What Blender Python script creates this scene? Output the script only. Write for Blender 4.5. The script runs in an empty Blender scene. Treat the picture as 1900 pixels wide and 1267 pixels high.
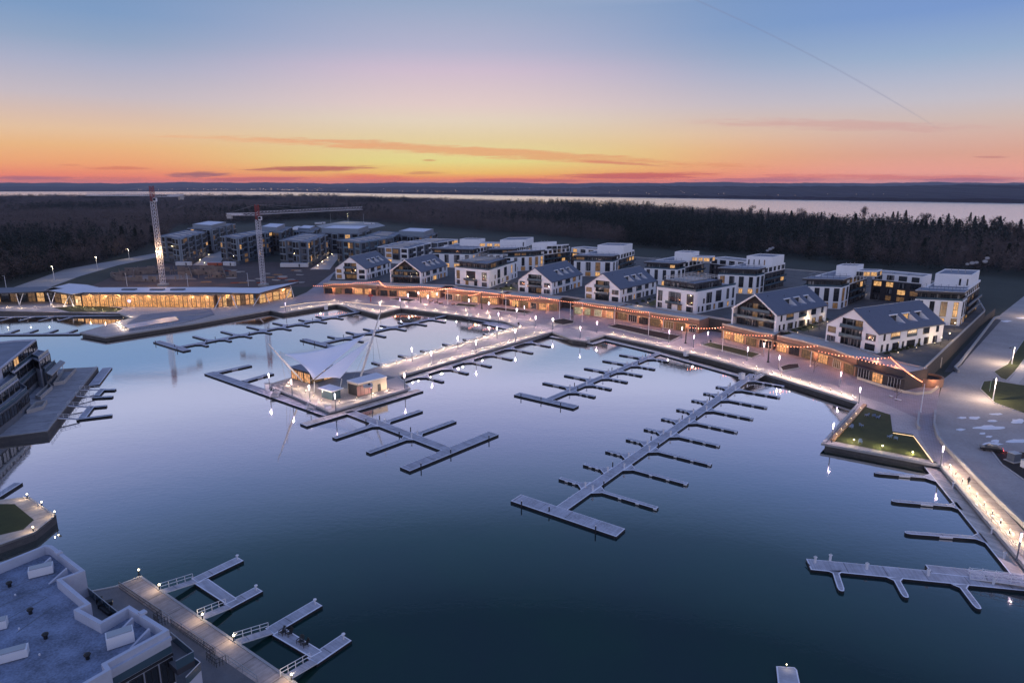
import bpy, math, random
import numpy as np
from mathutils import Vector, Matrix
from mathutils.geometry import tessellate_polygon
scene = bpy.context.scene
COL = scene.collection
rnd = random.Random(7)

# ------------------------------------------------------------------ camera
CH, FPX, CX, CY, HY = 62.0, 1230.0, 950.0, 633.5, 345.0
PITCH = math.atan((CY - HY) / FPX)
cam_d = bpy.data.cameras.new("camera"); cam = bpy.data.objects.new("camera", cam_d); COL.objects.link(cam)
cam.location = (0, 0, CH); cam.rotation_euler = (math.pi / 2 - PITCH, 0, 0)
cam_d.sensor_width = 36; cam_d.lens = FPX / 1900 * 36; cam_d.clip_start = 0.5; cam_d.clip_end = 60000
scene.camera = cam

# ------------------------------------------------------------------ exposure
scene.view_settings.view_transform = 'Standard'; scene.view_settings.look = 'None'
scene.view_settings.exposure = 0; scene.view_settings.gamma = 1; scene.view_settings.use_curve_mapping = False
scene.cycles.use_denoising = True
scene.cycles.max_bounces = 5; scene.cycles.diffuse_bounces = 2; scene.cycles.glossy_bounces = 3
scene.cycles.transmission_bounces = 2; scene.cycles.sample_clamp_indirect = 4
scene.cycles.caustics_reflective = False; scene.cycles.caustics_refractive = False

def lin(r, g, b):
    f = lambda c: (c / 12.92 if c <= .04045 else ((c + .055) / 1.055) ** 2.4)
    return (f(r / 255), f(g / 255), f(b / 255), 1)

# ------------------------------------------------------------------ sky
world = bpy.data.worlds.new("World"); scene.world = world; world.use_nodes = True
nt = world.node_tree; nt.nodes.clear()
class NB:
    def __init__(s, nt): s.nt = nt
    def n(s, t, **k):
        o = s.nt.nodes.new(t)
        for a, v in k.items(): setattr(o, a, v)
        return o
    def put(s, sock, v):
        if isinstance(v, (int, float, tuple, list)): sock.default_value = v
        else: s.nt.links.new(v, sock)
    def math(s, op, a, b=0.0, c=0.0, clamp=False):
        o = s.n('ShaderNodeMath', operation=op, use_clamp=clamp)
        s.put(o.inputs[0], a); s.put(o.inputs[1], b); s.put(o.inputs[2], c)
        return o.outputs[0]
    def rng(s, v, a, b, c=0.0, d=1.0, smooth=True):
        o = s.n('ShaderNodeMapRange', interpolation_type='SMOOTHSTEP' if smooth else 'LINEAR')
        for i, x in enumerate((v, a, b, c, d)): s.put(o.inputs[i], x)
        return o.outputs[0]
    def ramp(s, v, stops):
        o = s.n('ShaderNodeValToRGB'); e = o.color_ramp.elements
        while len(e) < len(stops): e.new(.5)
        for i, (p, c) in enumerate(stops): e[i].position = p; e[i].color = c
        s.put(o.inputs[0], v); return o.outputs[0]
    def mix(s, f, a, b, mode='MIX'):
        o = s.n('ShaderNodeMix', data_type='RGBA', blend_type=mode)
        s.put(o.inputs[0], f); s.put(o.inputs[6], a); s.put(o.inputs[7], b); return o.outputs[2]
    def noise(s, vec, sc, detail=3, rough=.5):
        o = s.n('ShaderNodeTexNoise'); o.inputs['Scale'].default_value = sc
        o.inputs['Detail'].default_value = detail; o.inputs['Roughness'].default_value = rough
        if vec is not None: s.put(o.inputs['Vector'], vec)
        return o.outputs['Fac']
W = NB(nt)
tc = W.n('ShaderNodeTexCoord'); sep = W.n('ShaderNodeSeparateXYZ'); nt.links.new(tc.outputs['Generated'], sep.inputs[0])
sx, sy, sz = sep.outputs
ysafe = W.math('MAXIMUM', sy, .15)
su = W.math('DIVIDE', sx, ysafe); sw = W.math('DIVIDE', sz, ysafe)
zz = W.math('MULTIPLY', sz, 2.0, clamp=True)       # 1.0 = 30 degrees up
def S(y): return math.sin(math.atan((CY - y) / FPX) - PITCH) * 2
def S2(y): return math.sin(math.atan(math.tan(math.atan((CY - y) / FPX) - PITCH) * .83)) * 2     # the same row out at the sides
mid = W.ramp(zz, [(0, lin(240, 124, 90)), (S(331), lin(244, 142, 92)), (S(322), lin(238, 188, 100)), (S(300), lin(224, 216, 140)), (S(262), lin(224, 206, 160)), (S(225), lin(224, 210, 190)), (S(195), lin(222, 202, 200)),
    (S(130), lin(204, 188, 207)), (S(90), lin(178, 179, 205)), (S(10), lin(150, 168, 199)), (.51, lin(144, 164, 198)), (.575, lin(192, 194, 226)), (.64, lin(174, 179, 218)), (.74, lin(146, 158, 208)), (.9, lin(116, 146, 196)), (1, lin(96, 136, 178))])  # stops above the view lifted, here and below, to brighten the water's reflections
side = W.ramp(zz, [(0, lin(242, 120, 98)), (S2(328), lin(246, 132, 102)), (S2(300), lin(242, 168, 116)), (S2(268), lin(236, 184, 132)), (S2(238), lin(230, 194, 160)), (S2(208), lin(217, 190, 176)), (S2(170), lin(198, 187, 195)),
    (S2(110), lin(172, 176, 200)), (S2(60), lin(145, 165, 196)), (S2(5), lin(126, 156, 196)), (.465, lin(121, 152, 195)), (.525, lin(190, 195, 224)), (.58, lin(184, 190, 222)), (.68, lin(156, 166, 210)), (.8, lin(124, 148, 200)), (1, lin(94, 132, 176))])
az = W.rng(W.math('ABSOLUTE', W.math('ADD', su, .09)), .02, .5, 1, 0)
front = W.mix(az, side, mid)
rgt = W.rng(su, .15, .62, 0, 1)
front = W.mix(rgt, front, W.ramp(zz, [(0, lin(238, 150, 138)), (S2(318), lin(240, 164, 146)), (S2(285), lin(222, 166, 146)), (S2(250), lin(216, 178, 165)), (S2(218), lin(208, 187, 181)), (S2(180), lin(195, 190, 200)), (S2(140), lin(178, 184, 205)), (S2(90), lin(152, 174, 205)), (S2(5), lin(122, 153, 205)), (.48, lin(118, 149, 203)), (.54, lin(168, 180, 222)), (.58, lin(166, 178, 220)), (.68, lin(142, 156, 208)), (.8, lin(116, 142, 198)), (1, lin(92, 130, 174))]))
back = W.ramp(W.math('MULTIPLY', sz, 1.0, clamp=True), [(0, lin(186, 190, 226)), (.12, lin(242, 238, 255)), (.32, lin(212, 218, 252)), (.6, lin(132, 150, 206)), (1, lin(118, 144, 206))])  # unseen sky behind the camera, low part raised to light the walls
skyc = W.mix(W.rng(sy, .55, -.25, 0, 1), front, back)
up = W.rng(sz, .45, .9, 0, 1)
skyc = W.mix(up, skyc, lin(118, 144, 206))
# wisps of cloud: (x, y in the photo's sky, half length, half height, slope, colour, strength)
cv = W.n('ShaderNodeCombineXYZ'); nt.links.new(su, cv.inputs[0]); W.put(cv.inputs[1], W.math('MULTIPLY', sw, 16.0))
cn = W.noise(cv.outputs[0], 7, 6, .65); cn2 = W.noise(cv.outputs[0], 34, 4, .65)
nz = W.math('ADD', W.math('MULTIPLY', W.math('SUBTRACT', cn, .5), 4.2), W.math('MULTIPLY', W.math('SUBTRACT', cn2, .5), 2.2))
def uw(x, y):
    a = (CY - y) / FPX; c, s = math.cos(PITCH), math.sin(PITCH)
    Y = c + a * s; Z = a * c - s
    return (x - CX) / FPX / Y, Z / Y
for (x, y, a, b, sl, c, st) in [(900, 283, 430, 9, .055, lin(226, 140, 104), .6), (372, 325, 62, 6, -.02, lin(150, 96, 108), .85), (590, 313, 130, 5, -.02, lin(176, 88, 88), .85),
        (1190, 326, 150, 6, -.01, lin(200, 92, 92), .85), (690, 332, 80, 8, .05, lin(230, 116, 96), .7), (1700, 330, 260, 6, .01, lin(214, 112, 108), .6),
        (215, 312, 60, 3, 0, lin(214, 116, 92), .6), (800, 298, 16, 2, 0, lin(200, 120, 90), .6), (1180, 305, 90, 3, .06, lin(210, 120, 104), .6), (130, 307, 30, 2, .0, lin(214, 116, 92), .5),
        (1560, 232, 240, 9, .02, lin(206, 150, 150), .4), (120, 334, 200, 5, 0, lin(214, 120, 104), .6), (1840, 292, 30, 2, 0, lin(190, 120, 120), .5), (780, 321, 40, 3, 0, lin(190, 110, 96), .5), (60, 330, 90, 4, .01, lin(170, 100, 120), .7), (470, 332, 120, 4, -.01, lin(196, 96, 100), .7), (980, 335, 120, 4, 0, lin(196, 90, 92), .7), (1430, 334, 140, 4, 0, lin(180, 104, 124), .7), (1790, 335, 120, 4, 0, lin(168, 104, 128), .7), (500, 262, 200, 5, .05, lin(236, 170, 128), .45)]:
    u0, w0 = uw(x, y); a /= FPX; b /= FPX
    du = W.math('SUBTRACT', su, u0)
    dw = W.math('SUBTRACT', W.math('SUBTRACT', sw, w0), W.math('MULTIPLY', du, -sl))
    e = W.math('ADD', W.math('POWER', W.math('DIVIDE', du, a), 2.0), W.math('POWER', W.math('DIVIDE', dw, b), 2.0))
    f = W.rng(W.math('ADD', e, W.math('MULTIPLY', nz, 1.0)), 1.35, .1, 0, st)
    skyc = W.mix(f, skyc, c)
# the old vapour trail
u0, w0 = uw(1290, 0); u1, w1 = uw(1640, 178)
k = (w1 - w0) / (u1 - u0)
du = W.math('SUBTRACT', su, u0)
curve = W.math('ADD', W.math('MULTIPLY', du, k), W.math('MULTIPLY', W.math('MULTIPLY', du, W.math('SUBTRACT', su, u1)), -.22))
d = W.math('ABSOLUTE', W.math('SUBTRACT', W.math('SUBTRACT', sw, w0), curve))
trail = W.math('MULTIPLY', W.rng(W.math('ADD', d, W.math('MULTIPLY', W.math('SUBTRACT', cn2, .5), .0015)), .0022, 0, 0, .28), W.math('MULTIPLY', W.rng(su, u0 - .06, u0 + .02, 0, 1), W.rng(su, u1, u1 + .12, 1, 0)))
skyc = W.mix(trail, skyc, lin(124, 128, 160))
skyc = W.mix(W.rng(sz, -.02, -.005, 1, 0), skyc, lin(60, 60, 80))
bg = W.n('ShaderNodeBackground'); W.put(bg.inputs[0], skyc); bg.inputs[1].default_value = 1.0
st = W.n('ShaderNodeTexSky', sky_type='NISHITA', sun_disc=False)
SUN_EL, SUN_AZ = math.radians(1.0), math.radians(-4.6)
st.sun_elevation = SUN_EL; st.sun_rotation = SUN_AZ
bg2 = W.n('ShaderNodeBackground'); W.put(bg2.inputs[0], st.outputs[0]); bg2.inputs[1].default_value = .003
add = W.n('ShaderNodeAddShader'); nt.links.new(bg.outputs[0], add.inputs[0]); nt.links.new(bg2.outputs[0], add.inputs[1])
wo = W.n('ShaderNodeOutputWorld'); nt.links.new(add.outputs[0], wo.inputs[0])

# the last of the sun, on the horizon ahead
sl = bpy.data.lights.new("sun", 'SUN'); sl.energy = .03; sl.angle = math.radians(30); sl.color = (1, .62, .4)
so = bpy.data.objects.new("sun", sl); COL.objects.link(so); so.location = (0, 0, 300)
so.rotation_euler = Vector((-math.sin(SUN_AZ) * math.cos(SUN_EL), -math.cos(SUN_AZ) * math.cos(SUN_EL), -math.sin(SUN_EL))).to_track_quat('-Z', 'Y').to_euler()

# ------------------------------------------------------------------ helpers
PZ = 1.5        # the quay and plaza level; water is 0, floating decks 0.45
def P(x, y, z=PZ):
    """the point at height z seen at (x, y) of the 1900 x 1267 photograph"""
    u = (x - CX) / FPX; v = (y - CY) / FPX; c, s = math.cos(PITCH), math.sin(PITCH)
    d = (u, c - v * s, -s - v * c); t = (z - CH) / d[2]
    return Vector((d[0] * t, d[1] * t, z))
def PX(pts, z=PZ): return [P(x, y, z) for x, y in pts]
def wz(p, z): return Vector((p[0], p[1], z))
ORI = {}
def setp(o, label=None, cat=None, group=None, kind=None):
    if label: o['label'] = label
    if cat: o['category'] = cat
    if group: o['group'] = group
    if kind: o['kind'] = kind
    return o
def thing(name, label, cat, loc=(0, 0, 0), group=None):
    o = bpy.data.objects.new(name, None); COL.objects.link(o); o.location = loc; o.empty_display_size = .5
    ORI[o.name] = Vector(loc)
    return setp(o, label, cat, group)
def area2(p): return sum(p[i][0] * p[(i + 1) % len(p)][1] - p[(i + 1) % len(p)][0] * p[i][1] for i in range(len(p)))
def ccw(p):
    p = [Vector((q[0], q[1])) for q in p]
    return p if area2(p) > 0 else p[::-1]
def inset(poly, d):
    p = ccw(poly); n = len(p); out = []
    for i in range(n):
        a, b, c = p[i - 1], p[i], p[(i + 1) % n]
        e1 = (b - a).normalized(); e2 = (c - b).normalized()
        n1 = Vector((-e1.y, e1.x)); n2 = Vector((-e2.y, e2.x))
        m = n1 + n2
        if m.length < .2: m = n1
        m.normalize(); out.append(b + m * (d / max(.35, m.dot(n1))))
    return out
class MB:
    def __init__(s): s.v = []; s.f = []; s.m = []; s.mats = []
    def mi(s, m):
        if m not in s.mats: s.mats.append(m)
        return s.mats.index(m)
    def face(s, pts, m):
        b = len(s.v); s.v += [tuple(p) for p in pts]; s.f.append(tuple(range(b, b + len(pts)))); s.m.append(s.mi(m)); return s
    def sheet(s, poly, z, m, holes=()):
        loops = [[Vector((p[0], p[1], 0)) for p in poly]] + [[Vector((p[0], p[1], 0)) for p in h] for h in holes]
        tri = tessellate_polygon(loops); b = len(s.v)
        flat = [p for l in loops for p in l]; s.v += [(p.x, p.y, z) for p in flat]
        for t in tri:
            a, c, d = (flat[i] for i in t)
            nz = (c - a).cross(d - a).z
            s.f.append(tuple(b + i for i in (t if nz > 0 else t[::-1]))); s.m.append(s.mi(m))
        return s
    def prism(s, poly, z0, z1, m, mt=None, bottom=False):
        p = ccw(poly); n = len(p)
        for i in range(n):
            a, b = p[i], p[(i + 1) % n]
            s.face([(a.x, a.y, z0), (b.x, b.y, z0), (b.x, b.y, z1), (a.x, a.y, z1)], m)
        s.sheet(p, z1, mt or m)
        if bottom: s.face([(q.x, q.y, z0) for q in p[::-1]], m)
        return s
    def ring(s, poly, w, z0, z1, m):
        """a wall of thickness w standing just inside the outline"""
        p = ccw(poly); q = inset(p, w); n = len(p)
        for i in range(n):
            j = (i + 1) % n; a, b, c, d = p[i], p[j], q[j], q[i]
            s.face([(a.x, a.y, z0), (b.x, b.y, z0), (b.x, b.y, z1), (a.x, a.y, z1)], m)
            s.face([(d.x, d.y, z1), (c.x, c.y, z1), (c.x, c.y, z0), (d.x, d.y, z0)], m)
            s.face([(a.x, a.y, z1), (b.x, b.y, z1), (c.x, c.y, z1), (d.x, d.y, z1)], m)
        return s
    def box(s, c, size, rz=0.0, m=None):
        cx, cy, cz = c; a, b, h = size[0] / 2, size[1] / 2, size[2] / 2; co, si = math.cos(rz), math.sin(rz)
        v = [(cx + x * co - y * si, cy + x * si + y * co, cz + z) for z in (-h, h) for x, y in ((-a, -b), (a, -b), (a, b), (-a, b))]
        o = len(s.v); s.v += v
        for f in ((3, 2, 1, 0), (4, 5, 6, 7), (0, 1, 5, 4), (1, 2, 6, 5), (2, 3, 7, 6), (3, 0, 4, 7)):
            s.f.append(tuple(o + i for i in f)); s.m.append(s.mi(m))
        return s
    def tube(s, p, q, r0, r1=None, m=None, n=6, caps=True):
        p, q = Vector(p), Vector(q); r1 = r0 if r1 is None else r1
        d = (q - p).normalized(); a = d.orthogonal().normalized(); b = d.cross(a); o = len(s.v)
        for c, r in ((p, r0), (q, r1)):
            for i in range(n):
                t = 2 * math.pi * i / n; w = c + (a * math.cos(t) + b * math.sin(t)) * r; s.v.append(tuple(w))
        k = s.mi(m)
        for i in range(n):
            j = (i + 1) % n; s.f.append((o + i, o + j, o + n + j, o + n + i)); s.m.append(k)
        if caps:
            s.f.append(tuple(o + i for i in range(n))[::-1]); s.m.append(k); s.f.append(tuple(o + n + i for i in range(n))); s.m.append(k)
        return s
    def ball(s, c, r, m, n=8, h=5, sz=1.0):
        o = len(s.v); k = s.mi(m); c = Vector(c)
        for i in range(h + 1):
            t = math.pi * i / h
            for j in range(n):
                a = 2 * math.pi * j / n; s.v.append((c.x + r * math.sin(t) * math.cos(a), c.y + r * math.sin(t) * math.sin(a), c.z + r * sz * math.cos(t)))
        for i in range(h):
            for j in range(n):
                j2 = (j + 1) % n; s.f.append((o + i * n + j, o + (i + 1) * n + j, o + (i + 1) * n + j2, o + i * n + j2)); s.m.append(k)
        return s
    def mesh(s, name, org=(0, 0, 0)):
        me = bpy.data.meshes.new(name); org = Vector(org)
        me.from_pydata([(v[0] - org[0], v[1] - org[1], v[2] - org[2]) for v in s.v], [], s.f)
        for m in s.mats: me.materials.append(m)
        me.polygons.foreach_set('material_index', s.m); me.update(); return me
    def part(s, name, parent, label=None, kind=None):
        org = ORI[parent.name]
        o = bpy.data.objects.new(name, s.mesh(name, org)); COL.objects.link(o); o.parent = parent; ORI[o.name] = org
        return setp(o, label, None, None, kind)
    def solo(s, name, label, cat, group=None, org=None):
        if org is None:
            v = np.array(s.v); org = (float(v[:, 0].mean()), float(v[:, 1].mean()), float(v[:, 2].min()))
        o = bpy.data.objects.new(name, s.mesh(name, org)); COL.objects.link(o); o.location = org; ORI[o.name] = Vector(org)
        return setp(o, label, cat, group)
    def setting(s, name, kind='structure'):
        o = bpy.data.objects.new(name, s.mesh(name)); COL.objects.link(o); o['kind'] = kind; ORI[o.name] = Vector((0, 0, 0)); return o
def copy_tree(o, parent=None):
    c = o.copy(); COL.objects.link(c)
    if parent: c.parent = parent
    for ch in list(o.children): copy_tree(ch, c)
    return c
def point_light(parent, loc, power, color, r=.05, name="bulb_light"):
    r = min(r, .06)
    l = bpy.data.lights.new(name, 'POINT'); l.energy = power; l.color = color; l.shadow_soft_size = r
    o = bpy.data.objects.new(name, l); COL.objects.link(o); o.location = Vector(loc) - (ORI[parent.name] if parent else Vector()); o.parent = parent
    return o
ORD = ['first', 'second', 'third', 'fourth', 'fifth', 'sixth', 'seventh', 'eighth', 'ninth', 'tenth', 'eleventh', 'twelfth', 'thirteenth', 'fourteenth', 'fifteenth', 'sixteenth',
       'seventeenth', 'eighteenth', 'nineteenth', 'twentieth'] + ['twenty-' + s for s in ('first', 'second', 'third', 'fourth', 'fifth', 'sixth', 'seventh', 'eighth', 'ninth')] + \
      ['thirtieth'] + ['thirty-' + s for s in ('first', 'second', 'third', 'fourth', 'fifth', 'sixth', 'seventh', 'eighth', 'ninth')] + ['fortieth'] + ['forty-' + s for s in ('first', 'second', 'third', 'fourth', 'fifth')]

# ------------------------------------------------------------------ materials
MATS = {}
def mat(name, col, rough=.7, metal=0.0, var=.18, scale=.6, spec=.4, bump=0.0, emit=None, es=0.0, scale2=None):
    m = bpy.data.materials.new(name); m.use_nodes = True; t = m.node_tree; b = t.nodes['Principled BSDF']; N = NB(t)
    geo = N.n('ShaderNodeNewGeometry').outputs['Position']
    c = (col[0], col[1], col[2], 1)
    if var:
        n1 = N.noise(geo, scale, 4, .6); n2 = N.noise(geo, scale2 or scale * 9, 3, .6)
        f = N.math('ADD', N.math('MULTIPLY', N.math('SUBTRACT', n1, .5), 2.2 * var), N.math('MULTIPLY', N.math('SUBTRACT', n2, .5), 1.4 * var))
        f = N.math('ADD', f, 1.0)
        v = N.n('ShaderNodeVectorMath', operation='SCALE'); v.inputs[0].default_value = c[:3]; N.put(v.inputs['Scale'], f)
        N.put(b.inputs['Base Color'], v.outputs[0])
    else: b.inputs['Base Color'].default_value = c
    b.inputs['Roughness'].default_value = rough; b.inputs['Metallic'].default_value = metal; b.inputs['Specular IOR Level'].default_value = spec
    if bump:
        bp = N.n('ShaderNodeBump'); bp.inputs['Strength'].default_value = bump; bp.inputs['Distance'].default_value = .05
        N.put(bp.inputs['Height'], N.noise(geo, scale * 14, 3)); N.put(b.inputs['Normal'], bp.outputs[0])
    if emit: b.inputs['Emission Color'].default_value = (*emit, 1); b.inputs['Emission Strength'].default_value = es
    MATS[name] = m; return m
def planks(name, col, ang, width=.16, rough=.75, var=.25, dark=.55, frost=0.0):
    """boards lying across direction ang"""
    m = mat(name, col, rough, var=0, spec=.35); t = m.node_tree; b = t.nodes['Principled BSDF']; N = NB(t)
    geo = N.n('ShaderNodeNewGeometry').outputs['Position']
    sp = N.n('ShaderNodeSeparateXYZ'); N.put(sp.inputs[0], geo)
    q = N.math('ADD', N.math('MULTIPLY', sp.outputs[0], math.cos(ang) / width), N.math('MULTIPLY', sp.outputs[1], math.sin(ang) / width))
    fr = N.math('FRACT', q); fl = N.math('FLOOR', q)
    wn = N.n('ShaderNodeTexWhiteNoise', noise_dimensions='1D'); N.put(wn.inputs['W'], fl)
    gap = N.rng(fr, .0, .12, dark, 1, False)
    joint = N.rng(N.math('FRACT', N.math('MULTIPLY', q, width / 6.0)), .0, .035, .25, 1, False)
    gap = N.math('MULTIPLY', gap, joint)
    n1 = N.noise(geo, .35, 5, .7)
    k = N.math('MULTIPLY', gap, N.math('ADD', N.math('MULTIPLY', wn.outputs['Value'], var), 1 - var / 2))
    k = N.math('MULTIPLY', k, N.math('ADD', N.math('MULTIPLY', n1, 1.3), .35))
    v = N.n('ShaderNodeVectorMath', operation='SCALE'); v.inputs[0].default_value = col; N.put(v.inputs['Scale'], k)
    o = v.outputs[0]
    if frost:
        n3 = N.noise(geo, 2.2, 5, .75)
        o = N.mix(N.math('MULTIPLY', N.rng(n3, .48, .64), frost), o, (.5, .52, .58, 1))
    N.put(b.inputs['Base Color'], o); return m
def masonry(name, c1, c2, mortar, bw, bh, rough=.85, sc=1.0):
    m = mat(name, c1, rough, var=0); t = m.node_tree; b = t.nodes['Principled BSDF']; N = NB(t)
    geo = N.n('ShaderNodeNewGeometry'); sp = N.n('ShaderNodeSeparateXYZ'); N.put(sp.inputs[0], geo.outputs['Position'])
    nr = N.n('ShaderNodeSeparateXYZ'); N.put(nr.inputs[0], geo.outputs['Normal'])
    horiz = N.math('SUBTRACT', N.math('MULTIPLY', sp.outputs[0], nr.outputs[1]), N.math('MULTIPLY', sp.outputs[1], nr.outputs[0]))
    cv = N.n('ShaderNodeCombineXYZ'); N.put(cv.inputs[0], horiz); N.put(cv.inputs[1], sp.outputs[2])
    br = N.n('ShaderNodeTexBrick'); N.put(br.inputs['Vector'], cv.outputs[0])
    br.inputs['Color1'].default_value = (*c1, 1); br.inputs['Color2'].default_value = (*c2, 1); br.inputs['Mortar'].default_value = (*mortar, 1)
    br.inputs['Scale'].default_value = sc; br.inputs['Brick Width'].default_value = bw; br.inputs['Row Height'].default_value = bh; br.inputs['Mortar Size'].default_value = .015
    N.put(b.inputs['Base Color'], N.mix(N.noise(geo.outputs['Position'], .5, 4), br.outputs[0], (c2[0] * .75, c2[1] * .75, c2[2] * .75, 1)))
    return m
def pavers(name, c1, c2, bw, bh, ang=0.0, stain=.5, rough=.75):
    m = mat(name, c1, rough, var=0); t = m.node_tree; b = t.nodes['Principled BSDF']; N = NB(t)
    geo = N.n('ShaderNodeNewGeometry').outputs['Position']
    mp = N.n('ShaderNodeMapping'); N.put(mp.inputs[0], geo); mp.inputs['Rotation'].default_value = (0, 0, ang)
    br = N.n('ShaderNodeTexBrick'); N.put(br.inputs['Vector'], mp.outputs[0])
    br.inputs['Color1'].default_value = (*c1, 1); br.inputs['Color2'].default_value = (*c2, 1); br.inputs['Mortar'].default_value = tuple(x * .55 for x in c2) + (1,)
    br.inputs['Scale'].default_value = 1; br.inputs['Brick Width'].default_value = bw; br.inputs['Row Height'].default_value = bh; br.inputs['Mortar Size'].default_value = .03
    n = N.noise(geo, .09, 5, .65)
    N.put(b.inputs['Base Color'], N.mix(N.math('MULTIPLY', N.rng(n, .35, .75), stain), br.outputs[0], tuple(x * .6 for x in c1) + (1,)))
    return m
def lit(name, col, strength, stripes=None, base=(.1, .08, .06)):
    """a glazed opening with a lit room behind it: uneven warm emission"""
    m = mat(name, base, .25, var=0, spec=.5); t = m.node_tree; b = t.nodes['Principled BSDF']; N = NB(t)
    geo = N.n('ShaderNodeNewGeometry').outputs['Position']
    n = N.noise(geo, .9, 4, .7); n2 = N.noise(geo, 3.2, 2, .6)
    f = N.math('MULTIPLY', N.rng(n, .3, .72, .3, 1), N.rng(n2, .3, .7, .55, 1.15))
    c = N.mix(n2, (*col, 1), (col[0], col[1] * .78, col[2] * .55, 1))
    N.put(b.inputs['Emission Color'], c); N.put(b.inputs['Emission Strength'], N.math('MULTIPLY', f, strength))
    return m
M = MATS
white = mat('white_render', (.84, .83, .84), .85, var=.08, scale=.35)
offw = mat('grey_render', (.44, .47, .56), .85, var=.12)
cream = mat('cream_stone', (.55, .46, .36), .85, var=.2)
dark = mat('dark_metal_panel', (.035, .035, .045), .55, var=.25)
char = mat('charcoal_brick', (.05, .045, .05), .8, var=.3, scale=1.5)
steel = mat('steel_panel', (.22, .27, .33), .5, metal=.2, var=.15)
dsteel = mat('slate_panel', (.10, .12, .155), .6, var=.25)
teal = mat('teal_panel', (.13, .20, .25), .5, var=.2)
glass = mat('dark_glass', (.016, .02, .026), .07, var=0, spec=.8)
def curtained():
    m = mat('curtained_glass', (.016, .02, .026), .08, var=0, spec=.8); t = m.node_tree; b = t.nodes['Principled BSDF']; N = NB(t); geo = N.n('ShaderNodeNewGeometry').outputs['Position']
    mp = N.n('ShaderNodeMapping'); N.put(mp.inputs[0], geo); mp.inputs['Scale'].default_value = (1.3, 1.3, .03)
    N.put(b.inputs['Base Color'], N.mix(N.rng(N.noise(mp.outputs[0], 1.6, 2), .52, .6), (.016, .02, .026, 1), (.26, .25, .25, 1))); return m
curt = curtained()
glassb = mat('blue_glass', (.05, .09, .12), .1, var=0, spec=.7)
frame = mat('black_frame', (.02, .02, .024), .5, var=0)
wframe = mat('pale_frame', (.6, .6, .62), .5, var=0)
roofslate = mat('slate_roof', (.10, .112, .155), .55, var=.14, scale=.5, bump=.2)
flat = mat('flat_roof_membrane', (.20, .215, .26), .85, var=.28, scale=.25)
conc = mat('concrete', (.36, .35, .35), .9, var=.2, scale=.3, bump=.2)
dconc = mat('wet_concrete', (.13, .13, .14), .8, var=.3, scale=.5)
quaym = masonry('quay_stone', (.15, .15, .155), (.09, .09, .10), (.05, .05, .05), .9, .35)
brick = masonry('brown_brick', (.44, .26, .18), (.36, .20, .14), (.2, .15, .12), .3, .1)
stone = masonry('dark_ledge_stone', (.12, .10, .09), (.07, .06, .055), (.03, .03, .03), .7, .22)
plaza_m = pavers('plaza_pavers', (.40, .34, .35), (.33, .28, .30), 1.2, .6, .5)
prom_m = pavers('promenade_pavers', (.50, .44, .42), (.44, .38, .37), 1.8, .9, .28)
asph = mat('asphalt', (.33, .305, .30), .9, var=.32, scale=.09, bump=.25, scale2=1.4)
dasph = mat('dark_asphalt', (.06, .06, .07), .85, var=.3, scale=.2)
walk = mat('concrete_walk', (.42, .40, .39), .9, var=.15, scale=.3)
grass = mat('grass', (.035, .045, .014), .95, var=.5, scale=.5, bump=.8)
dgrass = mat('rough_field', (.036, .042, .034), .95, var=.35, scale=.03, bump=.6)
litter = mat('leaf_litter', (.022, .017, .016), .95, var=.4, scale=.05)
dirt = mat('building_dirt', (.075, .055, .055), .95, var=.45, scale=.12, bump=.6)
snow = mat('old_snow', (.72, .73, .78), .8, var=.1)
trim = mat('pale_edge_board', (.74, .74, .80), .6, var=.1)
floatm = mat('black_float', (.010, .010, .013), .6, var=.3, scale=1)
galv = mat('galvanised_steel', (.42, .43, .46), .4, metal=.6, var=.1)
whitem = mat('white_metal', (.72, .72, .76), .4, var=.05)
redm = mat('red_paint', (.30, .035, .03), .5, var=.15)
crane_w = mat('crane_white', (.62, .6, .64), .5, var=.08)
blackm = mat('black_metal', (.015, .015, .017), .45, var=.1)
bark = mat('bark', (.07, .055, .05), .95, var=.3, scale=2)
twig = mat('bare_twigs', (.105, .080, .076), .95, var=.75, scale=.012, scale2=.11)
needle = mat('conifer_needles', (.009, .017, .012), .9, var=.4, scale=.03, scale2=.2)
shrubm = mat('shrub_leaves', (.05, .06, .02), .9, var=.5, scale=.8)
membrane = mat('tensile_fabric', (.82, .83, .90), .6, var=.05, scale=.2)
wood = mat('warm_wood', (.36, .21, .11), .6, var=.3, scale=1.2)
wroof = mat('white_roof', (.60, .62, .70), .6, var=.1, scale=.2)
contain = mat('trailer_white', (.62, .62, .64), .5, var=.1)
orange = mat('rust_red_tarp', (.35, .09, .05), .7, var=.2)
bluem = mat('blue_paint', (.03, .07, .22), .5, var=.1)
skin = mat('skin', (.36, .22, .16), .6, var=.05)
cloth = mat('dark_cloth', (.02, .02, .026), .9, var=.2)
l_warm = lit('lit_room', (1, .60, .26), 1.25)
l_dim = lit('dim_room', (1, .60, .30), .22, base=(.03, .03, .03))
l_shop = lit('lit_shop', (1, .50, .22), 1.25)
l_white = lit('lit_lobby', (.75, .9, .66), .6)
l_club = lit('lit_hall', (1, .50, .16), 1.15)
def emi(name, c, s, sample=True):
    m = mat(name, (.8, .8, .8), .5, var=0, emit=c, es=s)
    if not sample: m.cycles.emission_sampling = 'NONE'
    return m
e_tube = emi('column_glow', (.90, .70, 1), 2.6, False)
e_bulb = emi('festoon_bulb', (1, .22, .055), 4.2, False)
e_boll = emi('path_lamp', (1, .76, .42), 3.4, False)
e_strip = emi('strip_light', (1, .62, .24), 2.2)
e_flood = emi('flood_lamp', (1, .84, .52), 7, False)
e_cool = emi('cool_lamp', (.95, .95, 1), 5, False)
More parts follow.
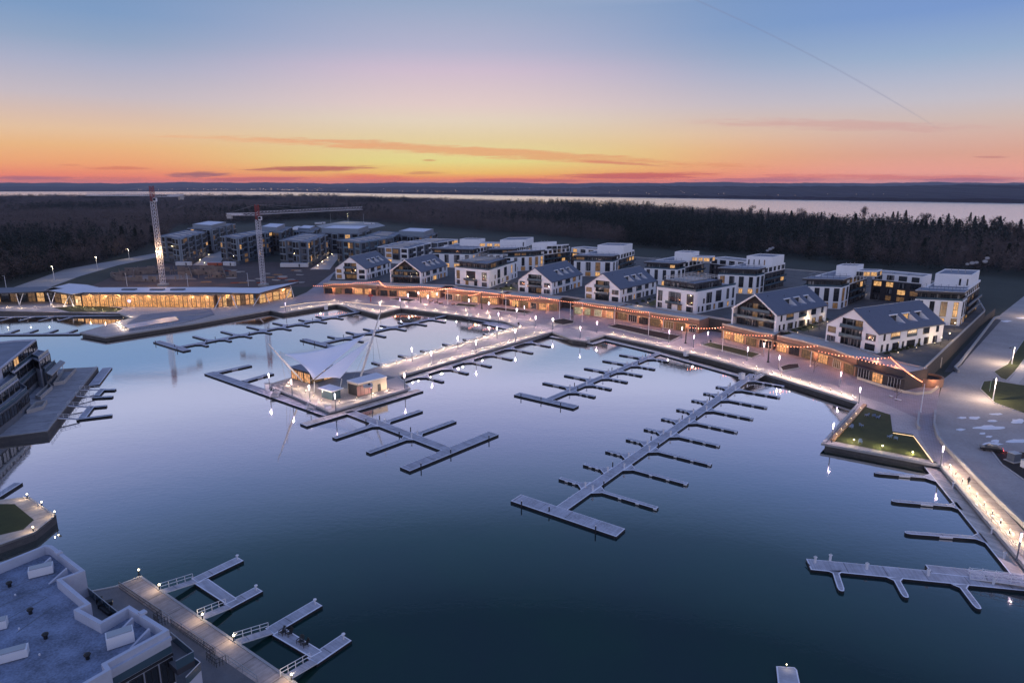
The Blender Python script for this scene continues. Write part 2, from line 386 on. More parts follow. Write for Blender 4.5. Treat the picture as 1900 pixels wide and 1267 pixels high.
e_red = emi('tail_light', (1, .06, .04), 10)
e_far = emi('far_lamps', (1, .62, .36), 2.2, False)
e_blue = emi('blue_sign', (.32, .34, 1), 1.6)
def water_mat(name='harbour_water', bump=.055, rough=.035):
    m = bpy.data.materials.new(name); m.use_nodes = True; t = m.node_tree; t.nodes.clear(); N = NB(t)
    out = N.n('ShaderNodeOutputMaterial')
    geo = N.n('ShaderNodeNewGeometry').outputs['Position']
    mp = N.n('ShaderNodeMapping'); N.put(mp.inputs[0], geo); mp.inputs['Scale'].default_value = (.8, 1.2, 1)
    h = N.math('ADD', N.noise(mp.outputs[0], .9, 3, .55), N.math('MULTIPLY', N.noise(mp.outputs[0], .12, 2), 1.5))
    bp = N.n('ShaderNodeBump'); bp.inputs['Strength'].default_value = bump; bp.inputs['Distance'].default_value = .16; N.put(bp.inputs['Height'], h)
    deep = N.n('ShaderNodeBsdfDiffuse')
    patch = N.noise(geo, .035, 4, .6)
    N.put(deep.inputs[0], N.mix(N.rng(patch, .35, .65), (.008, .024, .028, 1), (.007, .032, .027, 1)))
    gl = N.n('ShaderNodeBsdfGlossy'); gl.inputs['Color'].default_value = (.97, .97, 1, 1); gl.inputs['Roughness'].default_value = rough; N.put(gl.inputs['Normal'], bp.outputs[0])
    fr = N.n('ShaderNodeLayerWeight'); fr.inputs['Blend'].default_value = .5; N.put(fr.inputs['Normal'], bp.outputs[0])
    f = N.ramp(fr.outputs['Facing'], [(0, (.02,) * 3 + (1,)), (.3, (.03,) * 3 + (1,)), (.42, (.045,) * 3 + (1,)), (.52, (.19,) * 3 + (1,)), (.58, (.45,) * 3 + (1,)), (.645, (.72,) * 3 + (1,)), (.714, (.92,) * 3 + (1,)), (1, (1,) * 3 + (1,))])
    mx = N.n('ShaderNodeMixShader'); N.put(mx.inputs[0], f); N.put(mx.inputs[1], deep.outputs[0]); N.put(mx.inputs[2], gl.outputs[0])
    N.put(out.inputs[0], mx.outputs[0]); return m
water_m = water_mat()
lake_m = water_mat('lake_water', .35, .17)
def dirang(a, b): return math.atan2(b[1] - a[1], b[0] - a[0])

# ================================================================== THE SETTING
m = MB(); m.face([(-30000, -400, 0), (30000, -400, 0), (30000, 30000, 0), (-30000, 30000, 0)], water_m); m.setting('water')
m = MB(); m.sheet([(-30000, 3000), (-3600, 4200), (-1000, 3590), (-340, 2770), (90, 2190), (356, 1750), (470, 1280), (526, 1000), (618, 790), (1000, 680), (2650, 600), (30000, 600), (30000, 29000), (-30000, 29000)], .06, lake_m); m.setting('lake')

SHORE = PX([(2060, 1225), (1900, 1040), (1748, 862), (1724, 858), (1531, 822), (1597, 748), (1418, 692), (1320, 665), (1200, 637), (1122, 621), (1086, 632), (1062, 629),
            (1024, 615), (736, 698), (757, 720), (613, 762), (500, 714), (545, 701), (674, 690), (966, 607), (940, 596), (744, 571), (700, 582), (625, 564), (526, 580),
            (502, 575), (360, 600), (197, 625), (152, 617), (246, 590), (226, 582), (0, 577), (-200, 574)])
OUT = [(-700, 420), (-3500, 1500), (-3500, 4200), (-1000, 3600), (-340, 2780), (90, 2200), (358, 1760), (472, 1290), (530, 1010), (620, 800), (1000, 690), (2600, 640), (2600, -300), (130, -300)]
land = [(p.x, p.y) for p in SHORE] + OUT
m = MB(); m.sheet(land, PZ, dgrass)
n = len(land)
for i in range(n):
    a, b = land[i], land[(i + 1) % n]
    m.face([(b[0], b[1], -2), (a[0], a[1], -2), (a[0], a[1], PZ), (b[0], b[1], PZ)] if area2(land) < 0 else [(a[0], a[1], -2), (b[0], b[1], -2), (b[0], b[1], PZ), (a[0], a[1], PZ)], quaym)
m.setting('ground')
# coping along the quay
def strip(poly, w, side=1):
    p = [Vector((q[0], q[1])) for q in poly]; o = []
    for i, b in enumerate(p):
        e1 = (b - p[i - 1]).normalized() if i else None
        e2 = (p[i + 1] - b).normalized() if i < len(p) - 1 else None
        n1 = Vector((-e1.y, e1.x)) if e1 else None; n2 = Vector((-e2.y, e2.x)) if e2 else None
        mm = (n1 + n2) if (n1 and n2) else (n1 or n2)
        mm.normalize(); o.append(b + mm * side * (w / max(.4, mm.dot(n1 or n2))))
    return p + o[::-1]
sgn = -1 if area2(land) > 0 else 1
def band(m, poly, w, z0, z1, mt, side=None):
    """a straight-sided band along a line, quad by quad"""
    side = sgn if side is None else side
    q = strip(poly, w, side); n = len(poly)
    L, R = q[:n], q[n:][::-1]
    for i in range(n - 1):
        a, b, c, d = L[i], L[i + 1], R[i + 1], R[i]
        if side < 0: a, b, c, d = d, c, b, a
        m.face([(a.x, a.y, z1), (b.x, b.y, z1), (c.x, c.y, z1), (d.x, d.y, z1)], mt)
        if z1 - z0 > .02:
            for u, v in ((a, b), (b, c), (c, d), (d, a)): m.face([(u.x, u.y, z0), (v.x, v.y, z0), (v.x, v.y, z1), (u.x, u.y, z1)], mt)
    return m
m = MB(); band(m, SHORE[:31], .7, PZ - .45, PZ + .14, conc, sgn); m.setting('quay_edge')

def sheet(name, px, z, mt, world_pts=()):
    m = MB(); m.sheet([(p.x, p.y) for p in PX(px, z)] + list(world_pts), z, mt); return m.setting(name)
# paving of the plaza and promenade
sheet('plaza', [(2000, 1140), (1905, 1046), (1755, 868), (1735, 856), (1690, 800), (1640, 750), (1597, 747), (1418, 692), (1320, 665), (1200, 637), (1122, 622), (1086, 632), (1062, 629),
      (1024, 615), (966, 607), (940, 596), (744, 571), (560, 562), (545, 552), (600, 530), (655, 500), (1250, 560), (1700, 690), (1745, 715), (1738, 760), (1735, 800), (1762, 838), (1830, 908), (1900, 985), (2000, 1075)], PZ + .004, plaza_m)
sheet('promenade', [(1735, 856), (1705, 808), (1700, 775), (1640, 748), (1590, 732), (1418, 684), (1200, 632), (1120, 616), (1030, 607), (960, 592), (744, 565), (570, 561), (500, 575), (526, 580), (625, 564), (700, 582), (744, 571),
      (940, 596), (966, 607), (674, 690), (545, 701), (500, 714), (613, 762), (757, 720), (736, 698), (1024, 615), (1062, 629), (1086, 632), (1122, 621), (1200, 637), (1418, 692), (1597, 748), (1533, 821), (1722, 857)], PZ + .009, prom_m)
brd_ang = dirang(P(1748, 862), P(1900, 1040))
board_r = planks('boardwalk_boards', (.40, .33, .28), brd_ang, .2)
sheet('boardwalk', [(1748, 862), (1772, 845), (1835, 915), (1905, 992), (2040, 1140), (2060, 1225), (1900, 1040)], PZ + .013, board_r)
sheet('lawn_deck_grass', [(1541, 817), (1601, 753), (1652, 769), (1656, 800), (1694, 806), (1725, 853)], PZ + .10, grass)
sheet('terrace_paving', [(0, 577), (226, 582), (246, 590), (152, 617), (197, 625), (360, 600), (502, 575), (560, 562), (545, 552), (120, 560), (-60, 556), (-200, 574)], PZ + .006, prom_m)
# roads on the right
sheet('road', [(1912, 540), (1846, 592), (1786, 676), (1752, 702), (1738, 750), (1736, 795), (1762, 835), (1830, 905), (1905, 978), (2010, 1070), (2150, 1000), (2150, 540)], PZ + .017, asph)
kerb = MB()
def island(name, px, mt=grass):
    p = [(q.x, q.y) for q in PX(px)]
    m = MB(); m.sheet(inset(p, .25), PZ + .17, mt); m.setting(name)
    kerb.ring(p, .25, PZ, PZ + .19, walk)
island('verge', [(1843, 690), (1856, 702), (1868, 706), (1884, 690), (1960, 590), (1950, 560), (1905, 622), (1868, 676)])
island('roadside_lawn', [(1818, 722), (1824, 708), (1842, 706), (1890, 714), (2050, 730), (2050, 800), (1900, 768), (1845, 748)])
island('planted_bank', [(1838, 836), (1880, 838), (2060, 850), (2060, 990), (1930, 912), (1858, 862)], litter)
sheet('footpath', [(1872, 707), (1889, 712), (1990, 590), (1970, 575)], PZ + .021, walk)
kerb.setting('kerb')
m = MB()
band(m, PX([(1733, 765), (1731, 790), (1738, 812), (1756, 836), (1800, 880), (1850, 932), (1905, 985), (1990, 1065)]), .5, PZ, PZ + .9, conc, 1)
m.solo('retaining_wall', 'low curved pale concrete wall between the boardwalk and the road', 'wall')
m = MB(); band(m, PX([(1703, 768), (1700, 790), (1703, 797)]), .5, PZ, PZ + .9, conc, 1)
m.solo('parapet_wall', 'short white curved wall end beside the lawn deck footbridge', 'wall')
snow_rng = random.Random(3); m = MB()
for (x, y, a, b) in [(1785, 775, 10, 2), (1808, 775, 12, 3), (1848, 768, 12, 2), (1842, 781, 10, 2), (1833, 793, 30, 4), (1782, 797, 10, 2), (1888, 782, 15, 5), (1823, 804, 6, 2), (1835, 810, 7, 2), (1847, 818, 10, 3), (1840, 824, 22, 4), (1885, 818, 20, 4), (1895, 590, 12, 1.5), (1868, 596, 10, 1.5)]:
    pts = []
    for i in range(14):
        t = 2 * math.pi * i / 14; r = snow_rng.uniform(.65, 1.15); pts.append((x + a * r * math.cos(t), y + b * r * math.sin(t)))
    q = PX(pts); c = sum((Vector((w.x, w.y, 0)) for w in q), Vector()) / len(q)
    for i in range(14):
        u, v = q[i], q[(i + 1) % 14]; m.face([(v.x, v.y, PZ + .022), (u.x, u.y, PZ + .022), (c.x, c.y, PZ + .16)], snow)
o = m.setting('old_snow_patches', 'stuff'); setp(o, 'scattered flat patches of old snow on the asphalt', 'snow')
# country beyond
sheet('back_road', [(0, 542), (120, 500), (220, 482), (300, 468), (330, 462), (330, 470), (220, 492), (150, 512), (60, 545)], PZ + .02, asph)
sheet('building_ground', [(190, 522), (240, 498), (330, 486), (600, 486), (640, 500), (600, 532), (440, 534), (160, 534)], PZ + .01, dirt)
sheet('gravel_yard', [(586, 419), (640, 410), (700, 413), (715, 419), (690, 424), (600, 425)], PZ + .012, conc)
sheet('lane', [(357, 492), (415, 454), (432, 456), (405, 492)], PZ + .025, walk)
sheet('lane', [(575, 500), (622, 468), (636, 468), (612, 500)], PZ + .025, walk)
lit_path = [(545, 560), (640, 490), (655, 492), (610, 545), (570, 562)]
sheet('walkway', lit_path, PZ + .026, plaza_m)
m = MB(); m.sheet([(-3400, 4100), (-1000, 3580), (-340, 2760), (88, 2180), (354, 1745), (466, 1275), (522, 995), (612, 785), (1000, 680), (2500, 640), (2500, 470)] + [(p.x, p.y) for p in PX([(1900, 500), (1640, 486), (1450, 468), (1200, 452), (850, 424), (700, 411), (600, 404), (330, 418), (290, 448), (180, 488), (0, 520)])] + [(-700, 500), (-3400, 1500)], PZ + .003, litter); m.setting('forest_floor')

# far shore hills
def hills(name, y0, y1, base, prof, mt, step, seed):
    r = random.Random(seed); m = MB(); n = int(24000 / step); cols = []
    ph = [r.uniform(0, 6.28) for _ in range(8)]
    for i in range(n + 1):
        x = -12000 + 24000 * i / n
        hh = prof(x) * (1 + 0.07 * math.sin(x / 700 + ph[0]) + .05 * math.sin(x / 310 + ph[1]) + .03 * math.sin(x / 120 + ph[2])) + r.uniform(0, 5)
        yo = base(x); cols.append([(x, yo, -1), (x, yo + 15, 11 + r.uniform(0, 6))] + [(x, yo + 15 + (y1 - y0) * t, 14 + (hh - 14) * (t ** .8) + r.uniform(-3, 3)) for t in (.12, .3, .5, .75, 1)] + [(x, yo + (y1 - y0) * 1.4, 0)])
    for i in range(n):
        for j in range(len(cols[0]) - 1):
            a, b, c, d = cols[i][j], cols[i + 1][j], cols[i + 1][j + 1], cols[i][j + 1]; m.face([a, b, c, d], mt)
    return m.setting(name)
hillm = mat('wooded_hills', (.034, .030, .046), .95, var=.5, scale=.004, scale2=.05)
def shore_y(x): return min(7600, 2460 + max(0, 1900 - x) * 1.08)
hills('hills', 0, 1500, shore_y, lambda x: 58 if x > 600 else 46, hillm, 22, 5)
hills('hills', 0, 2500, lambda x: 9800, lambda x: 112, hillm, 60, 9)
fr = random.Random(21); m = MB()
def dot(m, p, r, mt): m.ball(p, r, mt, 5, 3)
for k in range(150):
    x = fr.uniform(-3300, 1900) if k < 90 else fr.uniform(-4300, -1800)
    yo = shore_y(x); t = abs(fr.gauss(0, .12)); dot(m, (x, yo + 12 + t * 1500, 14 + 46 * (t ** .8) + fr.uniform(0, 4)), fr.uniform(.6, 1.5) * yo / 4000, e_far)
for k in range(60):
    x = fr.uniform(-6000, 3500); dot(m, (x, 9860, fr.uniform(14, 40)), fr.uniform(1.5, 3), e_far)
o = m.setting('far_shore_lights', 'stuff'); setp(o, 'tiny warm lamps scattered along the far shore of the lake', 'lights')

# the three quays at the left and the near one
def quay(name, px, deck, nm):
    p = [(q.x, q.y) for q in px]
    m = MB(); m.prism(p, -1.5, PZ, quaym, deck); m.setting(name)
    m = MB(); m.ring(p, .35, PZ - .3, PZ + .12, conc); m.setting('quay_edge')
brd_l = planks('grey_boards', (.30, .29, .31), dirang(P(88, 800), P(190, 682)), .22)
quay('left_quay', PX([(0, 811), (88, 800), (182, 681), (90, 686), (-160, 700), (-260, 840)]), brd_l, 'left')
brd_o = planks('octagon_boards', (.42, .36, .31), dirang(P(54, 922), P(104, 956)), .25)
quay('corner_quay', PX([(-120, 930), (0, 927.5), (54, 921.6), (104, 956), (64, 988), (0, 1011), (-140, 1045)]), brd_o, 'oct')
sheet('quay_lawn', [(-80, 936), (0, 934.6), (27, 934.6), (63, 964), (43, 982), (0, 992), (-90, 1010)], PZ + .02, grass)
brd_b = planks('near_boards', (.40, .33, .30), dirang(P(262, 1068), P(545, 1262)), .24)
NEAR = PX([(262, 1068), (545, 1262), (700, 1375), (400, 1700), (-300, 1500), (-260, 1200), (0, 1130), (214, 1087)])
quay('near_quay', NEAR, dconc, 'near')
sheet('near_boardwalk', [(216, 1086), (260, 1070), (543, 1263), (690, 1368), (640, 1390), (478, 1268)], PZ + .015, brd_b)

# ================================================================== FLOATING DOCKS
DZ = .45
def V2(p): return Vector((p[0], p[1]))
def isect(a, d, p, q):
    e = q - p; den = d.x * e.y - d.y * e.x
    t = ((p.x - a.x) * e.y - (p.y - a.y) * e.x) / den
    return a + d * t
DECKM = {}
def deckmat(ang, frost=0.0):
    k = (round(ang, 2), frost)
    if k not in DECKM: DECKM[k] = planks('dock_boards', (.38, .38, .43), ang, .2, frost=frost)
    return DECKM[k]
def slab(m, poly, dm, z1=DZ, z0=-.35, tw=.19):
    p = ccw(poly); n = len(p)
    for i in range(n):
        a, b = p[i], p[(i + 1) % n]
        m.face([(a.x, a.y, z0), (b.x, b.y, z0), (b.x, b.y, z1), (a.x, a.y, z1)], floatm)
    q = inset(p, tw)
    for i in range(n):
        j = (i + 1) % n; m.face([(p[i].x, p[i].y, z1), (p[j].x, p[j].y, z1), (q[j].x, q[j].y, z1 + .04), (q[i].x, q[i].y, z1 + .04)], trim)
    m.sheet(q, z1 + .04, dm)
def rect(a, b, w):
    d = (b - a).normalized(); n = Vector((-d.y, d.x)) * (w / 2); return [a + n, a - n, b - n, b + n]
def pedestal_mb(p, z=DZ, h=1.0):
    m = MB(); m.box((p[0], p[1], z + h / 2), (.28, .28, h), .3, whitem); m.box((p[0], p[1], z + h + .1), (.42, .42, .2), .3, whitem); m.tube((p[0], p[1], z + h + .2), (p[0], p[1], z + h + .34), .16, .1, galv, 8); return m
piles = []
def finger(root, a, tip, w, frost=0, gus=1.6, plates=2, side=1, rounded=False, dirx=None):
    """one finger from the spine edge a to the tip, widening at its root"""
    d = (tip - a).normalized(); n = Vector((-d.y, d.x)); h = w / 2; m = MB(); L = (tip - a).length
    ax = dirx if dirx else n
    p = [a - ax * (h + gus), a + d * gus * 1.1 - n * h, tip - n * h, tip + n * h, a + d * gus * 1.1 + n * h, a + ax * (h + gus)] if ax.dot(n) > 0 else \
        [a + ax * (h + gus), a + d * gus * 1.1 - n * h, tip - n * h, tip + n * h, a + d * gus * 1.1 + n * h, a - ax * (h + gus)]
    if rounded: p[2:4] = [tip - n * h - d * .9, tip - n * h * .75 - d * .2, tip - n * h * .3, tip + n * h * .3, tip + n * h * .75 - d * .2, tip + n * h - d * .9]
    slab(m, p, deckmat(math.atan2(d.y, d.x), frost))
    ns = n if n.y < 0 else -n
    for k in range(plates):
        t = L * (.42 + .28 * k) if plates > 1 else L * .5
        c = a + d * t + ns * (h + .03); m.box((c.x, c.y, .3), (.75 if plates > 1 else 2.2, .05, .26), math.atan2(d.y, d.x), whitem)
    return m.part('finger', root)
def dock(name, label, s0, s1, w, T=None, tw=3.0, left=(), right=(), fw=1.15, frost=0.0, fdir=None, peds=True, plates=(2, 2), where='', short=''):
    a, b = V2(P(*s0, DZ)), V2(P(*s1, DZ))
    root = thing(name, label, 'dock', (a.x, a.y, 0), 'floating docks in the harbour')
    d = (b - a).normalized(); m = MB(); slab(m, rect(a, b, w), deckmat(math.atan2(d.y, d.x), frost)); m.part('spine', root)
    if T:
        t0, t1 = V2(P(*T[0], DZ)), V2(P(*T[1], DZ)); td = (t1 - t0).normalized()
        m = MB(); slab(m, rect(t0, t1, tw), deckmat(math.atan2(td.y, td.x), frost), z1=DZ + .02); m.part('end_pontoon', root)
        piles.append((b + d * (tw / 2 + .4) - td * 1.2, short)); piles.append((t0 + td * 3 + d * (tw / 2 + .4), short)); piles.append((t1 - td * 4 + d * (tw / 2 + .4), short))
    else: td = fdir
    if fdir is not None: td = fdir
    for tips, pl in ((left, plates[0]), (right, plates[1])):
        for k, q in enumerate(tips):
            tip = V2(P(*q, DZ)); r = isect(tip, td, a, b); e = (tip - r).normalized(); c = r + e * (w / 2 / abs(e.x * d.y - e.y * d.x) - .02)
            finger(root, c, tip, fw, frost, plates=pl, dirx=d)
            if peds:
                c2 = r + e * (w / 2 - .3) + d * .9; pedestal_mb(c2).part('pedestal', root)
            if k % 2 == 0: piles.append((r + e * (w / 2 + .35) - d * 2.6, short))
    return root
C = dock('floating_dock', 'longest floating dock with a frosted T end, in the middle of the harbour', (1398, 694), (1040, 944), 2.6, ((957, 923), (1152, 988)), 3.6,
     [(1329, 716), (1306, 728), (1284, 741), (1256, 758), (1228, 775), (1196, 794), (1163, 813), (1125, 835), (1084, 860), (1039, 886)],
     [(1220, 942), (1276, 897), (1320, 861), (1335, 826), (1368, 800), (1397, 776), (1423, 755), (1447, 736), (1455, 716)], frost=.75, plates=(2, 3), short='longest frosted dock')
dock('floating_dock', 'shorter floating dock with five fingers a side, below the flat white block', (1222, 655), (1017, 741), 2.3, ((959, 730), (1069, 755)), 3.0,
     [(1008, 709), (1048, 695), (1085, 682), (1119, 668), (1150, 657)], [(1104, 735), (1134, 721), (1164, 708), (1191, 696), (1215, 684), (1240, 670)], plates=(1, 2), short='short dock below the flat block')
dock('floating_dock', 'long narrow floating dock behind the island, running up to the green quay', (672, 577), (336, 643), 2.3, ((291, 633), (347, 650)), 3.0,
     [(359, 623), (411, 614), (459, 605), (507, 598), (555, 592), (587, 586)], [(385, 641), (428, 632), (466, 625), (503, 618), (539, 611), (573, 604), (605, 598), (636, 591)], peds=False, plates=(0, 0), short='dock behind the island')
dock('floating_dock', 'floating dock between the canopy island and the promenade, with a mast in front', (832, 584), (594, 637), 2.3, ((562, 629), (625, 645)), 3.0,
     [(609, 623), (643, 615), (675, 609), (706, 603), (739, 597)], [(673, 633), (715, 624), (753, 612), (791, 603), (826, 597)], peds=False, plates=(0, 0), short='dock behind the canopy mast')
D = dock('floating_dock', 'broad floating dock in front of the canopy island with wide fingers', (646, 763), (832, 834), 3.0, ((751, 870), (916, 803)), 3.4,
     [], [], plates=(0, 0), short='dock before the canopy island')
fd = (V2(P(916, 803, DZ)) - V2(P(751, 870, DZ))).normalized()
for (tx, ty) in ((781, 761), (843, 780), (620, 812), (683, 839)):
    a, b = V2(P(646, 763, DZ)), V2(P(832, 834, DZ)); d = (b - a).normalized(); tip = V2(P(tx, ty, DZ)); r = isect(tip, fd, a, b); e = (tip - r).normalized()
    finger(D, r + e * 1.5, tip, 1.7, plates=0, dirx=d, gus=1.2); piles.append((r + e * 2 - d * 3, 'dock before the canopy island'))
    pedestal_mb(r + e * 1.1 + d * .8).part('pedestal', D)
# low pontoons round the island and the pier
lamplit_b = planks('lamplit_pontoon_boards', (.56, .49, .44), .6, .2)  # warm spill of the quay lamps put into the boards' pale colour
def pontoon(label, px, w, frost=0, name='pontoon', group='low pontoons along the quays'):
    a = V2(P(*px[0], DZ)); root = thing(name, label, 'dock', (a.x, a.y, 0), group)
    for i in range(len(px) - 1):
        p, q = V2(P(*px[i], DZ)), V2(P(*px[i + 1], DZ)); m = MB(); d = (q - p).normalized()
        slab(m, rect(p, q + d * (w * .35 if i < len(px) - 2 else 0), w), lamplit_b if 'pale' in label or 'lit pier' in label else deckmat(math.atan2(d.y, d.x), frost), z1=DZ - .05 * (i % 2)); m.part('deck', root)
    return root
PR = pontoon('narrow pontoon with fingers along the near side of the lit pier', [(1015, 621), (745, 707)], 2.2)
pd_ = (V2(P(822, 707, DZ)) - V2(P(750, 690, DZ))).normalized(); td = (V2(P(683, 839, DZ)) - V2(P(646, 763, DZ)))
base_d = (V2(P(745, 707, DZ)) - V2(P(1015, 621, DZ))).normalized(); perp = (V2(P(570, 757, DZ)) - V2(P(390, 692, DZ))).normalized()
for q in [(1021, 642), (988, 654), (950, 666), (911, 679), (868, 692), (822, 707)]:
    tip = V2(P(*q, DZ)); r = isect(tip, perp, V2(P(1015, 621, DZ)), V2(P(745, 707, DZ))); e = (tip - r).normalized()
    finger(PR, r + e * 1.1, tip, 1.2, plates=1, dirx=base_d, gus=2.2)
PL = pontoon('narrow pontoon with fingers hidden behind the far side of the lit pier', [(960, 606), (700, 682)], 1.6)
for q in [(691, 671), (740, 658), (781, 649), (822, 637), (860, 628), (897, 618)]:
    tip = V2(P(*q, DZ)); r = isect(tip, perp, V2(P(960, 606, DZ)), V2(P(700, 682, DZ))); e = (tip - r).normalized()
    finger(PL, r + e * .8, tip, 1.2, plates=0, dirx=base_d, gus=1.5)
pontoon('wide pontoon with pale boards along the lower right edge of the canopy island', [(779, 723), (563, 788)], 3.2)
LA = pontoon('long pontoon running left from the canopy island to a right angled corner', [(610, 768), (388, 691)], 3.4)
for q, s in (((465, 677), (392, 693)), ((505, 692), (446, 709))):
    a, t = V2(P(*s, DZ)), V2(P(*q, DZ)); finger(LA, a + (t - a).normalized() * 1.5, t, 1.9, plates=1, dirx=perp, gus=.8)
pontoon('pale low pontoon walkway bending round the steps below the plaza', [(1022, 624), (1100, 637), (1121, 630), (1218, 653), (1380, 699)], 2.3)
pontoon('square floating platform in the corner between the pier and the promenade', [(905, 598), (955, 609)], 7.0)
pontoon('thin pontoon along the promenade wall behind the masted dock', [(832, 584), (908, 598)], 1.6)
pontoon('straight pontoon with short fingers across the mouth of the small left basin', [(150, 619), (-120, 621)], 2.4)
BP = pontoon('long pontoon under the terrace at the back of the small left basin', [(240, 585), (-60, 589)], 2.2)
for x in (14, 49, 86, 122):
    a = V2(P(x, 618.5, DZ)); t = V2(P(x + 16, 611, DZ))
    finger(BP, V2(P(x + 10, 588.5, DZ)), V2(P(x - 14, 595, DZ)), 1.2, plates=0, dirx=Vector((1, 0)), gus=.8)
SB = [o for o in COL.objects if o.get('label', '').startswith('straight pontoon with short')][0]
for x in (14, 49, 86, 122): finger(SB, V2(P(x, 618, DZ)), V2(P(x + 20, 611, DZ)), 1.2, plates=0, dirx=Vector((1, 0)), gus=.8)

# right hand side
RW = pontoon('pale lamplit floating walkway below the lit boardwalk at the right edge', [(1729, 866), (1902, 1074)], 3.3)
rd = (V2(P(1902, 1074, DZ)) - V2(P(1729, 866, DZ))).normalized()
for a, t in (((1733, 886), (1622, 876)), ((1783, 939), (1654, 928)), ((1828, 998), (1679, 987))):
    finger(RW, V2(P(*a, DZ)), V2(P(*t, DZ)), 1.2, plates=1, dirx=rd, gus=1.7, rounded=True)
for q in ((1863, 1036), (1840, 990), (1810, 946), (1768, 905)): pedestal_mb(P(*q, DZ)).part('pedestal', RW)
RB = dock('floating_dock', 'pale boarded dock at the lower right with a railed gangway', (1930, 1088), (1500, 1046), 3.4, peds=False, short='lower right dock')
m = MB(); slab(m, rect(V2(P(1722, 1055, DZ)), V2(P(1935, 1078, DZ)), 2.6), deckmat(.1), z1=DZ + .03); m.part('side_deck', RB)
for a, t in (((1549, 1057), (1562, 1096)), ((1661, 1070), (1682, 1108)), ((1782, 1083), (1817, 1129))):
    finger(RB, V2(P(*a, DZ)), V2(P(*t, DZ)), 1.05, plates=0, dirx=Vector((1, 0)), gus=1.0, rounded=True)
for q in ((1512, 1044), (1540, 1040), (1608, 1056), (1722, 1068), (1843, 1084)): pedestal_mb(P(*q, DZ)).part('pedestal', RB)
def digit(ch, px, size, rz, parent):
    cu = bpy.data.curves.new('number', 'FONT'); cu.body = ch; cu.size = size; cu.align_x = 'CENTER'
    t = bpy.data.objects.new('tmp', cu); COL.objects.link(t); bpy.context.view_layer.update()
    me = bpy.data.meshes.new_from_object(t.evaluated_get(bpy.context.evaluated_depsgraph_get())); bpy.data.objects.remove(t)
    me.materials.clear(); me.materials.append(blackm)
    o = bpy.data.objects.new('painted_number', me); COL.objects.link(o); o.parent = parent; p = P(*px, DZ + .075); o.location = p - ORI[parent.name]; o.rotation_euler = (0, 0, rz)
digit('1', (1503, 1049), 1.9, .1, RB); digit('2', (1726, 1061), 1.7, .1, RB)
def rail(m, a, b, z0, z1, mt, n=6, r=.05, mid=1, h=1.05):
    """posts and rails from a to b, deck heights z0 and z1"""
    for k in range(n + 1):
        t = k / n; p = a.lerp(b, t); z = z0 + (z1 - z0) * t; m.tube((p.x, p.y, z), (p.x, p.y, z + h), r, r, mt, 4, False)
    for j in range(mid + 1):
        hh = h * (1 - .5 * j); m.tube((a.x, a.y, z0 + hh), (b.x, b.y, z1 + hh), r, r, mt, 4)
def gangway(label, a, b, za, zb, w, n=6, sides=(1, -1), truss=False):
    p, q = V2(P(*a, za)), V2(P(*b, zb)); d = (q - p).normalized(); nn = Vector((-d.y, d.x)) * (w / 2)
    t = thing('gangway', label, 'gangway', (p.x, p.y, za)); m = MB(); dm = deckmat(math.atan2(d.y, d.x))
    for dz, mt in ((0, dm),):
        m.face([(*(p - nn), za), (*(q - nn), zb), (*(q + nn), zb), (*(p + nn), za)], mt)
        m.face([(*(p + nn), za - .18), (*(q + nn), zb - .18), (*(q - nn), zb - .18), (*(p - nn), za - .18)], galv)
    for s in (1, -1): m.face([(*(p + nn * s), za - .18), (*(q + nn * s), zb - .18), (*(q + nn * s), zb), (*(p + nn * s), za)][::s], whitem)
    m.part('deck', t)
    for s in sides:
        m = MB(); rail(m, p + nn * s * .96, q + nn * s * .96, za, zb, whitem, n, .045, 1)
        if truss:
            for k in range(n):
                u, v = (p + nn * s * .96).lerp(q + nn * s * .96, k / n), (p + nn * s * .96).lerp(q + nn * s * .96, (k + 1) / n); z = za + (zb - za) * k / n
                m.tube((u.x, u.y, z), (v.x, v.y, z + 1.05), .03, .03, whitem, 4, False)
        m.part('railing', t)
    return t
gangway('white railed gangway with triangulated sides coming onto the lower right dock', (1925, 1084), (1798, 1068), PZ + .0, .65, 1.5, 5, truss=True)
gangway('white railed gangway from the promenade down to the longest dock', (1421, 690), (1396, 704), PZ + .05, .65, 2.0, 5, truss=True)
gangway('small grey gangway from the green quay down to the long back dock', (640, 566), (662, 578), PZ + .05, .65, 2.0, 3)
a = V2(P(1440, 1237, DZ)); 
BD = thing('floating_dock', 'end of a dock with one small lamp at the bottom edge of the photo', 'dock', (a.x, a.y, 0), 'floating docks in the harbour')
m = MB(); slab(m, [V2(P(*q, DZ)) for q in ((1440, 1235), (1474, 1237), (1479, 1242), (1498, 1330), (1450, 1330))], deckmat(dirang(P(1440, 1235), P(1450, 1330)))); m.part('spine', BD)
t = thing('dock_lamp', 'small lamp at the tip of the dock cut by the bottom edge', 'lamp', P(1459, 1237, .6)); m = MB(); p = P(1459, 1237, .6); m.tube(p, p + Vector((0, 0, .35)), .06, .05, blackm, 6); m.part('post', t)
m = MB(); m.ball(p + Vector((0, 0, .42)), .08, e_flood); m.part('lens', t); point_light(t, p + Vector((0, -.25, .55)), 10, (1, .8, .55))

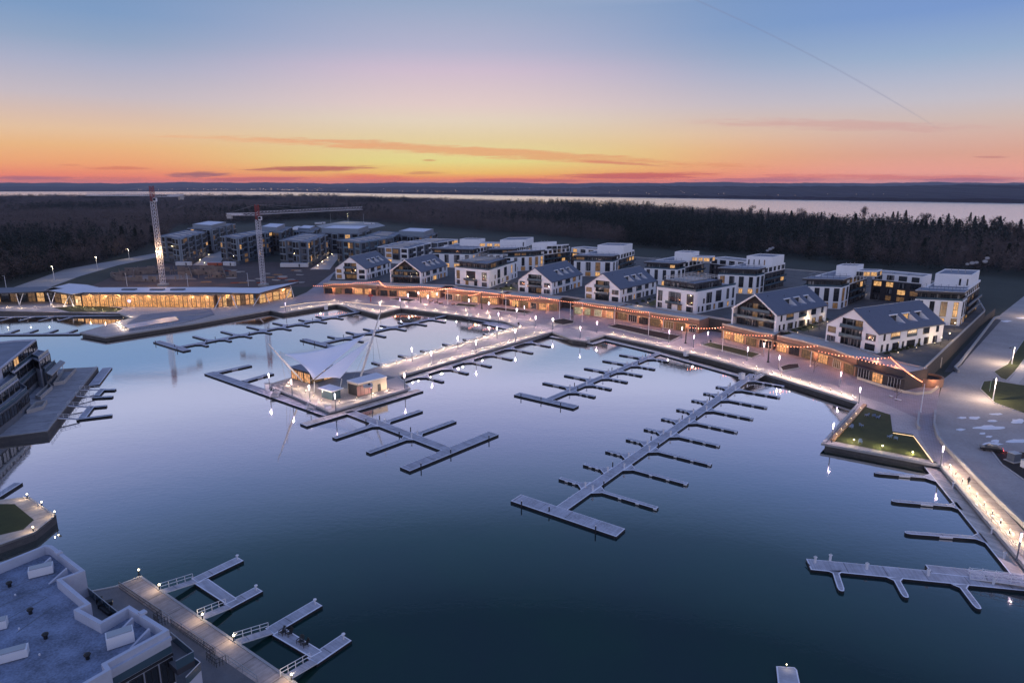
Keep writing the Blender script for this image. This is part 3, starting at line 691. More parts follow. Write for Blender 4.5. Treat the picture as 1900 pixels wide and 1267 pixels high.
# left building's finger docks
LF = pontoon('small floating rectangle moored off the tip of the left quay', [(199, 682), (174, 714)], 3.0)
def udock(label, f1, f2, cross, g1, g2, w=1.5, ped=False, cw=None):
    a = V2(P(*f1[0], DZ)); t = thing('finger_dock', label, 'dock', (a.x, a.y, 0), 'U shaped docks beside the buildings')
    for (s, e) in (f1, f2):
        p, q = V2(P(*s, DZ)), V2(P(*e, DZ)); m = MB(); d = (q - p).normalized(); slab(m, rect(p, q, w), deckmat(math.atan2(d.y, d.x))); m.part('finger', t)
        if ped:
            c = q - d * .5; m = MB(); m.tube((c.x, c.y, DZ), (c.x, c.y, DZ + .75), .1, .1, whitem, 8); m.ball((c.x, c.y, DZ + .85), .28, whitem, 10, 6, .55); m.part('mushroom_pedestal', t)
    p = [V2(P(*q, DZ)) for q in cross]; m = MB(); d = (p[3] - p[0]).normalized(); slab(m, p, deckmat(math.atan2(d.y, d.x)), z1=DZ + .03); m.part('platform', t)
    return t
udock('U shaped finger dock nearest the tip of the left quay', ((185, 723), (214, 722)), ((172, 737), (209, 735)), [(173, 734), (184, 734), (196, 721), (186, 721)], None, None, 1.3)
udock('U shaped finger dock nearer the corner of the left quay', ((166, 755), (198, 752)), ((142, 777), (208, 769)), [(146, 774), (160, 774), (176, 753), (164, 753)], None, None, 1.3)
for k, (a, b) in enumerate((((148, 723), (186, 723)), ((141, 734), (174, 736)), ((124, 752), (168, 755)), ((107, 775), (146, 777)))):
    gangway('narrow white railed gangplank, %s down the left quay from its tip' % ORD[k], a, b, PZ, .65, .9, 4, (1,))
U1 = udock('U shaped dock with two mushroom pedestals off the near boardwalk, farther one', ((360, 1077), (446, 1036)), ((421, 1124), (481, 1092)), [(361, 1083), (420, 1121), (441, 1111), (386, 1073)], None, None, 2.0, True)
U2 = udock('U shaped dock with dark chairs on its platform off the near boardwalk', ((500, 1171), (590, 1118)), ((578, 1226), (643, 1182)), [(505, 1178), (577, 1220), (599, 1208), (527, 1164)], None, None, 2.2, True)
for lb, a, b in (('railed gangplank from the near boardwalk to the farther mushroom dock, upper one', (302, 1096), (362, 1077)), ('railed gangplank from the near boardwalk to the farther mushroom dock, lower one', (372, 1145), (424, 1124)),
             ('railed gangplank from the near boardwalk to the dock with chairs, upper one', (438, 1190), (502, 1170)), ('railed gangplank from the near boardwalk to the dock with chairs, lower one', (527, 1258), (582, 1226))):
    gangway(lb, a, b, PZ, .65, 1.3, 4, (1,))
a = V2(P(-14, 925, DZ)); t = V2(P(34, 895, DZ)); m = MB(); slab(m, rect(a, t, 1.8), deckmat(.6)); m.solo('finger_dock', 'single dock finger sticking up beside the corner quay at the left edge', 'dock')

# mooring piles
cnt = {}
pm = MB(); pm.tube((0, 0, -1.5), (0, 0, 1.5), .13, .13, blackm, 7); pm.tube((0, 0, 1.5), (0, 0, 1.7), .14, .03, whitem, 7)
pmesh = pm.mesh('mooring_pile')
for p, s in piles:
    o = bpy.data.objects.new('mooring_pile', pmesh); COL.objects.link(o); o.location = (p.x, p.y, 0)
    setp(o, 'dark capped mooring pile beside the ' + s, 'pile', 'mooring piles beside the ' + s)
# chairs on the U dock
def armchair(label, px, z, rz, mt, group):
    p = P(*px, z); t = thing('garden_chair', label, 'chair', p, group); c, s = math.cos(rz), math.sin(rz)
    def L(x, y, h): return (p.x + x * c - y * s, p.y + x * s + y * c, p.z + h)
    m = MB(); m.face([L(-.3, .3, .42), L(-.3, -.3, .3), L(.3, -.3, .3), L(.3, .3, .42)][::-1], mt); m.face([L(-.3, .3, .37), L(-.3, -.3, .25), L(.3, -.3, .25), L(.3, .3, .37)], mt)
    m.face([L(-.3, .3, .37), L(.3, .3, .37), L(.3, .3, .42), L(-.3, .3, .42)], mt); m.part('seat', t)
    m = MB()
    for k in range(5):
        x = -.26 + .13 * k; m.tube(L(x, -.28, .28), L(x * 1.15, -.6, 1.05 - abs(k - 2) * .05), .055, .055, mt, 4)
    m.part('backrest', t)
    for sx_ in (-1, 1):
        m = MB(); m.box(L(sx_ * .38, -.05, .56), (.13, .75, .04), rz, mt); m.part('armrest', t)
        for y in (.3, -.32): m = MB(); m.tube(L(sx_ * .36, y, 0), L(sx_ * .36, y, .55), .04, .04, mt, 4); m.part('leg', t)
    return t
for k, (q, rz) in enumerate((((524, 1176), 2.6), ((536, 1178), 2.4), ((557, 1193), 2.7), ((566, 1198), 2.2))):
    armchair('dark low armchair on the near dock platform, %s from its upper end' % ORD[k], q, DZ + .07, rz, blackm, 'dark chairs on the dock platform')

# ================================================================== BUILDINGS
WCACHE = {}
def win_mesh(w, h, kind, mull, fm):
    k = (round(w, 1), round(h, 1), kind.name, mull, fm.name)
    if k not in WCACHE:
        w, h = k[0], k[1]; m = MB(); t = .09
        m.face([(-w / 2, -.03, 0), (w / 2, -.03, 0), (w / 2, -.03, h), (-w / 2, -.03, h)], kind)
        for c, s in (((0, -.06, t / 2), (w, .12, t)), ((0, -.06, h - t / 2), (w, .12, t)), ((-w / 2 + t / 2, -.06, h / 2), (t, .12, h - 2 * t)), ((w / 2 - t / 2, -.06, h / 2), (t, .12, h - 2 * t))): m.box(c, s, 0, fm)
        for i in range(1, mull + 1): m.box((-w / 2 + w * i / (mull + 1), -.05, h / 2), (.07, .08, h - 2 * t), 0, fm)
        if h > 3.2: m.box((0, -.05, h * .5), (w - 2 * t, .085, .22), 0, fm)
        WCACHE[k] = m.mesh('window')
    return WCACHE[k]
def window(parent, p, d, w, h, kind, mull=1, fm=None, name='window'):
    """p: bottom centre on the wall (3D); d: wall direction (2D), outward on its right"""
    o = bpy.data.objects.new(name, win_mesh(w, h, kind, mull, fm or frame)); COL.objects.link(o); o.parent = parent
    o.location = Vector(p) - ORI[parent.name]; o.rotation_euler = (0, 0, math.atan2(d[1], d[0])); ORI[o.name] = ORI[parent.name]; return o
brng = random.Random(11)
def pick(warm=.06, dim=.12):
    warm *= .5; dim *= .6
    r = brng.random(); return l_warm if r < warm else l_dim if r < warm + dim else curt if r > .55 else glass
def seen(a, b): 
    d = b - a; n = Vector((d.y, -d.x)); return n.dot(-(a + b) / 2) > 0
def facade(parent, a, b, z0, z1, cols, rows, wf=.6, hf=.62, warm=.1, dim=.15, mull=1, fm=None, skip=0.0):
    d = (b - a); L = d.length; d = d / L; rh = (z1 - z0) / rows
    for r in range(rows):
        for c in range(cols):
            if brng.random() < skip: continue
            w = L / cols * wf * brng.choice((.8, 1, 1.1)) if cols > 1 else L * wf
            p = a + d * (L * (c + .5) / cols)
            window(parent, (p.x, p.y, z0 + rh * r + rh * (1 - hf) * .45), d, min(w, L / cols * .92), rh * hf, pick(warm, dim), mull, fm)
def block(parent, poly, z0, z1, wm, rm, par=.6, pt=.3, name='wall'):
    p = ccw(poly); m = MB(); n = len(p)
    for i in range(n):
        a, b = p[i], p[(i + 1) % n]; m.face([(a.x, a.y, z0), (b.x, b.y, z0), (b.x, b.y, z1), (a.x, a.y, z1)], wm)
    q = inset(p, pt)
    for i in range(n):
        j = (i + 1) % n
        m.face([(p[i].x, p[i].y, z1), (p[j].x, p[j].y, z1), (q[j].x, q[j].y, z1), (q[i].x, q[i].y, z1)], wm)
        m.face([(q[i].x, q[i].y, z1), (q[j].x, q[j].y, z1), (q[j].x, q[j].y, z1 - par), (q[i].x, q[i].y, z1 - par)], wm)
    m.part(name, parent)
    m = MB(); m.sheet(q, z1 - par, rm); m.part('roof', parent); return p
BASE = 7.0
RNAME = {'h1': 'leftmost gabled white house beside the lit walkway, its front white', 'h2': 'second gabled house from the left, with a dark glazed open gable',
         'h3': 'white gabled house just right of the first flat white block', 'h4': 'white gabled house just left of the second flat white block',
         'h5': 'large gabled house with a dark glazed open gable, right of the second flat block', 'h6': 'large white gabled house at the right end above the dark corner shop'}
HOUSES = {'h1': ((649, 476.6), (697, 466)), 'h2': ((751, 482), (810, 469)), 'h3': ((992.6, 496.6), (1056, 483)), 'h4': ((1118.5, 507), (1187, 494)), 'h5': ((1401.5, 546), (1498, 530)), 'h6': ((1585, 573), (1700, 558))}
def gable_house(key, open_front):
    ZR, ZE, H, L = 20.6, 13.8, 9.9, 37.5
    A, B = V2(P(*HOUSES[key][0], ZR)), V2(P(*HOUSES[key][1], ZR)); d = (B - A).normalized(); n = Vector((d.y, -d.x))
    def T(x, y, z): q = A + n * x + d * y; return (q.x, q.y, z)
    t = thing('gabled_house', RNAME[key], 'house', (A.x, A.y, BASE), 'gabled houses above the shops')
    sl = (ZR - ZE) / H
    # walls
    m = MB(); ft = .35
    f0 = 3.2 if open_front else 0
    for s in (1, -1):
        q = [T(s * H, 0, BASE - .3), T(s * H, L, BASE - .3), T(s * H, L, ZE), T(s * H, 0, ZE)]; m.face(q if s > 0 else q[::-1], white)
        q = [T(s * (H - .35), 0, BASE - .3), T(s * (H - .35), 4, BASE - .3), T(s * (H - .35), 4, ZE + .2), T(s * (H - .35), 0, ZE + .2)]; m.face(q[::-1] if s > 0 else q, white)
    m.face([T(H, L, BASE), T(-H, L, BASE), T(-H, L, ZE), T(0, L, ZR), T(H, L, ZE)], white)
    if not open_front:
        c, zt = 3.9, 16.9; xs = H - (zt - ZE) / sl
        m.face([T(-H, 0, BASE), T(-c, 0, BASE), T(-c, 0, zt), T(-xs, 0, zt), T(-H, 0, ZE)], white)
        m.face([T(c, 0, BASE), T(H, 0, BASE), T(H, 0, ZE), T(xs, 0, zt), T(c, 0, zt)], white)
        m.face([T(-xs, 0, zt), T(xs, 0, zt), T(0, 0, ZR)], white)
        m.part('wall', t)
        m = MB(); r = 1.5
        m.face([T(-c, r, BASE), T(c, r, BASE), T(c, r, zt), T(-c, r, zt)], dark)
        for x in (-c, c): m.face([T(x, 0, BASE), T(x, r, BASE), T(x, r, zt), T(x, 0, zt)], dark)
        m.face([T(-c, 0, zt), T(c, 0, zt), T(c, r, zt), T(-c, r, zt)], dark); m.part('recess', t)
        for k, z in enumerate((BASE + .3, 10.7, 14.0)):
            for x in (-1.9, 1.9): window(t, T(x, r - .02, z), n, 3.5, 2.5, brng.choice((glass, curt, curt, l_dim)), 2)
            if k: 
                m = MB(); cx = T(0, .1, z - .25); 
                m.prism([V2(T(-4.1, -1.1, 0)), V2(T(4.1, -1.1, 0)), V2(T(4.1, 1.4, 0)), V2(T(-4.1, 1.4, 0))], z - .45, z - .1, dark, None, True)
                m.face([T(-4.05, -1.05, z - .1), T(4.05, -1.05, z - .1), T(4.05, -1.05, z + .95), T(-4.05, -1.05, z + .95)], glassb)
                for x in (-4.05, 4.05): m.face([T(x, -1.05, z - .1), T(x, 1.3, z - .1), T(x, 1.3, z + .95), T(x, -1.05, z + .95)], glassb)
                m.tube(T(-4.05, -1.05, z + .97), T(4.05, -1.05, z + .97), .04, .04, frame, 4); m.part('balcony', t)
        for x, w in ((-7.6, 3.2), (7.3, 3.6)):
            for z in (BASE + .5, 10.8): window(t, T(x, -.01, z), n, w, 2.2, brng.choice((glass, curt, l_dim)), 1)
    else:
        m.part('wall', t)
        m = MB(); m.face([T(-H + .35, f0, BASE), T(H - .35, f0, BASE), T(H - .35, f0, ZE + .2), T(0, f0, ZR - .1), T(-H + .35, f0, ZE + .2)], char); m.part('recess', t)
        for k, z in enumerate((BASE + .2, 10.6, 13.9)):
            xs = (-7.4, -4.4, -1.4, 1.6, 4.6, 7.4) if k < 2 else (-4.4, -1.5, 1.5, 4.4)
            for x in xs: window(t, T(x, f0 - .02, z), n, 2.4, 2.5, brng.choice((glass, curt, curt, l_dim)), 1)
            w = H - .4 if k < 2 else 6.4
            if k:
                m = MB(); m.prism([V2(T(-w, .5, 0)), V2(T(w, .5, 0)), V2(T(w, f0 - .05, 0)), V2(T(-w, f0 - .05, 0))], z - .4, z - .1, dark, None, True)
                m.face([T(-w, .55, z - .1), T(w, .55, z - .1), T(w, .55, z + .95), T(-w, .55, z + .95)], glassb); m.tube(T(-w, .55, z + .97), T(w, .55, z + .97), .04, .04, frame, 4); m.part('balcony', t)
        m = MB()
        for s in (1, -1):
            a, b = (T(s * (H + .1), -.15, ZE - .15), T(0, -.15, ZR + .15)); m.face([a, b, (b[0], b[1], b[2] - .75), (a[0], a[1], a[2] - .6)], white)
            m.face([T(s * H, 0, BASE), T(s * (H - .7), 0, BASE), T(s * (H - .7), 0, ZE + .3), T(s * H, 0, ZE - .1)], white)
        m.part('barge_board', t)
    # roof with cut-in terraces on the right slope
    m = MB(); e = .35; y0, y1 = -.25, L + .25
    def R(x, y, dz=0): return T(x, y, ZR + .12 - abs(x) * sl + dz)
    m.face([R(0, y0), R(0, y1), R(-H - e, y1), R(-H - e, y0)], roofslate)
    cuts = [(L * .36, L * .36 + 4.2), (L * .55, L * .55 + 4.2), (L * .75, L * .75 + 3.4)]; x1, x2 = H * .42, H * .80
    ys = [y0] + [v for c in cuts for v in c] + [y1]
    for i in range(len(ys) - 1):
        a, b = ys[i], ys[i + 1]
        if i % 2 == 0: m.face([R(0, a), R(H + e, a), R(H + e, b), R(0, b)], roofslate)
        else: m.face([R(0, a), R(x1, a), R(x1, b), R(0, b)], roofslate); m.face([R(x2, a), R(H + e, a), R(H + e, b), R(x2, b)], roofslate)
    for s in (1, -1):
        a, b = R(s * (H + e), y0), R(s * (H + e), y1); m.face([a, b, (b[0], b[1], b[2] - .4), (a[0], a[1], a[2] - .4)], roofslate)
        m.face([R(s * (H + e), y0), R(0, y0), R(0, y0, -.4), R(s * (H + e), y0, -.4)], roofslate if not open_front else white)
    rf = m.part('roof', t); m = MB(); m.tube(R(0, y0, .02), R(0, y1, .02), .12, .12, galv, 6)
    for k in range(3):
        q = R(H * (.2 + .1 * k), L * (.15 + .27 * k)); m.tube(q, (q[0], q[1], q[2] + .5), .1, .1, blackm, 6)
    m.part('ridge_cap', rf)
    for k, (a, b) in enumerate(cuts):
        m = MB(); z1, z2 = R(x1, 0)[2], R(x2, 0)[2]
        m.face([T(x1, a, z2), T(x2, a, z2), T(x2, a, z2 + .01), T(x1, a, z1)], white); m.face([T(x1, b, z2), T(x2, b, z2), T(x1, b, z1)], white)
        m.face([T(x1, a, z2), T(x2, a, z2), T(x2, b, z2), T(x1, b, z2)], flat)
        m.face([T(x1, a, z2), T(x1, b, z2), T(x1, b, z1), T(x1, a, z1)], dark)
        q = T(x1 + .12, (a + b) / 2, z1 + .0); m.box((q[0], q[1], q[2] - .05), (.5, b - a + .4, .3), math.atan2(n.y, n.x), white)
        dm = m.part('roof_terrace', t)
        window(t, T(x1 + .02, (a + b) / 2, z2 + .05), d, b - a - .5, z1 - z2 - .35, l_warm if (key == 'h6' and k == 1) else glass, 2)
    # windows of the long right side
    up_ = [(.09, 1.0, glass), (.25, 5.0, None), (.50, 5.4, None), (.72, 3.6, None), (.9, 1.6, None)]
    for f, w, kd in up_:
        window(t, T(H + .01, L * f, 10.9), d, w, 2.3, kd or pick(.1, .2), 1 if w > 2 else 0)
        if w > 4:
            m = MB(); a, b = T(H + .25, L * f - w / 2, 0), T(H + .25, L * f + w / 2, 0); m.face([(a[0], a[1], 10.9), (b[0], b[1], 10.9), (b[0], b[1], 11.9), (a[0], a[1], 11.9)], glassb); m.tube((a[0], a[1], 11.92), (b[0], b[1], 11.92), .04, .04, frame, 4); m.part('balcony_rail', t)
    for f, w in ((.07, 1.0), (.15, 1.2), (.27, 3.6), (.38, 1.0), (.5, 4.6), (.63, 1.1), (.74, 2.6), (.88, 2.4)): window(t, T(H + .01, L * f, BASE + .1), d, w, 2.5, pick(.15, .3), 1 if w > 2 else 0)
    return t, T, d, n
HT = {}
for k in HOUSES: HT[k] = gable_house(k, k in ('h2', 'h5'))

def flat_block(label, fl, fr, br, zt=16.8):
    a, b, c = (V2(P(*q, zt)) for q in (fl, fr, br)); u = (b - a).normalized(); v = Vector((-u.y, u.x)); dep = (c - b).dot(v); W_ = (b - a).length
    if dep < 10: dep = 30
    v = (c - b).normalized(); dep = (c - b).length
    def T(x, y): return a + u * x + v * y
    t = thing('flat_block', label, 'apartment block', (a.x, a.y, BASE), 'flat roofed white blocks above the shops')
    cr = 1.6
    poly = [T(0, 0), T(W_ - cr, 0), T(W_ - cr * .3, cr * .3), T(W_, cr), T(W_, dep), T(0, dep)]
    block(t, poly, BASE - .2, zt, white, flat, .25)
    def face(p, q, specs):
        d = (q - p); L = d.length; d /= L
        for f, w, z, h, mu in specs: window(t, (*(p + d * (L * f)), z), d, w, h, pick(.12, .25), mu)
    face(T(0, 0), T(W_, 0), [(.10, 2.4, 10.6, 4.8, 1), (.48, 6.6, 10.6, 4.9, 3), (.87, 3.4, 10.6, 4.8, 2), (.10, 2.4, 7.5, 2.4, 1), (.36, 2.2, 7.5, 2.5, 1), (.62, 2.2, 7.5, 2.5, 1), (.87, 3.4, 7.5, 2.4, 2)])
    face(T(W_, 0), T(W_, dep), [(.09, 1.0, 7.6, 2.4, 0), (.2, 1.2, 11, 2.2, 0), (.32, 4.2, 10.8, 4.8, 1), (.55, 4.4, 10.8, 5, 1), (.78, 2.0, 11, 4.8, 0), (.92, 1.6, 11, 4.8, 0), (.18, 1.2, 7.5, 2.4, 0), (.32, 3.6, 7.5, 2.5, 1), (.46, 1.2, 7.5, 2.4, 0), (.62, 4, 7.5, 2.5, 2), (.8, 1.2, 7.5, 2.4, 0), (.92, 1.6, 7.5, 2.4, 0)])
    m = MB(); z = 10.4
    p0, p1 = T(W_ * .28, -1.2), T(W_ * .68, -1.2); m.prism([p0, p1, T(W_ * .68, -.01), T(W_ * .28, -.01)], z - .3, z, dark, None, True); m.face([(*p0, z), (*p1, z), (*p1, z + 1), (*p0, z + 1)], glassb); m.tube((*p0, z + 1), (*p1, z + 1), .04, .04, frame, 4); m.part('balcony', t)
    # set back penthouse with a pergola frame on top
    i = 2.2; q = [T(i, i), T(W_ - i, i), T(W_ - i, dep * .72), T(i, dep * .72)]
    block(t, q, zt - .2, zt + 3.2, dark, flat, .3, .3, 'penthouse')
    pc = ccw(q)
    for k in range(4):
        if seen(pc[k], pc[(k + 1) % 4]): facade(t, pc[k], pc[(k + 1) % 4], zt - .1, zt + 2.9, 4 if k % 2 == 0 else 7, 1, .86, .8, .04, .12, 2)
    m = MB(); pp = [T(.3, .3), T(W_ - .3, .3), T(W_ - .3, dep - .3), T(.3, dep - .3)]
    for k in range(2): 
        p0, p1 = pp[k], pp[k + 1]; m.face([(*p0, zt), (*p1, zt), (*p1, zt + .9), (*p0, zt + .9)], glassb); m.tube((*p0, zt + .92), (*p1, zt + .92), .05, .05, frame, 4)
    m.part('terrace_rail', t)
    m = MB(); z = zt + 5.0
    nx, ny = 4, 7
    for ix in range(nx + 1):
        for iy in range(ny + 1):
            p0 = T(i + (W_ - 2 * i) * ix / nx, i + (dep * .72 - i) * iy / ny); m.tube((*p0, zt + 3), (*p0, z), .09, .09, steel, 4, False)
    for ix in range(nx + 1): m.tube((*T(i + (W_ - 2 * i) * ix / nx, i), z - .15), (*T(i + (W_ - 2 * i) * ix / nx, dep * .72), z - .15), .12, .12, galv, 4)
    for iy in range(ny + 1): m.tube((*T(i, i + (dep * .72 - i) * iy / ny), z), (*T(W_ - i, i + (dep * .72 - i) * iy / ny), z), .10, .10, galv, 4)
    m.part('pergola', t)
    m = MB()
    for k in range(5):
        p0 = T(i + 1.5 + k * 2.2, dep * .36); m.box((*p0, zt + 3.25), (1.5, dep * .5, .5), math.atan2(u.y, u.x), walk)
    m.part('roof_planter', t); return t
flat_block('left hand flat white block with a pergola roof, between the second and third gabled houses', (844, 496), (907, 502), (960, 485))
flat_block('right hand flat white block with a pergola roof and a rounded corner', (1219, 532), (1291, 542), (1367, 528.5))

def ubuilding(label, Lw, Rw, zt, link, group='courtyard buildings behind the gabled houses'):
    o = V2(P(*Lw['f'][0], zt)); t = thing('courtyard_building', label, 'apartment building', (o.x, o.y, BASE), group)
    ends = []
    for wg in (Lw, Rw):
        a, b, c = (V2(P(*q, zt)) for q in (wg['f'][0], wg['f'][1], wg['b'])); u = (b - a); v = (c - b); W_ = u.length; u /= W_; dep = v.length; v /= dep
        def T(x, y): return a + u * x + v * y
        fd_ = min(11, dep * .35)
        # front: white storeys under a dark set back top storey with a black fascia
        p = [T(0, 0), T(W_, 0), T(W_, fd_), T(0, fd_)]
        z2 = zt - 3.5
        q = block(t, p, BASE - .2, z2, white, flat, .15)
        for k in range(4):
            if seen(q[k], q[(k + 1) % 4]): facade(t, q[k], q[(k + 1) % 4], BASE + 3.2, z2 - .3, 4 if (q[k] - q[(k + 1) % 4]).length > 12 else 2, 1, .5, .94, .14, .2, 1); facade(t, q[k], q[(k + 1) % 4], BASE, BASE + 3.1, 4 if (q[k] - q[(k + 1) % 4]).length > 12 else 2, 1, .5, .85, .8, .6, 1)
        m = MB(); pi = inset(p, .9); m.prism(pi, z2, zt - .8, dark); m.part('top_storey', t)
        for k in range(4):
            if seen(pi[k], pi[(k + 1) % 4]): facade(t, pi[k], pi[(k + 1) % 4], z2 - .05, zt - .9, 4, 1, .85, .85, .1, .2, 2)
        m = MB(); m.prism(inset(p, -.3), zt - .8, zt, dark, flat, True); m.ring(inset(p, -.3), .25, zt, zt + .15, galv); m.part('fascia', t)
        m = MB(); pr = inset(p, .15)
        for k in range(4): m.face([(*pr[k], z2), (*pr[(k + 1) % 4], z2), (*pr[(k + 1) % 4], z2 + .9), (*pr[k], z2 + .9)], glassb)
        m.part('terrace_rail', t)
        m = MB()
        for k in range(6):
            x = W_ * (.1 + .16 * k)
            for y in (1, fd_ - 1): m.tube((*T(x, y), zt), (*T(x, y), zt + 1.9), .06, .06, dsteel, 4, False)
            m.tube((*T(x, 1), zt + 1.9), (*T(x, fd_ - 1), zt + 1.9), .06, .06, galv, 4)
        m.part('pergola', t)
        # rear wing: white with dark balcony bays
        p = [T(W_ * .06, fd_ + .02), T(W_ * .97, fd_ + .02), T(W_ * .97, dep), T(W_ * .06, dep)]
        q = block(t, p, BASE - .2, zt + .2, white, flat, .5)
        for k in range(4):
            e0, e1 = q[k], q[(k + 1) % 4]
            if seen(e0, e1) and (e0 - e1).length > 8 and (k != 0):
                facade(t, e0, e1, zt - 3.4, zt - .2, max(3, int((e1 - e0).length / 5)), 1, .62, .72, .1, .2, 1)
                d = (e1 - e0).normalized(); nn = Vector((d.y, -d.x)); m = MB()
                m.face([(*(e0 + nn * .05), BASE), (*(e1 + nn * .05), BASE), (*(e1 + nn * .05), zt - 3.5), (*(e0 + nn * .05), zt - 3.5)], char); m.part('dark_cladding', t)
                facade(t, e0 + nn * .06, e1 + nn * .06, BASE, zt - 3.6, max(3, int((e1 - e0).length / 5)), 2 if zt < 19 else 3, .7, .78, .2, .25, 1)
                for r in range(1, 3):
                    z = BASE + (zt - 3.6 - BASE) * r / (2 if zt < 19 else 3) - .1
                    m = MB(); m.prism([e0 + nn * 1.4, e1 + nn * 1.4, e1 + nn * .06, e0 + nn * .06], z - .2, z, dark, None, True); m.face([(*(e0 + nn * 1.38), z), (*(e1 + nn * 1.38), z), (*(e1 + nn * 1.38), z + .95), (*(e0 + nn * 1.38), z + .95)], glassb)
                    m.part('balcony', t)
        # roof tower
        x0, x1, ty, td, hh = wg['tower']
        p = [T(W_ * x0, dep * ty), T(W_ * x1, dep * ty), T(W_ * x1, dep * (ty + td)), T(W_ * x0, dep * (ty + td))]
        q = block(t, p, zt - .35, zt + hh, white, flat, .4, .3, 'roof_tower')
        if wg.get('lit'):
            p = [T(W_ * x1 + .02, dep * (ty - .02)), T(W_ * (x1 + .55), dep * (ty - .02)), T(W_ * (x1 + .55), dep * (ty + td * .7)), T(W_ * x1 + .02, dep * (ty + td * .7))]
            q = block(t, p, zt - .35, zt + hh * .55, white, flat, .2, .3, 'roof_pavilion')
            facade(t, p[0], p[1], zt - .2, zt + hh * .45, 3, 1, .9, .9, 1, 0, 1)
            facade(t, p[1], p[2], zt - .2, zt + hh * .45, 2, 1, .9, .9, 1, 0, 1)
        else:
            e0, e1 = q[0], q[1]; facade(t, e0, e1, zt, zt + hh * .7, 5, 1, .25, .8, .4, .2, 0, skip=.7)
        m = MB()
        for k in range(3):
            c0 = T(W_ * (x0 + (x1 - x0) * (.3 + .2 * k)), dep * (ty + td * .5)); m.tube((*c0, zt + hh - .4), (*c0, zt + hh + 1.1), .16, .16, galv, 6)
        m.part('roof_vent', t)
        ends.append((T(W_, dep), T(0, dep), v))
    if link:
        a, b = V2(P(*link[0], zt)), V2(P(*link[1], zt)); d = (b - a).normalized(); nn = Vector((-d.y, d.x))
        q = block(t, [a, b, b + nn * 14, a + nn * 14], BASE - .2, zt - .1, white, flat, .5, .3, 'link_wall')
        facade(t, a, b, zt - 3.6, zt - .3, max(4, int((b - a).length / 6)), 1, .6, .72, .1, .15, 1)
        m = MB(); m.face([(*(a - nn * .05), BASE), (*(b - nn * .05), BASE), (*(b - nn * .05), zt - 3.6), (*(a - nn * .05), zt - 3.6)], char); m.part('dark_cladding', t)
        facade(t, a - nn * .06, b - nn * .06, BASE, zt - 3.7, max(4, int((b - a).length / 6)), 2 if zt < 19 else 3, .6, .72, .4, .2, 1)
        m = MB()
        for k in range(3):
            c0 = a.lerp(b, .2 + .3 * k) + nn * 6; m.box((*c0, zt - .4), (5, 3.5, .5), math.atan2(d.y, d.x), walk)
        m.part('roof_unit', t)
    return t
ubuilding('rightmost courtyard building, with a big white roof tower overlooking the road', dict(f=((1491, 517), (1564, 519)), b=(1612, 504), tower=(.45, 1.0, .5, .25, 4.6), lit=1),
          dict(f=((1700, 539), (1789, 543)), b=(1822, 520), tower=(.15, .95, .45, .45, 5.0)), 20.5, ((1620, 505), (1712, 513)))
ubuilding('courtyard building behind the right hand flat block, with steam rising from its roof', dict(f=((1196, 486), (1257, 489)), b=(1309, 478), tower=(.45, 1.0, .5, .25, 4.6), lit=1),
          dict(f=((1333, 497), (1404, 500)), b=(1459, 488), tower=(.3, 1.0, .5, .4, 5.0)), 20.0, ((1318, 478), (1384, 485)))
ubuilding('courtyard building behind the third gabled house, with plain white roof towers', dict(f=((936, 468), (991, 466)), b=(1059, 458), tower=(.25, .8, .5, .25, 4.6), lit=1),
          dict(f=((1065, 474), (1137, 475.5)), b=(1179, 464), tower=(.3, 1.0, .45, .4, 5.0)), 19.8, ((1060, 459), (1120, 464)))
ubuilding('farthest white courtyard building, behind the left flat block', dict(f=((800, 461), (876, 463)), b=(921, 453), tower=(.3, .8, .6, .25, 4.6), lit=1),
          dict(f=((905, 463), (955, 462)), b=(985, 451), tower=(.2, 1.2, .35, .5, 5.0)), 19.8, None)

def slabblock(name, label, fl, fr, br, zt, wm, rm, cols=(3, 8), rows=4, tower=None, z0=PZ, warm=.07, group='grey apartment blocks at the left'):
    a, b, c = (V2(P(*q, zt)) for q in (fl, fr, br)); u = (b - a); W_ = u.length; u /= W_; v = c - b; dep = v.length; v /= dep
    def T(x, y): return a + u * x + v * y
    t = thing(name, label, 'apartment block', (a.x, a.y, z0), group)
    q = block(t, [T(0, 0), T(W_, 0), T(W_, dep), T(0, dep)], z0, zt, wm, flat, .4)
    for k in range(4):
        e0, e1 = q[k], q[(k + 1) % 4]
        if seen(e0, e1):
            nb = cols[0] if (e1 - e0).length < dep - 1 else cols[1]; d = (e1 - e0).normalized(); nn = Vector((d.y, -d.x)); L = (e1 - e0).length
            for i in range(nb):
                if i % 2: continue
                p0, p1 = e0 + d * (L * (i + .04) / nb), e0 + d * (L * (i + .96) / nb); m = MB(); m.prism([p0 + nn * .9, p1 + nn * .9, p1, p0], z0 + 3, zt - .3, steel if wm is dsteel else dsteel, steel); m.part('bay', t)
                facade(t, p0 + nn * .9, p1 + nn * .9, z0 + 3, zt - .4, 1 if L / nb < 7 else 2, rows - 1, .8, .78, warm, .1, 2)
            for i in range(nb):
                if i % 2 == 0: continue
                p0, p1 = e0 + d * (L * i / nb), e0 + d * (L * (i + 1) / nb); facade(t, p0, p1, z0, zt, 1, rows, .7, .66, warm, .1, 1)
    if tower:
        x0, x1, y0, y1, h = tower; block(t, [T(W_ * x0, dep * y0), T(W_ * x1, dep * y0), T(W_ * x1, dep * y1), T(W_ * x0, dep * y1)], zt - .4, zt + h, steel, wroof, .3, .3, 'roof_box')
    m = MB()
    for k in range(4):
        c0 = T(W_ * .5, dep * (.15 + .2 * k)); m.box((*c0, zt - .1), (W_ * .5, 2.2, .7), math.atan2(u.y, u.x), galv)
    m.part('roof_unit', t); return t
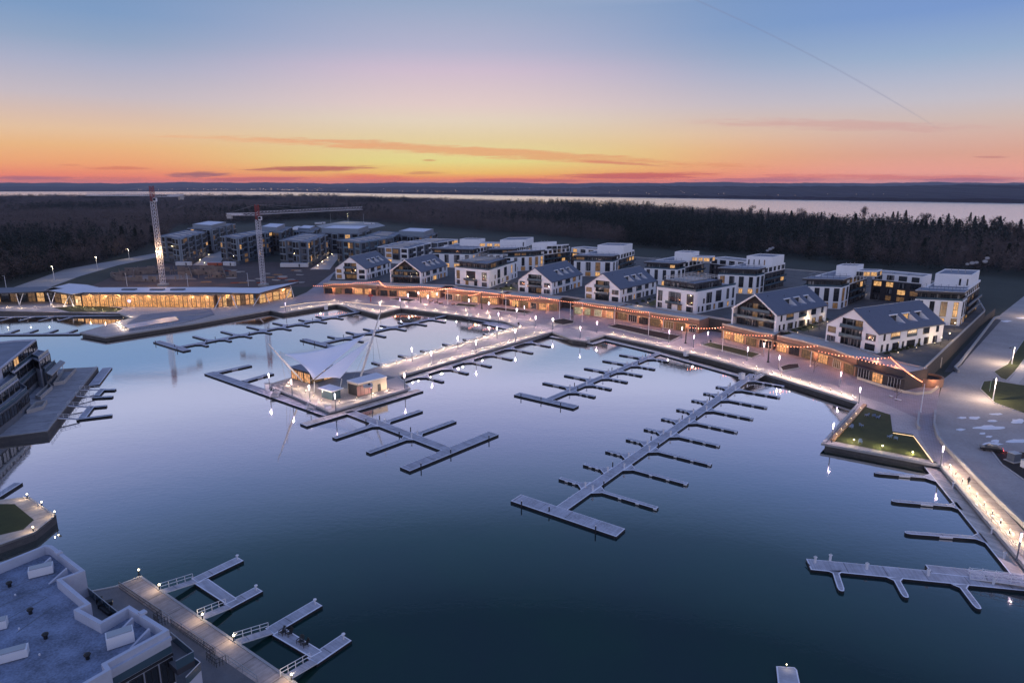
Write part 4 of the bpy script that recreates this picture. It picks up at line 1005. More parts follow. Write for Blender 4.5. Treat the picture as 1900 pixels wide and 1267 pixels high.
slabblock('slate_block', 'long grey apartment block nearest the forest, beside the left crane', (296, 437), (333, 443), (384, 430), 22, dsteel, flat, (3, 8), 5)
slabblock('slate_block', 'taller grey apartment block behind the left crane with a pale roof box', (348, 423), (392, 426), (436, 415), 23.5, dsteel, flat, (3, 7), 5, (.1, .9, .1, .7, 3.2))
slabblock('slate_block', 'grey apartment block behind the right crane mast with tall corner windows', (409, 438), (440, 442), (512, 428), 22.3, dsteel, flat, (3, 9), 5)
slabblock('slate_block', 'distant grey block behind the crane mast with a pale blue roof box', (478, 428), (520, 431), (541, 421), 22, teal, flat, (3, 5), 4, (.1, .8, .1, .8, 3.5))
slabblock('slate_block', 'grey apartment block right of the right crane mast beside a lit lane', (519, 445), (569, 449), (607, 435), 20.5, dsteel, flat, (4, 7), 4)
slabblock('slate_block', 'dark glazed apartment block behind the leftmost gabled house', (626, 445), (668, 450), (730, 440), 21, teal, flat, (4, 8), 4)
slabblock('slate_block', 'low distant block with a long pale blue ribbed roof box', (592, 432), (664, 434), (690, 425), 20, dsteel, flat, (6, 4), 4, (.02, .98, .1, .8, 4.0))
slabblock('slate_block', 'dark rounded end block with a white band, behind the second gabled house', (700, 458), (757, 461), (800, 450), 18.5, white, flat, (4, 6), 3, None, BASE)
slabblock('slate_block', 'distant grey block with a ribbed white roof box, left of the white courtyard buildings', (735, 437), (790, 440), (812, 432), 18, dsteel, flat, (5, 4), 4, (.05, .9, .1, .9, 4.0))
slabblock('slate_block', 'small far grey block between the domed shelter and the crane', (546, 429), (578, 431), (594, 422), 19, dsteel, flat, (3, 4), 4, (.1, .8, .2, .8, 2.5))
slabblock('slate_block', 'far slate block between two ribbed roof boxes', (680, 436), (728, 439), (748, 431), 19, teal, flat, (4, 4), 4)
slabblock('slate_block', 'small flat roofed block with lit windows between grey and white buildings', (756, 448), (812, 450), (850, 444), 17, white, flat, (5, 4), 3, None, BASE, .35)

# ================================================================== SHOPS ALONG THE PROMENADE
SHOPS = [
 ('red brick shop under the leftmost gabled house, first along the promenade', [(601, 545), (675, 546), (700, 549)], brick),
 ('brick shop below the second gabled house with a bright doorway', [(704, 549), (756, 551), (818, 553)], brick),
 ('brick shop below the left flat white block with a row of lit windows', [(826, 556), (872, 561), (925, 566)], brick),
 ('shop below the third gabled house with wide dark glass doors', [(932, 566), (998, 575), (1036, 577)], brick),
 ('shop with pale green lit glass just right of the lane opening', [(1064, 582), (1099, 586), (1142, 592)], brick),
 ('long curved brick shop under the right flat white block with a bright corner', [(1145, 592), (1204, 604), (1252, 612), (1296, 619)], brick),
 ('brick shop below the open gabled house, left of its tall dark post', [(1338, 627), (1405, 645), (1434, 649)], brick),
 ('long brick shop below the white gabled house at the right end', [(1439, 651), (1484, 662), (1541, 679), (1586, 698)], brick),
 ('dark glazed corner shop with a curved terrace at the right end', [(1589, 699), (1640, 715), (1676, 725)], char)]
front_all = []
for k, (lb, px, wm_) in enumerate(SHOPS):
    f = [V2(p) for p in PX(px)]; q = strip(f, 11, 1); n = len(f); zt = BASE + .05 * (k % 3) + .08
    front_all += f
    t = thing('shop_building', lb, 'shop', (f[0].x, f[0].y, PZ), 'shops along the promenade')
    p = ccw(q); m = MB(); m.prism(p, PZ - .2, zt, wm_, walk); m.part('wall', t)
    m = MB(); band(m, f, .35, zt, zt + .55, cream if wm_ is brick else dark, 1); m.part('parapet', t)
    g = strip(f, 1.9, -1)
    m = MB(); band(m, f, 1.9, PZ + 3.75, PZ + 4.15, wood if wm_ is brick else dark, -1); m.part('canopy', t)
    for i in range(n - 1):
        a, b = f[i], f[i + 1]; d = b - a; L = d.length; d /= L; nb = max(1, round(L / 6.2)); nn = Vector((d.y, -d.x))
        for j in range(nb):
            c = a + d * (L * (j + .5) / nb); w = L / nb * brng.choice((.62, .76, .8))
            kd = glass if (wm_ is char and brng.random() < .6) else l_white if 'pale green' in lb and brng.random() < .6 else brng.choice((l_shop, l_dim, l_warm, l_dim, glass, glass))
            window(t, (c.x, c.y, PZ + .15), d, w, 3.2, kd, 3, wframe if brng.random() < .3 else frame, 'shopfront')
        k2 = max(1, int(L / 9))
        if wm_ is brick:
            for j in range(k2):
                c = a + d * (L * (j + .5) / k2) + nn * 1.3
                m = MB(); m.ball((c.x, c.y, PZ + 3.62), .1, e_boll, 6, 4); lp = m.part('canopy_light', t); point_light(t, (c.x, c.y, PZ + 3.45), 400, (1, .46, .23), .15)
podium_f = [p for p in strip(front_all, 9, 1)[len(front_all):][::-1]]
pod = [(p.x, p.y) for p in podium_f] + [(p.x, p.y) for p in PX([(1745, 657), (1828, 578), (1800, 530), (1700, 520), (1455, 500), (1180, 478), (980, 462), (800, 458), (720, 480), (618, 510)], BASE)]
podm = mat('terrace_roofing', (.10, .095, .095), .9, var=.6, scale=.12, scale2=.8)
m = MB(); m.prism(pod, PZ - .3, BASE - .06, stone, podm); m.setting('podium')
m = MB(); m.ring(pod, .3, BASE - .1, BASE + .75, conc); m.setting('podium_parapet')
# small lawns and paths of the courtyards on the podium
for px in ([(1560, 612), (1592, 604), (1612, 614), (1575, 622)], [(1200, 562), (1222, 555), (1232, 562), (1208, 568)], [(925, 535), (950, 530), (960, 536), (935, 541)], [(1466, 606), (1500, 600), (1520, 606), (1490, 615)]): sheet('courtyard_lawn', px, BASE - .04, grass)

for k, (x, y, wh) in enumerate(((1500, 604, 'left of the rightmost gabled house'), (1525, 596, 'left of the rightmost gabled house'), (1545, 560, 'before the rightmost courtyard building'), (1600, 545, 'inside the rightmost courtyard'), (1650, 540, 'inside the rightmost courtyard'), (1250, 528, 'behind the right flat block'),
        (1385, 545, 'beside the right flat block'), (1395, 560, 'beside the right flat block'), (940, 534, 'beside the left flat block'), (965, 526, 'beside the left flat block'), (1330, 515, 'inside the middle courtyard'), (1100, 500, 'inside the third courtyard'), (1760, 632, 'behind the rightmost gabled house'), (1745, 640, 'behind the rightmost gabled house'), (1770, 612, 'under the rightmost roof tower'))):
    p = P(x, y, BASE); t = thing('courtyard_light', 'warm courtyard lamp on the terrace ' + wh, 'lamp', p, 'courtyard lamps ' + wh); m = MB(); m.tube(p, p + Vector((0, 0, 2.6)), .07, .06, blackm, 6); m.part('post', t)
    m = MB(); m.ball(p + Vector((0, 0, 2.75)), .2, e_boll, 8, 5); m.part('lens', t); point_light(t, p + Vector((0, -.6, 3.1)), 420, (1, .70, .36))
# glazed corner pavilion details: brick drum beside the corner shop
t = thing('brick_drum', 'low round brick drum with a hollow top at the corner of the plaza road', 'wall', P(1722, 716)); c = P(1718, 712)
m = MB(); pts = [(c.x + 4.6 * math.cos(2 * math.pi * i / 24), c.y + 4.6 * math.sin(2 * math.pi * i / 24)) for i in range(24)]; m.ring(pts, .5, PZ, PZ + 2.6, brick); m.part('wall', t)
m = MB(); m.sheet(inset(pts, .5), PZ + 1.9, litter); m.part('planting', t); point_light(t, (c.x - 1, c.y - 5.5, PZ + 3.2), 420, (1, .5, .25), .2)
m = MB(); band(m, PX([(1590, 703), (1640, 719), (1676, 729), (1700, 733), (1728, 730), (1744, 718), (1748, 706)]), .5, PZ, PZ + .75, cream, 1); m.solo('terrace_wall', 'low pale curved wall edging the corner shop terrace', 'wall')
# ramp down beside the podium
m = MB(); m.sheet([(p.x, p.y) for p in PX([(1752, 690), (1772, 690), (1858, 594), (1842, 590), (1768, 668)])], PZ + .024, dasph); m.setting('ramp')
m = MB(); band(m, PX([(1780, 692), (1773, 686), (1783, 676), (1846, 593), (1856, 590)]), .6, PZ, PZ + 1.1, conc, 1); m.solo('ramp_wall', 'long zigzag concrete wall between the dark ramp and the road', 'wall')
m = MB(); a, b = V2(P(1748, 660)), V2(P(1845, 586)); band(m, [a, b], .4, PZ, PZ + 3.4, stone, 1); m.solo('ledge_stone_wall', 'tall dark stone retaining wall beside the ramp, under the last courtyard building', 'wall')
t = thing('garage_portal', 'lit concrete garage opening at the end of the ramp beside the corner shop', 'portal', P(1738, 692)); a, b = V2(P(1723, 688)), V2(P(1746, 682)); m = MB()
d = (b - a).normalized(); nn = Vector((-d.y, d.x)); m.prism([a, b, b + nn * 3, a + nn * 3], PZ, PZ + 3.6, cream, conc); m.part('wall', t); window(t, (*(a.lerp(b, .5)), PZ + .1), d, (b - a).length * .7, 2.8, l_dim, 0)

# ================================================================== LONG LIT CLUBHOUSE
ZC = 8.3
roof = PX([(82, 538), (128, 526), (162, 528.5), (184, 533.5), (400, 533), (450, 534), (480, 534), (555, 523.5), (480, 544.5), (400, 543), (155, 543), (134, 546.5)], ZC)
t = thing('clubhouse', 'long low clubhouse with a white roof and a glowing amber glass front', 'clubhouse', (roof[9].x, roof[9].y, PZ))
m = MB(); rp = [(p.x, p.y) for p in roof]; m.prism(rp, ZC - .55, ZC, dark, wroof, True); rf = m.part('roof', t)
m = MB(); m.ring(rp, .3, ZC, ZC + .14, galv); m.part('roof_edge', rf)
cr = random.Random(4)
for x in (240, 292, 330): 
    m = MB(); p = P(x, 537, ZC + .3); m.box((p.x, p.y, ZC + .35), (7, 2.5, .7), 0, dsteel); m.part('rooflight', rf)
# body under the roof
bf = [V2(p) for p in PX([(150, 570), (395, 572)], PZ)]; a, b = bf[0] + Vector((0, 2.0)), bf[1] + Vector((0, 2.0)); d = (b - a).normalized(); L = (b - a).length; nn = Vector((-d.y, d.x))
m = MB(); m.prism([a, b, b + nn * 7, a + nn * 7], PZ, ZC - .5, wood); m.part('wall', t)
for i in range(30):
    c = a + d * (L * (i + .5) / 30); window(t, (c.x, c.y, PZ + .1), d, L / 30 - .3, 5.6, l_club if i < 24 or i % 2 else l_shop, 1, wood, 'glazing')
a2, b2 = b + d * 1.5 + nn * 1, V2(P(468, 566)) + Vector((0, 3)); d2 = (b2 - a2).normalized(); L2 = (b2 - a2).length; n2 = Vector((-d2.y, d2.x))
m = MB(); m.prism([a2, b2, b2 + n2 * 6, a2 + n2 * 6], PZ, ZC - .55, wood); m.part('wall', t)
for i in range(8):
    c = a2 + d2 * (L2 * (i + .5) / 8); window(t, (c.x, c.y, PZ + .1), d2, L2 / 8 - .4, 5.3, (l_shop, l_warm, l_dim)[i % 3], 1, frame, 'glazing')
a3, b3 = V2(P(476, 566)) + Vector((0, 4)), V2(P(540, 552)) + Vector((0, 2)); d3 = (b3 - a3).normalized(); L3 = (b3 - a3).length
m = MB(); n3 = Vector((-d3.y, d3.x)); m.prism([a3, b3, b3 + n3 * 2, a3 + n3 * 2], PZ, ZC - 1.2, wood); m.part('wall', t)
for i in range(5):
    c = a3 + d3 * (L3 * (i + .5) / 5); window(t, (c.x, c.y, PZ + .1), d3, L3 / 5 - .5, 4.6, (l_warm, l_shop)[i % 2], 1, frame, 'glazing')
a4, b4 = V2(P(100, 562)) + Vector((0, 1)), a + Vector((-1, 1)); d4 = (b4 - a4).normalized(); L4 = (b4 - a4).length; n4 = Vector((-d4.y, d4.x))
m = MB(); m.prism([a4, b4, b4 + n4 * 6, a4 + n4 * 6], PZ, ZC - .6, char); m.part('wall', t)
for i in range(4): c = a4 + d4 * (L4 * (i + .5) / 4); window(t, (c.x, c.y, PZ + .1), d4, L4 / 4 - .6, 5.0, (l_dim, l_warm)[i % 2], 1, frame, 'glazing')
for (x, y, dx) in ((120, 566, 3), (137, 569, -3), (398, 574, 3), (440, 572, -3), (470, 568, 4), (500, 562, -4), (530, 556, 3), (545, 551, -2)):
    p = P(x, y); q = P(x, y) + Vector((dx, 2, ZC - PZ - .5)); m = MB(); m.tube(p, q, .2, .2, whitem, 6); m.part('leaning_column', t)
for i in range(9): point_light(t, (*(a.lerp(b, (i + .5) / 9) - nn * 1.6), ZC - 1.6), 560, (1, .60, .28), .2)
for i in range(4): point_light(t, (*(a2.lerp(b3, (i + .5) / 4) - n2 * 2.0), ZC - 1.8), 600, (1, .6, .28), .2)
m = MB(); p = P(240, 553, PZ + 4); c = a + d * (L * .36) - nn * .25; m.tube((c.x, c.y, PZ + 3.1), (c.x, c.y - .1, PZ + 3.1), .8, .8, e_blue, 16); m.part('round_sign', t)
# grey roofed wing at the far left
r2 = PX([(-60, 536), (82, 531.5), (118, 535), (80, 540.5), (10, 543.5), (-60, 545)], ZC); t2 = thing('side_hall', 'grey roofed hall at the left edge beside the glowing clubhouse', 'hall', (r2[0].x, r2[0].y, PZ)); m = MB(); m.prism([(p.x, p.y) for p in r2], ZC - .6, ZC, dark, roofslate, True); m.part('roof', t2)
a, b = V2(P(-60, 564)) + Vector((0, 5)), V2(P(92, 562)) + Vector((0, 4)); d = (b - a).normalized(); nn = Vector((-d.y, d.x)); m = MB(); m.prism([a, b, b + nn * 7, a + nn * 7], PZ, ZC - .6, char); m.part('wall', t2)
for i in range(9): c = a.lerp(b, (i + .5) / 9); window(t2, (c.x, c.y, PZ + .1), d, (b - a).length / 9 - .8, 4.8, (glass, l_dim, l_warm, glass, l_dim)[i % 5], 1)
for x in (36, 95): 
    for s in (-2, 2): m = MB(); p = P(x, 566); m.tube(p, p + Vector((s, 1.5, ZC - PZ - .6)), .2, .2, whitem, 6); m.part('leaning_column', t2)
for x in (8, 50, 85): point_light(t2, P(x, 566, 5.5), 330, (1, .66, .36), .2)
# bluish terraced steps by the left quay
t = thing('stepped_terrace', 'broad grey stepped terrace with a pale pool between the clubhouse and the water', 'terrace', P(300, 600))
for k, (pl, mt) in enumerate((([(236, 601), (262, 585), (390, 572), (398, 584), (340, 600), (240, 614)], dsteel), ([(250, 597), (270, 587), (385, 575), (392, 582)], walk))):
    m = MB(); m.prism([(p.x, p.y) for p in PX(pl)], PZ, PZ + .25 + .2 * k, mt, flat); m.part('step', t)
m = MB(); m.sheet([(p.x, p.y) for p in PX([(228, 606), (325, 588), (332, 596), (240, 612)])], PZ + .5, mat('shallow_pool', (.30, .32, .42), .35, var=.1)); m.part('pool', t)
m = MB(); rail(m, V2(P(238, 614)), V2(P(360, 600)), PZ, PZ, galv, 20, .04, 1); m.part('railing', t)
sheet('lawn_patch', [(100, 571), (160, 566), (230, 572), (215, 579), (130, 579)], PZ + .03, grass)

# ================================================================== CRANES AND THE BUILDING SITE
def lattice(m, p, q, w, n, mt, r=.09, tri=False):
    p, q = Vector(p), Vector(q); d = (q - p).normalized(); a = Vector((0, 0, 1)) if abs(d.z) < .7 else Vector((1, 0, 0)); a = (a - d * a.dot(d)).normalized(); b = d.cross(a)
    cs = [(a + b) * (w / 2), (a - b) * (w / 2), (-a - b) * (w / 2), (b - a) * (w / 2)] if not tri else [a * w, (-a * .2 - b * .6) * w * .9, (-a * .2 + b * .6) * w * .9]
    k = len(cs)
    for c in cs: m.tube(p + c, q + c, r, r, mt, 4, False)
    L = (q - p)
    for i in range(n):
        for j in range(k):
            u = p + L * (i / n) + cs[j]; v = p + L * ((i + 1) / n) + cs[(j + 1) % k]; m.tube(u, v, r * .6, r * .6, mt, 3, False)
            m.tube(p + L * (i / n) + cs[j], p + L * (i / n) + cs[(j + 1) % k], r * .6, r * .6, mt, 3, False)
def crane(label, base, htop, jib_px, jib_z, cnt_px, lamp=None):
    B0 = P(*base); t = thing('tower_crane', label, 'crane', B0, 'tower cranes'); H = htop
    m = MB(); lattice(m, B0, (B0.x, B0.y, H - 3), 2.3, 24, crane_w, .14); m.part('mast', t)
    m = MB(); lattice(m, (B0.x, B0.y, H - 3), (B0.x, B0.y, H + 6), 1.8, 5, redm, .16); m.part('tower_head', t)
    j = P(*jib_px, jib_z); c = P(*cnt_px, H); top = Vector((B0.x, B0.y, H + 6)); r = Vector((B0.x, B0.y, H + .3))
    m = MB(); lattice(m, r, (j.x, j.y, jib_z), 1.5, 34, crane_w, .11, True); m.part('jib', t)
    m = MB(); d = (c - r); d.z = 0; lattice(m, r, (c.x, c.y, H), 1.4, 7, crane_w, .12); e = r + d * .72; m.box((e.x, e.y, H + .1), (d.length * .5, 1.4, .9), math.atan2(d.y, d.x), crane_w); m.part('counter_jib', t)
    m = MB(); e = r + d * .9; m.box((e.x, e.y, H - 1.2), (3.0, 1.6, 2.6), math.atan2(d.y, d.x), conc); m.part('counterweight', t)
    for k, e in enumerate((r.lerp(j, .35), r.lerp(j, .75), r + d * .85)):
        m = MB(); m.tube(top, (e.x, e.y, e.z + .9), .05, .05, galv, 4, False); m.part('tie_cable', t)
    m = MB(); m.box((B0.x + 1.9, B0.y - 1.2, H - 2.2), (1.8, 1.8, 2.2), 0, whitem); m.box((B0.x + 1.9, B0.y - 2.12, H - 2.0), (1.5, .06, 1.4), 0, glass); m.part('cab', t)
    m = MB(); m.box((B0.x, B0.y, PZ + .6), (5, 5, 1.2), 0, conc); m.part('footing', t)
    if lamp:
        p = P(*lamp[:2], lamp[2]); m = MB(); m.box((B0.x + .8, B0.y - 1.4, lamp[2]), (2.6, .5, 1.4), 0, blackm)
        for dx in (-.6, .2, 1, 1.8): m.ball((B0.x + dx, B0.y - 1.8, lamp[2] + .2), .5, e_flood, 8, 5)
        m.part('work_lamp', t)
        for dx in (-3, 3): point_light(t, (B0.x + dx, B0.y - 3, lamp[2]), 6500, (1, .60, .32), .4)
crane('tower crane at the left with work lamps shining halfway up its mast', (303, 530), 56, (160, 362.5), 56.5, (341, 363), (297, 467, 22.5))
crane('tower crane with its whole lattice jib showing, right of the lamp lit one', (489, 530), 45, (672, 388), 46.5, (420, 398))
t = thing('unfinished_building', 'low unfinished concrete building with open wall holes below the left crane', 'building site', P(270, 512)); r = random.Random(8)
rough_c = mat('raw_concrete', (.20, .165, .15), .95, var=.5, scale=.3)
runs = [((205, 513), (300, 507)), ((232, 505), (412, 502)), ((300, 507), (298, 520)), ((215, 520), (290, 524)), ((330, 511), (420, 509)), ((350, 502), (356, 518)), ((412, 502), (418, 516)), ((250, 506), (246, 520)), ((380, 517), (440, 514)), ((205, 513), (215, 520))]
for q0, q1 in runs:
    a, b = V2(P(*q0)), V2(P(*q1)); L = (b - a).length; d = (b - a).normalized(); n_ = max(2, int(L / 5)); m = MB()
    for k in range(n_):
        band(m, [a.lerp(b, k / n_), a.lerp(b, (k + .97) / n_)], .35, PZ, PZ + r.choice((1.2, 2.6, 3.2, 3.2, 4.0)), rough_c, 1)
    m.part('wall', t); nn = Vector((d.y, -d.x))
    for k in range(n_):
        if r.random() < .6 and L > 12: window(t, (*(a.lerp(b, (k + .5) / n_) + nn * .03), PZ + .5), d, 1.3, 1.5, dark, 0, rough_c, 'opening')
for i in range(22): m = MB(); p = P(r.uniform(210, 430), r.uniform(503, 523)); hh = r.uniform(2, 4.5); m.box((p.x, p.y, PZ + hh / 2), (.4, .4, hh), 0, rough_c); m.part('column', t)
m = MB(); m.prism([(p.x, p.y) for p in PX([(225, 521), (365, 519), (350, 511), (240, 512)])], PZ, PZ + .4, rough_c, rough_c); m.part('floor_slab', t)
for k, q in enumerate(((235, 508), (300, 505), (355, 512), (410, 515))): point_light(t, P(*q, 6), 330, (1, .52, .36), .3)
def trailer(label, a, b, h, mt, name='site_trailer', cat='trailer', w=2.6):
    p, q = V2(P(*a)), V2(P(*b)); d = (q - p).normalized(); nn = Vector((-d.y, d.x)) * w; t = thing(name, label, cat, (p.x, p.y, PZ), 'cabins and trailers on the building site'); m = MB()
    m.prism([p, q, q + nn, p + nn], PZ + .5, PZ + h, mt, wroof, True); L = (q - p).length
    for k in range(int(L / 1.2)): c = p + d * (k * 1.2 + .6) - nn.normalized() * .03; m.box((c.x, c.y, PZ + h / 2 + .25), (.1, .05, h - .7), math.atan2(d.y, d.x), mt)
    m.part('body', t); m = MB()
    for k in (.15, .85):
        c = p + d * (L * k) + nn * .1; m.tube((c.x, c.y, PZ + .5), (c.x + nn.x * .8, c.y + nn.y * .8, PZ + .5), .5, .5, blackm, 10)
    m.part('wheels', t); c = p.lerp(q, .7); window(t, (c.x, c.y, PZ + .7), d, 1.0, h - 1.2, dark, 0)
trailer('long white trailer parked at the foot of the crane mast on its right', (520, 497), (571, 497), 3.4, contain)
trailer('short white cabin right of the left crane below the grey block', (326, 494), (354, 494), 3.2, contain)
trailer('white cabin with two doors in front of the tall window block', (414, 494), (434, 495), 3.4, contain)
trailer('rust red container beside the white cabins', (385, 494), (412, 494), 2.8, orange, 'container', 'container')
trailer('white lorry trailer far off on the gravel yard', (586, 417), (604, 416), 3.4, contain)
trailer('second white lorry trailer far off near the yard lamp', (676, 417), (695, 417), 3.2, contain)
r = random.Random(15)
for k in range(34):
    x, y = r.uniform(330, 560), r.uniform(502, 526); m = MB(); p = P(x, y); m2 = r.choice((galv, wood, conc, galv, orange)); ang = r.uniform(-.4, .4)
    for j in range(4): m.box((p.x + r.uniform(-.3, .3), p.y + j * .5, PZ + .2 + .25 * (j % 2)), (r.uniform(4, 7), .35, .25), ang, m2)
    m.solo('building_material_stack', 'low stack of building materials lying on the dirt behind the clubhouse', 'building materials', 'stacks of building materials')
# far field and yard lamps
def mast_lamp(label, px, h, col=(1, .8, .5), pw=900, mt=None, group='lamp posts round the building site', head=True):
    p = P(*px); t = thing('lamp_post', label, 'lamp', p, group); m = MB(); m.tube(p, p + Vector((0, 0, h)), .16, .1, whitem, 6); m.part('post', t)
    m = MB(); m.box((p.x, p.y - .6, p.z + h), (.5, 1.4, .2), 0, galv); m.part('head', t)
    if pw: m = MB(); m.ball((p.x, p.y - .9, p.z + h - .18), .28, e_flood, 8, 5); m.part('lens', t); point_light(t, (p.x, p.y - .9, p.z + h - .6), pw, col, .2)
    return t
for k, (x, y, h, pw) in enumerate(((12, 536, 8, 0), (101, 520, 9.5, 900), (181, 500, 9.5, 900), (240, 481, 9, 1500), (236, 531, 8, 0), (349, 532, 8, 0), (461, 531, 8, 0))):
    mast_lamp('pale lamp post by the back road, %s from the left edge' % ORD[k], (x, y), h, pw=pw)
mast_lamp('tall yard lamp shining beyond the far pale blue roof box', (646, 413), 15, (1, .85, .4), 6000)
mast_lamp('unlit tall pole left of the shining yard lamp', (614, 414), 15, pw=0); mast_lamp('unlit tall pole right of the shining yard lamp', (675, 414), 15, pw=0)
m = MB(); p = P(553, 426); m.ball((p.x, p.y, PZ), 9, contain, 16, 8, .55); m.solo('fabric_shelter', 'white domed storage shelter on the far gravel yard', 'shelter')
# warm path lights between the grey blocks
for k, (x, y) in enumerate(((372, 486), (388, 476), (400, 468), (412, 460), (420, 452), (598, 490), (608, 482), (616, 475), (625, 468), (632, 462), (380, 492), (590, 497))):
    p = P(x, y); t = thing('path_light', 'small warm path light in the lit lane between the grey blocks', 'lamp', p, 'path lights between the grey blocks')
    m = MB(); m.tube(p, p + Vector((0, 0, 1.6)), .08, .08, blackm, 5); m.part('post', t); m = MB(); m.ball(p + Vector((0, 0, 1.75)), .28, e_flood, 6, 4); m.part('lens', t); point_light(t, p + Vector((0, -1, 2.6)), 420, (1, .62, .3), .2)

# ================================================================== THE CANOPY ISLAND
ZI = PZ + .02
# raised steps round the platform
sheet('island_deck', [(546, 703), (600, 700), (700, 716), (742, 722), (615, 757), (508, 716)], PZ + .02, pavers('island_boards', (.34, .30, .30), (.30, .26, .27), .25, 4, .9))
sheet('island_steps', [(640, 690), (700, 693), (735, 700), (690, 712), (600, 728), (580, 700)], PZ + .04, dsteel)
t = thing('tensile_canopy', 'white tensile fabric canopy hung from two leaning masts over the island', 'canopy', P(600, 735))
mastL0, mastL1 = P(568, 690), P(497, 640, 17.5)
mastR0, mastR1 = P(668, 703), P(705, 582, 23.5)
for nm, a, b, r0, r1 in (('mast', mastR0, mastR1, .42, .14), ('mast', P(562, 708), P(497, 637, 18.0), .32, .1)):
    m = MB(); c = a.lerp(b, .5); m.tube(a, c, r0 * .75, r0, whitem, 10); m.tube(c, b, r0, r1, whitem, 10); m.part(nm, t)
# the sails: three-cornered, hollow edged
def sail(name, A, B, C, kAB, kBC, kCA, sag, N=16, th=.05):
    m = MB(); ctr = (A + B + C) / 3; g = {}
    for i in range(N + 1):
        for j in range(N + 1 - i):
            a, b = i / N, j / N; c = 1 - a - b; q = A * a + B * b + C * c
            for (w0, w1, e0, e1, k_) in ((a, b, A, B, kAB), (b, c, B, C, kBC), (c, a, C, A, kCA)):
                s_ = w0 + w1
                if s_ > 0: mid_ = (e0 + e1) / 2; q = q + (ctr - mid_) * (k_ * 4 * w0 * w1 * s_ / max(s_ * s_, 1e-6) * s_ ** 1.5)
            g[i, j] = q + Vector((0, 0, -sag * 27 * a * b * c))
    for i in range(N):
        for j in range(N - i):
            m.face([g[i, j], g[i + 1, j], g[i, j + 1]], membrane)
            if i + j < N - 1: m.face([g[i + 1, j], g[i + 1, j + 1], g[i, j + 1]], membrane)
    o = m.part(name, t)
    for p in o.data.polygons: p.use_smooth = True
    md = o.modifiers.new('weld', 'WELD'); md.merge_threshold = .002
    md = o.modifiers.new('thickness', 'SOLIDIFY'); md.thickness = th
    return o
cA = P(527, 657, 11.5); cC = P(581, 704, 5.8)
sail('fabric_panel', cA, P(678, 621, 16.6), cC, .42, -.07, .16, .7)
sail('fabric_panel', P(686, 633, 16.0), P(631, 702, 6.3), P(583, 705, 5.6), -.08, .12, -.40, .3)
for a, b in ((P(583, 708, 5.6), P(583, 728)), (P(634, 703, 6.4), P(630, 726))): m = MB(); m.tube(a, b, .12, .14, whitem, 6); m.part('strut', t)
for a, b in ((cA, P(519, 652, 13.5)), (P(672, 634, 16.2), P(690, 628, 17.5)), (P(519, 652, 14.5), P(530, 708)), (P(519, 652, 14.5), P(541, 700)), (mastR1.lerp(mastR0, .35), P(694, 692)), (mastR1.lerp(mastR0, .25), P(708, 683)), (mastR1.lerp(mastR0, .3), P(655, 702)), (P(581, 703, 5.8), P(560, 716))):
    m = MB(); m.tube(a, b, .045, .045, galv, 4, False); m.part('cable', t)
for q in ((575, 712), (606, 716), (628, 708)): point_light(t, P(*q, PZ + 2.2), 260, (1, .80, .58))
# glazed pavilion under the canopy
def lowbuild(name, label, cat, px, h, wm, rm, over=.0, glz=None, kinds=(glass,), nb=4, rtop=None):
    p = [V2(q) for q in PX(px)]; t = thing(name, label, cat, (p[0].x, p[0].y, PZ)); q = ccw(p); m = MB(); m.prism(q, PZ, PZ + h, wm); m.part('wall', t)
    m = MB(); m.prism(inset(q, -over) if over else q, PZ + h, PZ + h + .35, rtop or wm, rm, True); m.part('roof', t)
    for k in range(len(q)):
        a, b = q[k], q[(k + 1) % len(q)]
        if seen(a, b) and glz and k in glz or (seen(a, b) and glz is None):
            d = (b - a).normalized(); L = (b - a).length; n_ = max(1, int(L / nb))
            for i in range(n_): c = a.lerp(b, (i + .5) / n_); window(t, (c.x, c.y, PZ + .12), d, L / n_ - .35, h - .5, brng.choice(kinds), 2)
    return t
pv = lowbuild('pavilion', 'glazed pavilion with warm lit doors under the white canopy', 'pavilion', [(541, 702), (577, 713), (622, 700), (590, 691)], 3.6, dark, flat, .5, None, (l_shop, l_warm, l_dim), 3.2)
ks = lowbuild('kiosk_building', 'flat roofed pale stone service building on the island beside the pier', 'kiosk', [(646, 730), (666, 736), (718, 722), (699, 715)], 3.8, cream, wroof, .15, (9,), (dark,), 5, wframe)
q = [V2(p) for p in PX([(646, 730), (666, 736), (718, 722), (699, 715)])]; d = (q[1] - q[0]).normalized(); window(ks, (*q[0].lerp(q[1], .5), PZ + .1), d, (q[1] - q[0]).length * .85, 3.2, dark, 1)
d = (q[2] - q[1]).normalized(); window(ks, (*q[1].lerp(q[2], .2), PZ + .1), d, 5.4, 3.2, mat('pinkish_shutter', (.30, .16, .16), .5, var=.15), 3); window(ks, (*q[1].lerp(q[2], .72), PZ + .1), d, 1, 2.2, dark, 0)
m = MB(); c = P(683, 717, PZ + 4.3); m.box((c.x, c.y, PZ + 4.5), (2.6, 1.6, .7), .4, galv); m.tube((c.x + .4, c.y, PZ + 4.8), (c.x + .4, c.y, PZ + 5.2), .4, .4, blackm, 10); m.part('roof_unit', ks)
for x, y in ((690, 738), (670, 745), (715, 729), (640, 740), (610, 728), (565, 722), (548, 716)): pass
t = thing('pavilion_kiosk', 'little glazed kiosk with a white slab roof at the front of the island', 'kiosk', P(620, 742)); q = [V2(p) for p in PX([(597, 737), (617, 743), (632, 738), (612, 732)])]
m = MB(); m.prism(q, PZ, PZ + 2.7, glassb); m.part('glass_wall', t); m = MB(); m.prism(inset(q, -.7), PZ + 2.75, PZ + 3.0, whitem, wroof, True); m.part('roof', t); point_light(t, (*(q[1] + Vector((-1, -1.6))), PZ + 2.0), 160, (1, .78, .42), .15)
